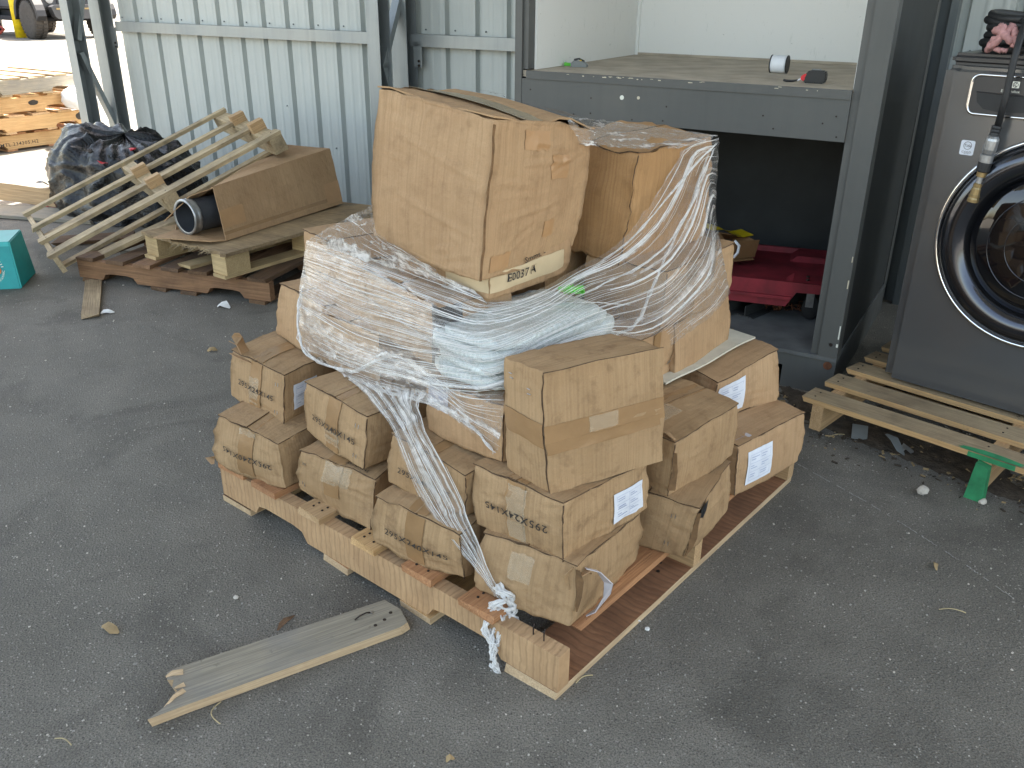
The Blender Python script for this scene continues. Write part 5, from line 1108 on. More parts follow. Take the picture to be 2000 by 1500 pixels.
def straw(label,p,q,seed,bow=.02,r=.0013,group='dry straws on the asphalt'):
    o=thing('dry_straw',label,'straw',(p[0],p[1],.003),0,group); a=Vector((0,0,0)); b=Vector((q[0]-p[0],q[1]-p[1],0)); n=Vector((-b.y,b.x,0)).normalized(); m=MB(); m.tube([a+b*t+n*bow*math.sin(PI*t)+Vector((0,0,.004*math.sin(PI*t))) for t in [i/8 for i in range(9)]],r,5); m.build('stem','twig',o); return o
litter('paper_scrap','torn white paper scrap near the pale chip of wood','scrap',(-1.831,3.734),.06,.014,'scrap',15,1)
litter('paper_scrap','crumpled white scrap in front of the dark old pallet','scrap',(-1.333,3.824),.07,.02,'scrap',-20,2,None,.02)
litter('paper_scrap','tiny white scrap beside the notched pallet edge on the right','scrap',(.302,1.656),.018,.008,'scrap',40,3)
litter('dry_leaf','pale chip of bark on the asphalt left of the grey board','leaf',(-.926,1.61),.055,.012,'leaf',-25,4)
litter('dry_leaf','dark slim leaf touching the far edge of the grey board','leaf',(-.525,1.64),.06,.006,'wood_dark',62,5)
litter('dry_leaf','small dry leaf right of the pallet','leaf',(1.106,1.886),.035,.007,'leaf',80,6)
litter('dry_leaf','small dry leaf at the bottom of the picture','leaf',(-.112,1.244),.018,.006,'leaf',30,7)
litter('dry_leaf','crumbled leaf left of the carton stack','leaf',(-1.221,3.301),.04,.014,'leaf',10,8)
straw('thin straw at the right corner of the tan pallet',(.144,1.454),(.182,1.478),1,.004)
straw('curled straw below the grey board',(-.602,1.39),(-.585,1.33),2,-.018)
straw('short straw on the asphalt right of the pallet',(1.04,1.712),(1.10,1.70),3,.004)
straw('short straw near the lower left',(-.90,1.288),(-.86,1.272),4,.004)
straw('short straw in front of the washing machine pallet',(1.06,2.60),(1.12,2.62),5,.003)
chip('pebble','pale rough stone lying on the asphalt in front of the worn pallet','stone',(1.221,2.242),.017,'stone',1,None,.9)
chip('pebble','small pale stone beside the green painted block','stone',(1.378,2.194),.013,'stone',2,None,.7)
chip('pebble','tiny yellowish pebble between the notched pallet and the grey board','stone',(-.929+.26,1.73),.007,'stone',3,None,.6)
chip('pebble','white crumb by the right edge of the pallet','stone',(.322,1.63),.006,'scrap',4,None,.7)
rn=random.Random(77)
leaf_=thing('leaf','curled grey leaf under the edge of the worn pallet','leaf',(1.235,2.50,0),R(20)); rag_strip('blade',leaf_,[(0,.04,.05),(.005,.01,.045),(.012,-.015,.02),(.022,-.03,.004)],[.008,.022,.018,.003],'greyplastic',.0012,91)
sp=thing('silver_scrap','crumpled silver foil scrap under the edge of the worn pallet','scrap',(1.275,2.50,.0),0); rag_strip('foil',sp,[(-.02,0,.004),(0,.01,.02),(.015,-.005,.012),(.03,.006,.006)],[.006,.014,.012,.004],'aluminium',.001,92)
# dirt and leaf litter swept under the worn pallet, and grit scattered over the asphalt
m=MB(); rn=random.Random(9)
def soil(u,v):
    x=.97+.62*u; y=2.93-.62*u+(v-.5)*.34*(1+.6*u)+.03*noise.noise(Vector((u*5,v*3,1))); e=min(1,5*min(v,1-v))*min(1,8*min(u,1-u)); e2=noise.noise(Vector((x*14,y*14,0)))*.5+.5
    return Vector((x,y,-.004+e*(.010*e2+.005*noise.noise(Vector((x*60,y*60,2)))+.004)))
m.grid(soil,70,40); o=m.build('dirt','soil',None,True); o['kind']='stuff'
m=MB()
for i in range(700):
    u=rn.random(); x=.92+.75*u; y=2.88-.66*u+rn.gauss(0,.13); s=rn.uniform(.002,.009); a=rn.uniform(0,6); m.box((x,y,s*.3),(s*rn.uniform(1,3),s*rn.uniform(.5,1),s*.5),Matrix.Rotation(a,3,'Z')@Matrix.Rotation(rn.uniform(-.6,.6),3,'X'))
o=m.build('leaf_litter','leaf'); o.data.materials.append(MT['soil']); o['kind']='stuff'
for i,p in enumerate(o.data.polygons): p.material_index=(i//6)%3!=0
m=MB()
for i in range(1500):
    y=1.0+4.2*rn.random()**1.5; x=rn.uniform(-1,1)*(.35+y*.62); s=rn.uniform(.0009,.0026)*(1+.25*y); m.box((x,y,s*.3),(s*rn.uniform(.8,1.8),s,s*.8),Matrix.Rotation(rn.uniform(0,6),3,'Z'))
o=m.build('grit','stone'); o.data.materials.append(MT['concrete']); o['kind']='stuff'
for i,p in enumerate(o.data.polygons): p.material_index=(i//6)%3!=0
# faint pale scratch line across the asphalt on the right: a dashed drip of old paint
m=MB(); P=[(.907,2.416),(.985,2.29),(1.049,2.188),(1.12,2.05),(1.19,1.90),(1.246,1.758)]
for i in range(190):
    t=i/190*(len(P)-1); a=min(int(t),len(P)-2); f=t-a; x=P[a][0]*(1-f)+P[a+1][0]*f; y=P[a][1]*(1-f)+P[a+1][1]*f
    if noise.noise(Vector((i*.13,3,1)))>-.1:
        s=.0016; m.box((x+rn.uniform(-.002,.002),y,.0012),(s*rn.uniform(.6,1.6),.0045,.001),Matrix.Rotation(.45,3,'Z'))
o=m.build('paint_drip','crack'); o['kind']='stuff'
# ---------------------------------------------------------------- stretch film round the upper cartons
SHEETS={'main':(44,14,'-571 2372 721 -572 2365 708 -575 2355 688 -578 2344 666 -581 2334 645 -584 2324 626 -586 2316 610 -588 2308 595 -591 2306 577 -593 2303 558 -593 2298 535 -593 2292 509 -592 2287 480 -591 2285 454 -592 2286 435 -539 2321 731 -541 2314 717 -543 2305 696 -546 2294 673 -548 2284 651 -550 2274 631 -551 2265 614 -551 2256 598 -552 2248 581 -553 2244 562 -553 2241 540 -553 2238 514 -552 2234 487 -551 2232 463 -551 2232 445 -501 2269 739 -502 2263 724 -504 2254 702 -506 2243 678 -507 2232 654 -507 2222 633 -507 2212 614 -505 2201 597 -503 2185 582 -502 2178 563 -502 2180 539 -502 2181 513 -501 2179 488 -499 2177 467 -499 2176 452 -459 2216 747 -460 2212 730 -461 2203 707 -462 2192 681 -462 2181 655 -462 2171 633 -460 2161 613 -458 2150 594 -455 2139 575 -452 2133 555 -451 2129 535 -449 2127 512 -448 2125 489 -446 2124 470 -445 2124 456 -419 2164 753 -420 2162 735 -421 2153 712 -421 2142 685 -420 2131 659 -419 2121 636 -416 2111 615 -413 2102 594 -410 2092 574 -407 2086 554 -404 2081 534 -402 2078 513 -400 2075 494 -398 2073 477 -397 2073 464 -383 2131 752 -381 2114 739 -381 2104 717 -381 2093 691 -380 2082 665 -379 2073 642 -376 2064 620 -373 2055 599 -369 2047 578 -366 2040 558 -363 2035 539 -360 2030 520 -358 2027 502 -355 2025 487 -354 2024 476 -346 2100 748 -344 2077 738 -341 2054 721 -341 2044 696 -340 2035 671 -339 2026 649 -336 2018 628 -333 2009 606 -329 2001 585 -326 1995 566 -323 1989 548 -320 1984 530 -317 1980 514 -315 1977 500 -314 1976 490 -310 2069 744 -306 2037 738 -301 1999 728 -302 1995 703 -302 1987 679 -300 1980 657 -298 1972 636 -295 1964 615 -292 1956 595 -289 1950 576 -286 1944 559 -283 1939 542 -280 1934 527 -277 1930 514 -276 1928 504 -274 2039 742 -270 2001 738 -266 1962 729 -266 1949 708 -266 1941 685 -265 1934 665 -262 1926 645 -260 1918 625 -257 1912 605 -254 1906 587 -251 1900 571 -248 1894 555 -245 1888 540 -243 1883 528 -241 1881 519 -240 2009 740 -236 1965 739 -231 1915 734 -231 1901 714 -232 1895 692 -231 1888 673 -230 1880 654 -228 1873 636 -226 1868 617 -224 1863 600 -221 1857 584 -218 1849 569 -215 1842 555 -213 1836 543 -211 1833 534 -205 1980 739 -202 1934 739 -199 1882 735 -199 1858 719 -200 1852 697 -201 1843 680 -200 1832 665 -198 1826 648 -198 1825 631 -196 1822 614 -194 1816 599 -191 1807 584 -188 1795 571 -186 1789 558 -184 1785 548 -173 1950 738 -171 1905 738 -169 1854 734 -168 1806 728 -171 1812 702 -172 1803 686 -171 1781 677 -170 1776 663 -171 1785 644 -170 1784 628 -169 1779 613 -166 1768 598 -164 1766 580 -162 1763 564 -160 1762 553 -143 1921 738 -142 1882 737 -142 1836 732 -143 1810 718 -145 1794 702 -146 1776 690 -146 1762 679 -145 1748 670 -146 1753 653 -145 1750 640 -143 1747 624 -141 1741 608 -138 1740 589 -136 1739 572 -134 1740 560 -118 1896 736 -118 1862 734 -119 1832 725 -121 1804 713 -122 1779 701 -122 1757 692 -122 1743 681 -122 1732 672 -121 1729 658 -120 1729 644 -118 1726 629 -115 1721 613 -111 1717 597 -107 1715 581 -105 1719 568 -97 1873 733 -98 1851 728 -99 1826 719 -100 1796 709 -101 1764 701 -100 1730 697 -100 1723 685 -99 1715 673 -98 1709 661 -96 1710 646 -93 1707 632 -88 1702 618 -83 1692 605 -78 1686 593 -75 1701 576 -77 1868 726 -78 1849 721 -79 1824 714 -80 1793 707 -80 1758 701 -78 1721 699 -77 1706 689 -76 1701 676 -73 1691 665 -71 1694 650 -67 1692 636 -61 1687 623 -54 1680 611 -49 1676 600 -45 1690 585 -55 1877 720 -55 1854 717 -56 1827 711 -56 1795 706 -56 1756 703 -55 1725 700 -53 1700 694 -51 1693 682 -48 1685 670 -44 1686 656 -40 1684 643 -34 1675 633 -27 1678 619 -20 1677 608 -16 1681 598 -28 1888 718 -28 1864 716 -29 1837 712 -29 1806 707 -28 1770 705 -27 1734 704 -24 1714 697 -22 1698 689 -19 1697 675 -15 1693 663 -11 1695 650 -5 1686 642 1 1682 632 7 1689 619 11 1694 610 1 1901 720 1 1878 719 1 1852 715 2 1824 711 3 1794 707 5 1764 705 7 1734 703 10 1720 695 13 1713 685 17 1717 671 21 1717 660 26 1713 651 30 1708 643 35 1706 636 38 1709 629 30 1915 725 31 1893 724 32 1870 720 33 1845 716 35 1819 711 37 1795 708 40 1774 703 43 1758 697 47 1747 689 50 1746 678 53 1745 669 57 1742 661 60 1738 654 63 1736 648 65 1736 643 57 1930 730 58 1909 729 60 1888 726 62 1866 721 65 1844 716 67 1825 712 70 1807 706 74 1792 700 78 1780 692 81 1776 683 84 1773 675 87 1770 668 90 1766 662 92 1764 656 94 1763 652 80 1944 735 81 1926 735 84 1906 732 87 1886 728 90 1868 722 93 1852 717 97 1837 710 101 1823 703 105 1812 694 109 1805 686 113 1800 678 117 1796 671 120 1792 665 123 1789 660 125 1787 656 100 1959 742 102 1943 742 105 1925 739 108 1905 736 113 1892 730 117 1878 724 121 1865 716 126 1852 707 131 1841 698 136 1833 689 141 1827 681 146 1821 673 151 1817 666 156 1813 661 159 1810 657 120 1975 750 123 1961 749 126 1946 747 130 1930 743 135 1917 738 140 1904 731 145 1891 723 150 1879 712 156 1868 701 162 1859 691 168 1852 682 175 1846 674 181 1840 666 187 1836 660 191 1832 655 142 1991 758 145 1978 757 149 1966 754 154 1953 750 159 1940 745 165 1928 737 170 1916 728 176 1904 716 182 1893 704 189 1884 693 195 1876 683 202 1869 674 209 1863 664 215 1857 657 219 1853 651 167 2007 767 170 1996 765 175 1984 761 181 1973 756 187 1961 749 193 1950 741 199 1939 731 205 1927 719 211 1917 706 217 1907 694 222 1899 683 228 1891 671 233 1884 660 237 1877 650 240 1872 643 193 2023 777 197 2013 773 203 2003 767 209 1992 760 216 1981 752 222 1970 743 228 1960 732 235 1949 720 241 1939 707 246 1930 695 249 1921 682 252 1912 667 254 1903 653 256 1895 640 257 1890 631 219 2040 787 223 2031 782 230 2021 775 238 2010 765 245 2000 755 252 1990 745 258 1980 733 264 1970 721 270 1961 708 274 1951 695 276 1942 680 276 1932 663 274 1922 645 273 1913 630 272 1907 619 243 2058 800 248 2050 793 256 2040 784 265 2030 773 273 2020 761 280 2010 749 286 2000 737 292 1991 724 297 1982 710 300 1973 696 301 1963 680 299 1953 660 295 1942 640 291 1933 623 289 1926 611 265 2077 815 271 2069 807 279 2060 796 289 2050 783 299 2040 769 306 2031 755 312 2021 742 317 2012 728 321 2003 713 324 1994 697 323 1984 679 320 1973 659 316 1963 637 311 1953 619 308 1946 606 285 2096 831 292 2089 823 302 2081 810 313 2071 795 323 2061 779 330 2052 763 336 2042 748 340 2033 732 343 2024 715 345 2015 698 344 2005 679 341 1994 657 336 1984 636 332 1974 616 329 1968 603 304 2117 850 311 2110 839 323 2102 825 335 2092 808 346 2082 790 354 2073 773 359 2064 756 362 2055 738 365 2045 719 365 2036 701 365 2027 681 362 2016 659 357 2006 637 353 1997 617 351 1991 604 323 2137 869 331 2131 858 343 2123 842 356 2114 824 367 2105 805 375 2096 786 380 2087 767 384 2078 748 386 2068 728 386 2059 708 386 2050 687 384 2040 665 380 2030 642 377 2022 623 375 2016 609 342 2159 890 350 2154 878 362 2146 861 375 2138 842 387 2129 822 395 2120 803 400 2111 783 404 2103 763 407 2094 742 409 2085 721 410 2076 701 410 2067 678 408 2058 656 406 2050 636 405 2045 622 361 2182 913 369 2177 901 380 2170 883 392 2162 863 404 2153 842 412 2146 822 419 2138 802 425 2129 781 429 2121 760 433 2113 740 436 2105 719 438 2096 697 439 2088 674 439 2081 655 440 2076 642 379 2204 936 386 2200 923 397 2194 905 408 2187 885 419 2179 863 428 2172 843 436 2164 823 443 2157 802 450 2149 781 455 2142 760 460 2135 740 465 2127 717 468 2119 695 471 2113 677 473 2109 663 395 2225 955 402 2222 942 412 2217 925 423 2211 905 434 2204 884 443 2198 864 452 2191 844 460 2184 823 467 2177 801 474 2171 781 480 2164 760 486 2157 737 491 2149 715 496 2143 696 499 2140 682 407 2243 969 414 2242 958 424 2239 943 436 2235 925 447 2230 905 456 2225 886 465 2219 866 473 2213 845 481 2206 824 488 2200 802 495 2194 780 501 2186 756 506 2179 733 511 2173 713 515 2170 698 416 2261 980 423 2262 971 434 2261 959 446 2259 944 458 2256 928 468 2252 911 476 2248 891 484 2242 870 492 2236 848 499 2230 825 505 2224 803 511 2217 777 516 2209 752 520 2203 729 523 2200 713 425 2277 990 433 2280 983 445 2282 973 457 2282 962 469 2281 948 478 2279 933 487 2275 914 494 2270 892 501 2265 869 507 2259 846 513 2253 822 518 2246 795 522 2238 768 525 2232 744 528 2228 726 439 2294 997 447 2299 992 458 2302 984 469 2303 975 481 2304 963 490 2303 948 497 2300 929 504 2295 907 510 2290 884 516 2285 860 520 2279 835 525 2272 807 528 2265 779 531 2259 754 533 2256 736 461 2312 1003 467 2317 998 476 2320 991 486 2322 982 495 2323 970 503 2322 955 509 2319 935 514 2315 912 519 2310 887 524 2305 863 528 2301 838 531 2295 810 535 2289 783 537 2285 758 540 2283 740 488 2330 1008 492 2334 1002 499 2337 994 505 2339 984 512 2340 971 517 2339 954 521 2336 933 524 2332 909 527 2327 883 531 2322 858 534 2319 834 537 2315 807 540 2311 781 543 2309 758 545 2309 741 514 2347 1010 517 2350 1003 520 2353 994 523 2355 983 527 2355 969 529 2354 951 531 2351 929 533 2346 903 535 2341 876 537 2337 850 539 2335 826 542 2333 801 545 2331 776 548 2331 755 550 2334 739 533 2363 1012 534 2366 1004 536 2369 994 537 2370 982 539 2371 967 540 2370 948 540 2367 925 541 2362 898 541 2356 871 542 2352 844 544 2352 820 547 2352 795 550 2352 772 553 2354 752 556 2358 736'),
'cover':(24,9,'-565 2360 726 -541 2317 745 -512 2275 768 -481 2234 791 -450 2192 814 -419 2150 837 -389 2108 859 -363 2065 879 -339 2022 898 -328 2024 904 -546 2328 731 -524 2289 749 -496 2251 771 -468 2213 793 -439 2176 815 -410 2138 836 -384 2099 856 -359 2060 876 -337 2020 894 -327 2019 900 -524 2295 734 -503 2260 752 -477 2227 773 -451 2193 794 -426 2159 814 -400 2124 834 -376 2089 853 -355 2054 871 -335 2017 888 -325 2013 894 -499 2262 737 -480 2231 754 -456 2202 775 -432 2172 795 -410 2142 813 -388 2111 831 -368 2080 848 -350 2049 864 -333 2017 880 -323 2006 888 -473 2228 739 -456 2202 756 -434 2177 776 -413 2151 795 -394 2125 811 -376 2097 828 -359 2070 843 -344 2043 858 -330 2018 871 -321 1999 881 -448 2195 742 -432 2173 758 -413 2152 776 -395 2131 794 -379 2107 810 -364 2083 824 -351 2059 838 -338 2036 852 -327 2014 864 -318 1993 874 -421 2162 745 -409 2145 759 -393 2128 776 -378 2110 793 -365 2090 807 -354 2069 821 -343 2048 834 -332 2027 846 -323 2007 857 -315 1986 867 -394 2128 748 -385 2117 759 -372 2104 775 -361 2090 790 -352 2073 804 -343 2055 818 -335 2036 830 -327 2018 841 -319 1999 851 -312 1979 859 -367 2101 748 -361 2093 759 -352 2083 773 -344 2070 788 -338 2056 801 -332 2041 814 -327 2025 825 -320 2008 835 -314 1990 844 -308 1972 852 -342 2081 747 -338 2072 757 -332 2063 771 -327 2052 785 -323 2040 797 -320 2027 810 -316 2013 821 -312 1998 830 -307 1982 838 -303 1965 845 -319 2061 746 -315 2052 756 -312 2044 768 -308 2035 781 -307 2024 793 -305 2013 805 -303 2001 816 -301 1988 824 -297 1974 832 -294 1959 838 -295 2042 744 -293 2033 754 -291 2026 765 -290 2018 777 -289 2009 788 -288 1999 800 -288 1989 810 -286 1978 819 -285 1966 826 -283 1953 832 -272 2022 743 -271 2015 751 -271 2008 762 -270 2001 773 -270 1994 783 -270 1986 794 -270 1977 804 -270 1968 813 -270 1958 821 -269 1947 827 -250 2002 742 -250 1996 749 -250 1991 759 -250 1985 769 -250 1979 778 -251 1973 788 -251 1966 798 -252 1958 807 -254 1950 815 -255 1941 822 -227 1983 741 -228 1978 747 -229 1974 756 -231 1970 764 -231 1965 773 -232 1960 783 -233 1955 792 -236 1949 800 -239 1943 809 -240 1935 816 -205 1963 740 -207 1960 746 -209 1958 753 -211 1955 761 -212 1952 768 -214 1948 777 -216 1944 785 -220 1940 794 -225 1935 803 -228 1928 810 -183 1944 740 -185 1943 744 -188 1942 750 -191 1941 757 -193 1939 763 -196 1936 770 -199 1934 778 -205 1931 787 -211 1929 796 -216 1924 803 -161 1924 739 -163 1926 742 -167 1927 748 -170 1927 753 -174 1926 758 -178 1925 764 -183 1924 770 -190 1923 779 -198 1923 788 -204 1920 796 -140 1905 739 -143 1909 741 -147 1912 745 -151 1914 749 -155 1915 753 -160 1914 758 -166 1915 763 -175 1915 772 -185 1917 781 -192 1916 788 -121 1891 737 -124 1895 739 -128 1899 742 -133 1902 746 -138 1904 749 -144 1905 752 -150 1906 757 -160 1908 765 -171 1911 774 -179 1912 781 -104 1878 736 -107 1883 737 -112 1887 739 -117 1891 742 -122 1893 745 -127 1896 747 -134 1898 751 -144 1902 758 -156 1906 767 -164 1908 773 -88 1867 734 -91 1872 734 -96 1876 736 -100 1880 738 -105 1884 740 -110 1887 742 -117 1891 746 -127 1895 752 -138 1900 760 -146 1904 765 -74 1865 729 -77 1863 732 -81 1864 734 -86 1871 734 -90 1875 736 -95 1879 738 -101 1884 741 -110 1889 746 -120 1895 752 -127 1899 757 -63 1872 722 -66 1870 724 -70 1868 727 -73 1865 730 -77 1865 734 -81 1872 735 -87 1878 738 -95 1884 742 -105 1890 746 -112 1895 749 -55 1880 716 -58 1877 718 -61 1874 721 -65 1871 724 -68 1869 728 -72 1867 733 -77 1873 735 -84 1880 739 -94 1886 742 -100 1892 744'),
'vtop':(20,7,'149 2644 1021 118 2023 1096 124 2027 1084 130 2035 1072 136 2044 1061 142 2053 1051 148 2063 1042 152 2074 1035 161 2627 1022 129 2034 1093 135 2040 1081 141 2053 1069 147 2062 1058 153 2071 1048 158 2077 1039 162 2083 1033 178 2608 1022 160 2275 1059 155 2120 1069 156 2074 1065 162 2082 1054 167 2090 1044 172 2092 1036 175 2093 1030 198 2590 1023 184 2339 1048 169 2091 1072 175 2102 1060 181 2116 1048 185 2115 1040 189 2109 1032 191 2102 1027 220 2572 1023 210 2397 1038 202 2250 1047 201 2192 1046 203 2165 1040 205 2145 1034 207 2128 1028 209 2112 1025 243 2553 1023 235 2428 1032 229 2321 1036 226 2252 1036 225 2207 1033 225 2173 1029 226 2146 1024 226 2121 1022 264 2535 1023 258 2440 1028 253 2354 1029 249 2288 1029 246 2237 1027 245 2196 1024 244 2162 1021 243 2130 1020 284 2517 1023 278 2441 1026 274 2369 1026 269 2309 1025 265 2257 1023 262 2214 1021 260 2175 1018 258 2140 1017 303 2499 1024 298 2435 1025 293 2374 1023 288 2319 1022 283 2270 1020 278 2227 1018 275 2187 1015 272 2150 1015 322 2480 1024 316 2427 1024 311 2374 1022 306 2324 1020 299 2279 1017 294 2236 1015 289 2197 1013 285 2159 1013 340 2462 1025 335 2417 1024 330 2370 1020 323 2326 1018 316 2283 1016 309 2244 1013 303 2205 1011 298 2169 1011 359 2448 1024 354 2407 1023 347 2365 1019 340 2325 1017 332 2286 1014 324 2249 1012 317 2213 1009 310 2179 1009 378 2433 1024 372 2396 1023 365 2359 1019 357 2323 1016 348 2287 1013 339 2253 1010 330 2220 1008 323 2189 1008 397 2419 1024 390 2386 1022 383 2352 1018 374 2320 1015 364 2288 1012 354 2257 1009 344 2227 1007 336 2199 1006 416 2404 1024 409 2375 1022 400 2345 1017 391 2316 1014 380 2288 1011 369 2260 1008 358 2234 1006 349 2209 1005 437 2389 1023 429 2363 1021 420 2337 1017 409 2311 1014 397 2287 1011 386 2263 1008 373 2240 1005 364 2219 1004 459 2375 1022 450 2351 1020 440 2328 1016 428 2306 1013 415 2286 1010 402 2265 1007 389 2244 1005 379 2231 1003 480 2360 1021 470 2339 1020 459 2318 1016 446 2300 1013 432 2284 1010 419 2269 1007 405 2255 1004 394 2244 1002 498 2345 1021 488 2325 1020 475 2306 1016 462 2292 1013 448 2281 1010 434 2272 1006 419 2264 1003 409 2258 1000 514 2331 1021 502 2309 1020 488 2290 1018 474 2282 1014 461 2277 1010 447 2274 1006 432 2273 1002 421 2272 999 524 2320 1021 510 2292 1022 493 2263 1021 482 2267 1016 469 2271 1010 456 2276 1006 441 2280 1001 431 2285 997'),
'right':(24,9,'259 2161 607 263 2159 594 268 2159 574 274 2158 554 282 2158 535 292 2158 515 301 2158 496 309 2158 477 316 2158 458 322 2160 444 268 2148 616 271 2148 602 277 2146 584 283 2146 564 291 2146 545 301 2146 525 310 2148 506 318 2149 486 326 2151 466 332 2155 451 280 2137 626 284 2136 613 290 2134 595 296 2133 576 305 2133 557 314 2135 537 323 2137 517 332 2141 496 340 2144 476 346 2149 461 294 2125 637 299 2124 625 305 2121 608 312 2119 589 320 2119 571 329 2122 550 339 2127 529 348 2132 508 356 2138 487 362 2145 471 309 2114 649 313 2111 637 320 2108 621 327 2105 603 335 2102 586 345 2109 564 354 2117 542 363 2125 520 372 2132 499 378 2140 482 323 2102 660 327 2099 649 333 2095 633 340 2092 616 348 2088 600 357 2094 579 368 2107 555 377 2118 532 386 2127 510 393 2136 494 337 2092 671 340 2088 660 346 2085 644 353 2081 628 360 2076 612 367 2072 596 380 2099 568 390 2114 544 399 2124 522 405 2133 506 350 2082 682 354 2079 671 359 2075 656 365 2071 639 372 2066 625 382 2079 603 394 2101 577 404 2116 554 412 2125 533 418 2129 519 365 2075 693 368 2073 682 372 2065 667 380 2074 647 389 2085 627 399 2097 606 409 2112 584 418 2123 562 426 2132 542 432 2138 527 380 2078 701 385 2083 687 391 2086 669 398 2093 650 406 2103 630 415 2113 610 424 2125 590 433 2135 569 441 2143 549 448 2152 534 398 2094 707 403 2100 693 409 2105 674 416 2111 654 424 2120 635 432 2129 615 441 2139 596 449 2147 576 457 2156 556 464 2165 541 418 2110 715 422 2118 700 428 2123 680 435 2129 660 442 2136 641 451 2145 622 459 2153 602 467 2161 582 475 2169 563 481 2179 548 437 2128 724 442 2135 709 448 2140 688 454 2146 668 461 2153 648 469 2160 628 477 2168 609 485 2176 589 492 2183 570 499 2193 555 456 2145 734 461 2153 718 467 2158 697 473 2163 676 480 2169 656 487 2176 636 494 2183 616 502 2190 596 510 2197 577 516 2207 562 473 2163 743 478 2170 727 484 2175 706 490 2180 684 497 2185 664 504 2191 643 511 2198 623 518 2204 603 525 2211 584 532 2221 569 487 2180 752 492 2187 736 498 2191 715 504 2196 693 511 2201 672 518 2206 651 524 2212 630 532 2218 610 539 2225 591 545 2234 576 500 2198 762 504 2205 746 510 2208 725 517 2212 703 523 2217 681 530 2222 660 537 2227 639 544 2233 618 551 2239 598 557 2248 583 510 2216 772 515 2222 756 521 2225 735 527 2229 713 534 2233 691 541 2237 669 548 2242 648 555 2248 626 562 2253 606 568 2261 590 519 2233 781 524 2238 765 530 2241 744 537 2244 721 543 2248 700 550 2252 677 557 2256 656 564 2261 633 571 2267 612 577 2275 596 527 2249 786 532 2253 771 538 2256 749 544 2258 727 551 2261 705 558 2265 683 565 2269 661 572 2274 638 579 2279 616 585 2287 600 533 2263 787 538 2266 772 544 2267 751 550 2269 729 557 2272 707 564 2275 684 571 2279 662 578 2284 640 585 2290 618 591 2298 601 538 2275 784 542 2276 770 548 2276 749 554 2277 727 561 2279 705 568 2283 682 575 2288 660 582 2293 638 589 2300 617 596 2308 601 541 2285 779 545 2285 765 551 2283 745 556 2283 723 563 2285 702 570 2289 679 577 2295 657 585 2301 635 592 2308 614 599 2318 598 544 2296 774 547 2293 760 552 2289 740 557 2285 720 564 2289 698 571 2294 675 579 2301 653 587 2308 632 594 2317 611 601 2327 596 547 2307 769 550 2301 756 553 2293 737 557 2285 718 565 2290 696 573 2298 672 581 2307 650 589 2316 629 597 2325 609 603 2337 593'),
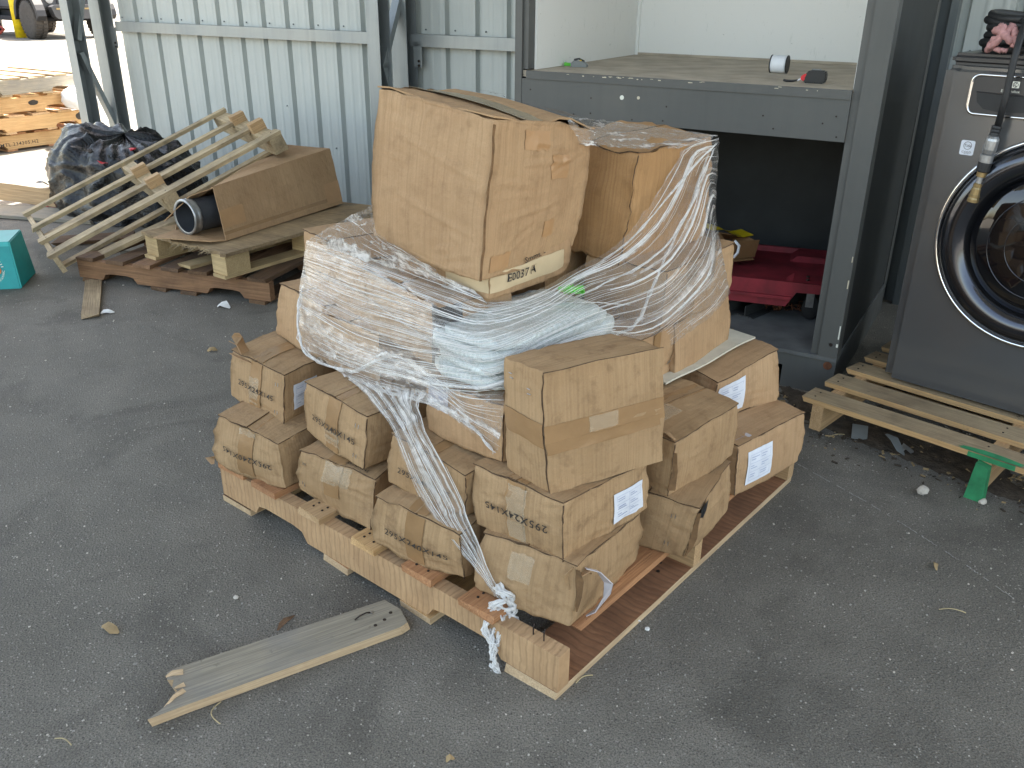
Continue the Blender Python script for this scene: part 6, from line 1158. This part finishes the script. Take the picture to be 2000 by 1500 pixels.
'tail':(40,7,'-519 2267 393 -477 2180 419 -426 2091 441 -379 2030 457 -330 1970 475 -281 1910 493 -229 1849 510 -190 1790 529 -488 2188 419 -450 2110 441 -409 2057 450 -367 2004 463 -322 1950 479 -277 1895 494 -229 1840 509 -193 1785 527 -452 2108 441 -425 2070 448 -389 2025 456 -352 1978 467 -313 1930 481 -273 1880 494 -229 1829 507 -196 1780 522 -425 2071 443 -400 2035 451 -368 1995 458 -336 1953 469 -302 1910 481 -268 1865 493 -229 1819 503 -200 1774 517 -399 2035 445 -377 2004 452 -348 1968 459 -320 1930 469 -292 1891 480 -263 1851 490 -229 1809 500 -203 1768 511 -379 2006 442 -358 1976 451 -332 1943 458 -308 1909 467 -283 1873 478 -257 1837 487 -226 1799 496 -203 1762 507 -360 1977 439 -341 1949 448 -318 1919 455 -296 1888 464 -273 1856 473 -250 1823 483 -223 1789 492 -202 1756 502 -343 1948 436 -326 1922 444 -304 1895 451 -284 1867 459 -264 1839 468 -242 1810 478 -218 1780 487 -200 1750 498 -327 1919 433 -312 1897 440 -292 1873 447 -273 1848 454 -255 1822 463 -235 1797 472 -213 1771 483 -197 1745 494 -313 1894 430 -299 1873 437 -281 1852 443 -264 1830 451 -247 1807 459 -229 1785 468 -210 1762 478 -195 1739 490 -301 1870 429 -288 1852 435 -272 1833 441 -256 1813 448 -241 1794 456 -225 1774 465 -207 1754 476 -194 1734 487 -290 1846 429 -279 1831 435 -264 1815 440 -250 1798 447 -236 1781 454 -221 1764 463 -205 1747 474 -193 1730 485 -281 1822 430 -270 1811 434 -256 1798 439 -244 1784 444 -231 1769 451 -218 1754 460 -203 1740 471 -192 1725 482 -271 1798 428 -262 1791 431 -249 1781 435 -237 1769 440 -225 1756 446 -213 1744 455 -199 1731 466 -189 1719 477 -263 1786 417 -253 1772 423 -240 1764 427 -229 1755 432 -218 1744 438 -206 1733 447 -193 1722 458 -183 1711 468 -255 1775 401 -245 1763 408 -232 1752 414 -220 1742 420 -209 1731 428 -197 1721 436 -184 1712 447 -175 1703 457 -248 1763 384 -237 1751 391 -223 1740 399 -211 1729 407 -199 1717 416 -188 1709 425 -174 1701 435 -165 1693 444 -240 1751 368 -229 1740 375 -215 1728 384 -202 1716 393 -190 1707 402 -177 1697 412 -164 1689 423 -154 1683 430 -232 1740 353 -220 1729 361 -206 1717 369 -193 1706 379 -180 1698 387 -168 1689 397 -154 1680 407 -144 1673 416 -222 1729 338 -211 1719 345 -196 1708 353 -183 1698 362 -170 1689 370 -157 1680 379 -143 1672 389 -133 1663 398 -212 1719 324 -201 1708 330 -185 1698 337 -172 1689 345 -158 1679 352 -145 1671 360 -132 1662 369 -122 1653 377 -203 1709 311 -191 1699 317 -175 1689 322 -161 1679 329 -148 1670 335 -135 1661 342 -121 1653 350 -111 1644 357 -194 1700 300 -182 1690 305 -167 1681 310 -153 1671 316 -139 1662 321 -126 1654 328 -113 1645 335 -103 1637 341 -188 1692 293 -176 1683 297 -161 1674 302 -147 1665 307 -134 1657 312 -121 1648 318 -108 1641 325 -99 1633 331 -183 1686 288 -172 1678 293 -157 1669 297 -144 1661 302 -132 1653 307 -120 1645 313 -107 1638 320 -98 1631 327 -178 1681 286 -168 1673 290 -154 1665 294 -142 1657 299 -131 1650 304 -119 1643 310 -107 1636 318 -98 1629 325 -172 1675 282 -163 1667 286 -151 1660 289 -140 1653 294 -129 1646 300 -118 1640 306 -106 1634 314 -97 1628 321 -165 1668 275 -156 1661 279 -144 1654 282 -134 1647 287 -124 1641 292 -114 1635 298 -102 1630 306 -94 1624 313 -155 1659 265 -146 1653 269 -135 1646 272 -126 1640 276 -116 1634 281 -106 1628 287 -96 1624 294 -88 1618 300 -143 1650 254 -135 1644 257 -125 1638 260 -116 1632 264 -107 1627 269 -98 1621 274 -88 1617 280 -81 1612 286 -131 1641 243 -124 1635 246 -115 1629 249 -106 1624 252 -97 1619 256 -89 1614 260 -80 1609 266 -73 1605 271 -120 1632 232 -113 1627 235 -105 1621 237 -96 1616 240 -88 1612 244 -80 1607 248 -72 1603 252 -67 1598 257 -109 1624 223 -103 1619 226 -96 1614 228 -88 1609 230 -81 1605 233 -74 1601 237 -67 1597 240 -61 1593 244 -99 1616 215 -94 1611 217 -87 1607 218 -80 1603 221 -74 1599 223 -68 1595 226 -62 1591 229 -57 1587 232 -89 1608 207 -84 1604 208 -78 1600 210 -73 1596 211 -68 1592 213 -62 1589 215 -57 1585 218 -53 1582 220 -79 1600 199 -75 1597 200 -70 1593 201 -65 1590 202 -61 1586 203 -57 1583 205 -52 1580 207 -48 1576 209 -69 1592 190 -65 1589 191 -61 1586 191 -57 1583 192 -54 1580 193 -50 1577 194 -46 1574 196 -42 1571 197 -58 1583 179 -55 1581 180 -52 1578 180 -48 1575 180 -45 1573 181 -42 1571 182 -38 1568 183 -35 1565 185 -47 1575 167 -45 1574 167 -42 1572 167 -39 1570 167 -36 1568 168 -33 1565 168 -30 1563 170 -27 1561 171 -38 1569 157 -36 1568 156 -34 1566 156 -31 1565 156 -28 1563 156 -26 1561 156 -23 1559 158 -20 1558 159 -32 1565 148 -30 1564 148 -28 1563 148 -25 1562 148 -23 1560 147 -20 1559 147 -18 1558 148 -16 1558 149'),
'loose':(36,9,'-584 2290 555 -586 2287 545 -588 2284 529 -589 2280 514 -588 2277 500 -585 2274 486 -582 2271 472 -578 2267 456 -573 2264 441 -570 2265 428 -573 2271 558 -575 2268 547 -577 2265 531 -578 2261 516 -577 2258 503 -574 2255 489 -571 2252 476 -567 2248 460 -562 2245 444 -559 2244 432 -560 2251 558 -562 2249 548 -564 2245 532 -565 2241 517 -564 2238 504 -561 2235 491 -558 2232 478 -553 2228 463 -548 2225 447 -545 2223 435 -546 2231 558 -547 2228 547 -549 2224 532 -550 2220 517 -549 2217 505 -546 2214 493 -543 2212 480 -538 2208 465 -533 2204 449 -529 2202 438 -530 2210 558 -532 2208 547 -534 2203 532 -535 2199 517 -533 2196 505 -530 2194 494 -527 2191 482 -522 2187 467 -516 2182 451 -512 2180 439 -513 2190 557 -515 2187 546 -518 2183 531 -518 2179 517 -517 2176 506 -515 2173 495 -511 2170 484 -506 2166 469 -500 2161 453 -496 2158 441 -497 2169 556 -499 2167 545 -501 2162 531 -502 2158 517 -501 2155 507 -499 2153 497 -496 2150 486 -490 2145 471 -484 2140 455 -480 2137 444 -479 2148 553 -481 2146 544 -483 2141 530 -485 2137 517 -484 2134 507 -483 2132 498 -480 2129 487 -474 2124 473 -468 2119 457 -463 2115 446 -461 2127 551 -463 2125 542 -465 2120 529 -467 2116 517 -467 2113 508 -466 2111 499 -464 2108 489 -458 2103 475 -451 2097 459 -445 2094 447 -442 2107 549 -444 2104 541 -447 2099 528 -448 2095 517 -449 2093 508 -449 2090 500 -447 2087 491 -441 2082 477 -434 2076 461 -428 2072 449 -424 2086 549 -426 2083 540 -428 2079 529 -430 2075 518 -431 2072 509 -432 2070 502 -430 2066 493 -424 2061 479 -416 2055 463 -411 2051 452 -405 2067 549 -407 2063 541 -410 2059 530 -412 2055 519 -414 2052 511 -414 2049 504 -413 2046 495 -407 2040 482 -399 2034 467 -394 2030 456 -387 2047 551 -389 2044 544 -392 2039 532 -394 2035 522 -395 2032 514 -396 2029 506 -394 2025 497 -389 2020 485 -382 2014 471 -377 2010 461 -369 2029 554 -371 2025 546 -374 2020 535 -376 2015 525 -377 2012 517 -377 2008 509 -376 2005 500 -371 1999 488 -365 1994 475 -360 1990 466 -351 2010 557 -353 2006 550 -355 2001 539 -357 1996 528 -358 1992 520 -359 1988 512 -357 1984 503 -353 1979 492 -347 1973 479 -343 1969 471 -333 1991 560 -335 1987 553 -337 1982 542 -339 1977 532 -340 1972 524 -340 1968 515 -339 1964 506 -335 1959 495 -329 1953 484 -325 1949 476 -316 1972 563 -317 1968 556 -319 1963 546 -321 1957 536 -322 1953 527 -322 1948 519 -320 1944 510 -317 1938 500 -311 1933 488 -308 1929 480 -298 1954 566 -299 1949 559 -301 1944 550 -302 1938 540 -303 1933 532 -303 1928 524 -302 1924 515 -298 1918 504 -293 1913 493 -289 1908 485 -281 1935 569 -282 1931 563 -283 1924 554 -284 1919 545 -284 1914 537 -284 1909 529 -283 1904 520 -279 1898 509 -274 1892 498 -271 1888 490 -264 1917 572 -264 1912 567 -265 1905 558 -265 1899 549 -266 1894 542 -266 1889 534 -265 1884 525 -261 1878 514 -256 1872 502 -252 1868 494 -248 1898 575 -248 1892 570 -248 1885 562 -248 1879 553 -248 1874 546 -248 1869 539 -247 1863 530 -243 1858 519 -238 1851 507 -235 1847 499 -233 1878 576 -233 1872 572 -232 1865 565 -231 1858 557 -231 1853 550 -231 1848 543 -230 1843 535 -226 1837 524 -222 1831 512 -218 1827 503 -219 1859 577 -218 1851 573 -217 1843 568 -216 1837 561 -215 1831 554 -215 1826 547 -214 1822 539 -210 1816 528 -206 1810 516 -202 1806 507 -206 1838 576 -204 1829 575 -202 1820 571 -201 1814 564 -200 1809 559 -200 1804 552 -198 1800 544 -195 1795 533 -190 1787 522 -187 1786 512 -193 1818 576 -191 1807 576 -188 1792 575 -187 1791 568 -185 1784 563 -184 1782 556 -183 1779 548 -180 1775 536 -176 1768 525 -173 1765 516 -180 1798 576 -178 1788 576 -175 1778 574 -174 1775 567 -172 1772 562 -170 1768 555 -168 1765 547 -165 1760 537 -161 1753 525 -159 1751 516 -168 1778 577 -165 1767 577 -163 1764 572 -160 1760 566 -158 1758 560 -157 1755 553 -154 1751 546 -151 1746 535 -147 1741 523 -145 1738 514 -156 1760 577 -154 1755 574 -151 1751 569 -148 1748 562 -145 1744 556 -143 1741 550 -140 1738 542 -137 1734 531 -133 1730 519 -130 1727 510 -145 1747 575 -143 1742 571 -139 1738 565 -136 1734 558 -133 1731 551 -130 1728 544 -126 1725 536 -123 1721 525 -118 1717 514 -116 1715 505 -134 1734 573 -131 1730 569 -127 1725 561 -123 1721 554 -120 1718 547 -116 1715 539 -113 1712 531 -109 1709 520 -104 1705 508 -101 1703 499 -122 1721 573 -119 1717 568 -115 1712 559 -110 1707 551 -107 1704 543 -103 1702 535 -99 1699 526 -95 1696 515 -90 1693 503 -87 1691 494 -108 1709 574 -105 1704 569 -101 1698 560 -96 1694 551 -93 1691 542 -89 1689 533 -86 1687 523 -82 1684 511 -78 1682 498 -75 1681 489 -89 1698 577 -87 1691 572 -83 1685 563 -80 1681 553 -77 1678 543 -73 1676 533 -71 1674 522 -68 1672 509 -65 1671 495 -63 1672 484 -68 1692 579 -66 1676 578 -63 1671 568 -61 1667 557 -59 1665 546 -57 1664 534 -55 1662 521 -53 1662 506 -52 1661 491 -51 1662 479 -47 1690 580 -46 1673 579 -44 1655 575 -43 1654 562 -42 1651 550 -41 1651 535 -40 1652 521 -40 1652 504 -40 1652 488 -41 1653 475 -29 1688 581 -28 1670 581 -28 1649 577 -27 1644 566 -27 1641 553 -27 1639 538 -27 1641 521 -29 1642 503 -31 1643 485 -32 1645 472 -16 1689 581 -16 1669 581 -16 1647 578 -16 1636 569 -17 1631 556 -17 1631 540 -18 1632 523 -21 1634 503 -24 1637 484 -26 1641 469')}
LINES={'rim':'-593 2370 595 -587 2337 596 -586 2314 589 -587 2300 576 -588 2287 563 -588 2275 552 -587 2262 542 -586 2249 531 -584 2236 521 -580 2223 511 -576 2210 501 -571 2196 490 -564 2181 481 -555 2168 473 -543 2154 467 -529 2142 464 -513 2129 462 -496 2116 462 -479 2103 462 -462 2090 461 -444 2076 462 -426 2063 464 -409 2049 469 -391 2038 478 -374 2027 492 -357 2017 506 -340 2006 520 -325 1994 531 -310 1980 541 -297 1965 550 -284 1950 557 -271 1933 563 -257 1915 566 -244 1896 568 -231 1876 568 -218 1855 568 -207 1835 569 -195 1814 568 -185 1794 568 -177 1782 564 -171 1772 563',
'cord1':'-54 1881 716 -45 1887 714 -33 1894 712 -18 1905 709 -1 1915 706 16 1926 705 34 1937 706 52 1950 708 72 1962 712 93 1975 717 114 1988 723 135 2001 730 157 2015 738 178 2028 747 200 2041 757 222 2055 769 244 2068 780 265 2081 793 284 2094 806 301 2106 819 318 2118 833 333 2131 848 348 2142 863 362 2153 878 375 2163 891 387 2172 903 399 2181 915 409 2188 926 420 2196 937 430 2202 948 440 2209 958 452 2215 969 464 2222 980 476 2228 991 488 2233 1001 498 2238 1009 505 2241 1015',
'cord2':'-25 1898 700 -12 1894 702 5 1890 704 26 1885 705 48 1891 704 71 1902 702 93 1915 702 113 1929 703 133 1943 705 154 1958 709 175 1973 713 196 1987 718 217 2002 724 239 2016 730 262 2030 736 285 2043 743 307 2057 751 328 2070 760 347 2083 771 364 2096 782 380 2110 796 393 2123 810 406 2135 825 417 2147 840 428 2157 855 437 2167 868 445 2176 882 451 2184 895 457 2192 908 462 2199 921 467 2205 934 473 2212 947 480 2218 960 485 2223 974 491 2229 986 495 2233 996 498 2236 1004',
'cord3':'230 1943 616 236 1948 616 244 1953 616 253 1959 616 264 1964 617 274 1970 618 284 1976 621 293 1983 626 301 1990 633 308 1999 642 315 2008 653 321 2017 664 327 2027 677 333 2036 689 339 2045 700 344 2053 709 349 2060 718 354 2068 726 358 2075 734 364 2089 740 370 2103 746 376 2118 753 383 2133 761 391 2149 770 400 2164 779 409 2180 789 418 2196 799 428 2212 810 437 2229 823 447 2247 837 457 2265 854 469 2285 875 480 2306 896 491 2327 918 502 2347 938 511 2365 955 519 2382 966',
'cord4':'57 1910 703 65 1914 702 76 1918 702 90 1922 702 104 1926 702 119 1930 702 133 1934 701 145 1938 700 157 1942 699 168 1949 697 179 1956 694 190 1962 691 203 1979 685 215 1995 679 229 2012 672 243 2028 666 258 2045 659 273 2061 652 288 2077 646 300 2093 639 310 2110 633',
'cord5':'-581 2386 643 -561 2350 648 -537 2314 652 -511 2277 655 -483 2239 657 -455 2202 659 -428 2169 659 -403 2136 659 -380 2103 659 -358 2071 658 -336 2038 657 -314 2008 655 -294 1979 653 -274 1952 650 -256 1925 649 -238 1901 647 -222 1879 646 -208 1858 645 -194 1837 645 -180 1816 646 -167 1795 647 -154 1774 648 -140 1758 647 -126 1741 646 -109 1724 645 -92 1707 643 -74 1694 640 -58 1681 637 -43 1674 633 -31 1671 627 -22 1681 618',
'cord6':'-571 2373 714 -547 2330 719 -517 2287 721 -484 2243 723 -449 2199 724 -417 2157 725 -387 2117 727 -359 2076 730 -332 2036 733 -307 2001 734 -283 1971 734 -259 1941 735 -236 1916 735 -214 1892 735 -193 1868 736 -172 1846 736 -152 1833 734 -133 1821 732 -114 1822 726 -95 1823 721 -77 1824 717 -58 1826 713 -39 1827 710 -20 1829 707 -1 1832 706 19 1838 705 41 1847 705 63 1856 706 84 1865 707 102 1882 705 115 1899 701',
'cord7':'-16 1677 600 -24 1673 602 -34 1673 601 -46 1673 600 -59 1674 599 -72 1679 597 -83 1688 594 -94 1697 590 -106 1706 588 -117 1715 585 -127 1724 582 -136 1733 580 -145 1742 577 -153 1751 575 -160 1760 572 -166 1769 570 -171 1778 567',
'rim2':'-519 2265 393 -491 2192 418 -459 2119 441 -434 2091 443 -409 2064 444 -384 2037 446 -362 2011 449 -340 1986 454 -319 1961 459 -298 1936 465 -278 1911 471 -259 1887 478 -240 1863 484 -223 1838 491 -206 1814 499 -190 1790 506 -174 1768 513 -160 1754 515 -147 1740 516 -134 1731 513 -121 1721 508 -109 1712 504 -97 1702 499 -86 1692 494 -77 1684 489 -67 1677 483 -59 1671 477 -51 1664 471 -44 1659 465 -38 1653 461 -34 1650 458'}
KNOT=(-0.023, 1.56, 0.147)
def film_mat(name,lo,hi,su,sv,th0,th1,rough=.22,crk=18,rdg=.5):
    q=NT(name); q.t.nodes.remove(q.p); uv=q.coord('UV',(su,sv,1)); ob=q.coord(rnd=False)
    st=q.noise(uv,1,6,.65,.4); uv2=q.coord('UV',(su*1.7,sv*3.2,1)); st2=q.noise(uv2,1,4,.6,.6)
    cr=q.noise(ob,crk,6,.7,1.2); cr2=q.noise(ob,crk*3.5,4,.7,1.0)
    s=q.math('MAXIMUM',q.ramp(st,(th0,0),(th1,1)),q.math('MULTIPLY',q.ramp(st2,(th0+.06,0),(th1+.08,1)),.8))
    ridge=q.ramp(q.math('ABSOLUTE',q.math('SUBTRACT',cr2,.5)),(0,1),(.035,0))
    s=q.math('MAXIMUM',s,q.math('MULTIPLY',ridge,rdg))
    s=q.math('MULTIPLY',s,q.ramp(cr,(.34,.15),(.58,1)))
    fac=q.math('ADD',q.math('MULTIPLY',s,hi-lo),lo)
    nm=q.bump(q.mix(.5,cr2,st2),.55,.012,q.bump(q.mix(.5,cr,st),.5,.03))
    tr=q.n('BsdfTransparent'); gl=q.n('BsdfGlossy'); gl.inputs['Roughness'].default_value=.12; q.t.links.new(nm,gl.inputs['Normal'])
    fr=q.n('Fresnel'); fr.inputs[0].default_value=1.2; q.t.links.new(nm,fr.inputs['Normal'])
    m1=q.n('MixShader'); q.t.links.new(q.math('MULTIPLY',fr.outputs[0],.45),m1.inputs[0]); q.t.links.new(tr.outputs[0],m1.inputs[1]); q.t.links.new(gl.outputs[0],m1.inputs[2])
    p=q.n('BsdfPrincipled'); p.inputs['Base Color'].default_value=(.95,.94,.915,1); p.inputs['Roughness'].default_value=.4; p.inputs['Specular IOR Level'].default_value=.25; q.t.links.new(q.bump(q.mix(.5,cr2,st2),.25,.006),p.inputs['Normal'])
    tl=q.n('BsdfTranslucent'); tl.inputs[0].default_value=(.9,.9,.9,1); m2=q.n('MixShader'); m2.inputs[0].default_value=.42; q.t.links.new(p.outputs[0],m2.inputs[1]); q.t.links.new(tl.outputs[0],m2.inputs[2])
    m3=q.n('MixShader'); q.t.links.new(fac,m3.inputs[0]); q.t.links.new(m1.outputs[0],m3.inputs[1]); q.t.links.new(m2.outputs[0],m3.inputs[2]); q.t.links.new(m3.outputs[0],q.out.inputs[0]); return q.m
MT['film']=film_mat('stretch_film',.045,.8,1.3,80,.56,.66,.22,10,.22)
MT['film_clear']=film_mat('clear_stretch_film',.04,.85,3,50,.55,.66,.2,14)
MT['film_dense']=film_mat('bunched_stretch_film',.30,1.0,3,110,.43,.53)
MT['film_crumple']=film_mat('crumpled_stretch_film',.06,1.0,9,22,.535,.60,.2,26)
MT['film_knotmat']=film_mat('knotted_stretch_film',.62,1.0,20,90,.42,.52,.2,40)
MT['film_strandmat']=film_mat('film_strand_white',.80,1.0,20,90,.3,.42,.2,40)
MT['film_tailmat']=film_mat('pulled_stretch_film',.12,.95,1.5,85,.49,.60,.2,14,.1); MT['film_loose']=film_mat('loose_stretch_film',.05,.95,5,20,.555,.63,.2,18,.25)
fm=thing('plastic_film','torn clear stretch film draped round the upper cartons, knotted to the pallet corner','plastic film',(0,2,.4))
FO=Vector((0,2,.4))
def cr4(a,b,c,d,f): return (b*2+(c-a)*f+(a*2-b*5+c*4-d)*f*f+(b*3-a-c*3+d)*f*f*f)*.5
def sheet(key,mat,up,wr,wf,cr,seed,name='film_sheet',edge=.0):
    nu,nv,st=SHEETS[key]; a=list(map(int,st.split())); P=[[Vector(a[3*(i*(nv+1)+j):3*(i*(nv+1)+j)+3])/1000 for j in range(nv+1)] for i in range(nu+1)]
    def row(i,y):
        j=min(int(y),nv-1); f=y-j; r=P[i]; return cr4(r[max(j-1,0)],r[j],r[j+1],r[min(j+2,nv)],f)
    def pt(x,y):
        i=min(int(x),nu-1); f=x-i; return cr4(row(max(i-1,0),y),row(i,y),row(i+1,y),row(min(i+2,nu),y),f)
    NU,NV=nu*up,nv*up; Q=[[pt(i/up,j/up) for j in range(NV+1)] for i in range(NU+1)]
    ul=[0]; 
    for i in range(NU): ul.append(ul[-1]+(Q[i+1][NV//2]-Q[i][NV//2]).length)
    vl=[0]
    for j in range(NV): vl.append(vl[-1]+(Q[NU//2][j+1]-Q[NU//2][j]).length)
    cam_=Vector((0,0,1.37)); vs=[]; uv=[]
    for i in range(NU+1):
        for j in range(NV+1):
            p=Q[i][j]; tu=Q[min(i+1,NU)][j]-Q[max(i-1,0)][j]; tv=Q[i][min(j+1,NV)]-Q[i][max(j-1,0)]; n=tu.cross(tv)
            n=n.normalized() if n.length>1e-9 else Vector((0,-1,0))
            if n.y>0 and n.z<.6: n=-n
            if n.z<-.3: n=-n
            w=noise.noise(Vector((ul[i]*wf[0],vl[j]*wf[1],seed)))+.5*noise.noise(Vector((ul[i]*wf[0]*2.3,vl[j]*wf[1]*2.1,seed+3)))
            w=abs(w); c=noise.noise_vector(p*38+Vector((seed,0,0)))*cr+noise.noise_vector(p*85+Vector((seed,0,9)))*cr*.5
            eg=0
            if edge and (j in (0,NV)): c+=tv.normalized()*edge*noise.noise(Vector((ul[i]*30,j,seed)))*1.5
            vs.append(p+n*(w*wr+.0015)+c-FO); uv.append((ul[i],vl[j]))
    fs=[(i*(NV+1)+j,(i+1)*(NV+1)+j,(i+1)*(NV+1)+j+1,i*(NV+1)+j+1) for i in range(NU) for j in range(NV)]
    m=MB(); m.add(vs,fs,uv); m.build(name,mat,fm,True); return pt,nu,nv
def lpts(key): a=list(map(int,LINES[key].split())); return [Vector(a[k:k+3])/1000-FO for k in range(0,len(a),3)]
def cord(key,r,mat='film_dense',wob=.004,seed=0,strands=3,name='film_cord'):
    P=lpts(key); m=MB(); n=len(P)
    for s in range(strands):
        Qp=[p+noise.noise_vector(Vector((k*.30+s*9,seed,s)))*wob*(1.2 if s else .5)+noise.noise_vector(Vector((k*1.1,seed+4,s)))*wob*.4 for k,p in enumerate(P)]
        rs=[r*(.55+.9*abs(noise.noise(Vector((k*.42,seed+7,s)))))*(1 if s==0 else .6)*min(1,.25+k*.2,.25+(n-1-k)*.2) for k in range(n)]
        b=len(m.v); m.tube(Qp,rs,7)
        for t in range(len(m.f)):
            if m.uv[t] is None: m.uv[t]=[((v-b)//7*.03,((v-b)%7)*.012) for v in m.f[t]]
    return m.build(name,mat,fm,True)
def strands(sh,n,u0,u1,drift,r,seed,name='film_strand',lenr=(.15,.6)):
    pt,nu,nv=sh; rn=random.Random(seed); m=MB(); cam_=Vector((0,0,1.37))
    for k in range(n):
        a=rn.uniform(u0,u1); L=rn.uniform(*lenr)*nu; a=a*nu-L*rn.random(); v0=rn.uniform(.02,.98); dr=drift+rn.gauss(0,.012); P=[]; K=14
        for i in range(K+1):
            x=a+L*i/K; y=v0+dr*(x-a)/nu*4
            if x<0 or x>nu or y<0.0 or y>1.0: continue
            p=pt(min(x,nu-1e-4),min(y*nv,nv-1e-4)); P.append(p+(cam_-p).normalized()*.005+noise.noise_vector(Vector((i*.35,k,seed)))*.0022-FO)
        if len(P)<4: continue
        rr=r*rn.choice((.6,.8,1,1,1.4,2.2)); nn=len(P); b=len(m.v); m.tube(P,[rr*(.25+.75*math.sin(PI*(i+.5)/nn)) for i in range(nn)],5)
        for t in range(len(m.f)):
            if m.uv[t] is None: m.uv[t]=[((v-b)//5*.02,.01) for v in m.f[t]]
    return m.build(name,'film_strandmat',fm,True)
SH={}
SH['cover']=sheet('cover','film_crumple',4,.007,(14,30),.0035,1)
SH['main']=sheet('main','film',4,.004,(3,42),.0014,2,edge=.006)
sheet('vtop','film_crumple',4,.006,(16,26),.003,3)
SH['right']=sheet('right','film_clear',4,.004,(5,30),.0015,4,edge=.004)
SH['loose']=sheet('loose','film_loose',4,.010,(5,22),.004,5,edge=.010)
SH['tail']=sheet('tail','film_tailmat',4,.007,(1.5,70),.0022,6,'film_tail',edge=.004)
strands(SH['main'],64,.0,.42,.012,.00055,1); strands(SH['main'],28,.1,.45,.05,.0005,2); strands(SH['main'],20,.4,1.0,-.004,.0006,3); strands(SH['main'],14,.5,1.0,-.02,.0016,4)
strands(SH['tail'],30,.0,1.0,0,.00055,5,'film_strand',(.3,.9)); strands(SH['loose'],40,.0,1.0,.02,.0006,6,'film_strand',(.1,.5)); strands(SH['cover'],24,.0,1.0,.01,.0005,7); strands(SH['right'],20,.0,1.0,-.03,.0005,8)
for k,r,md,wb,sn in (('rim',.0042,'film_dense',.008,4),('rim2',.004,'film_dense',.008,4),('cord1',.0032,'film_dense',.006,3),('cord2',.0028,'film_dense',.006,3),('cord3',.0042,'film_dense',.008,3),('cord4',.002,'film_dense',.003,2),('cord5',.0016,'film_dense',.005,3),('cord6',.0018,'film_dense',.006,3),('cord7',.003,'film_dense',.006,3)): cord(k,r,md,wb,len(k)*3+ord(k[-1]),sn)
# knot and loose ends at the pallet corner
KN=Vector(lpts('rim')[0])*0+Vector(KNOT)-FO
def end(name,P,r,seed,mat='film_dense'):
    n=18; m=MB(); Q=[]
    for k in range(n+1):
        t=k/n*(len(P)-1); i=min(int(t),len(P)-2); f=t-i; p=[Vector(P[max(i-1,0)]),Vector(P[i]),Vector(P[i+1]),Vector(P[min(i+2,len(P)-1)])]; Q.append(KN+cr4(*p,f))
    for s in range(7):
        R_=[r*.55*(.5+1.0*abs(noise.noise(Vector((k*.5,seed,s)))))*(1 if s==0 else .7) for k in range(n+1)]; b=len(m.v)
        m.tube([q+noise.noise_vector(Vector((k*.28,s*5,seed)))*r*1.7 for k,q in enumerate(Q)],R_,8)
        for t in range(len(m.f)):
            if m.uv[t] is None: m.uv[t]=[((v-b)//8*.02,((v-b)%8)*.012) for v in m.f[t]]
    m.v=[tuple(Vector(v)+noise.noise_vector(Vector(v)*150)*.0018) for v in m.v]
    return m.build(name,mat,fm,True)
end('film_knot',[(-.005,.0,.03),(.016,-.016,.012),(.030,-.010,-.018),(.010,-.028,-.030),(-.016,-.018,-.012),(.008,-.030,.006)],.0125,1,'film_knotmat')
end('film_end',[(.014,-.012,-.015),(.030,-.022,-.042),(.046,-.026,-.068),(.058,-.022,-.082)],.0125,2,'film_knotmat')
end('film_end',[(.0,-.014,-.01),(-.024,-.034,-.034),(-.030,-.046,-.062),(-.010,-.050,-.085),(.006,-.046,-.06),(.008,-.032,-.028)],.010,3,'film_knotmat')
end('film_end',[(-.010,-.036,-.06),(-.014,-.056,-.095),(-.010,-.066,-.125),(-.006,-.070,-.145)],.0105,4,'film_knotmat')
end('film_end',[(.0,.014,.0),(.028,.010,.010),(.044,.0,-.002)],.009,5,'film_knotmat')
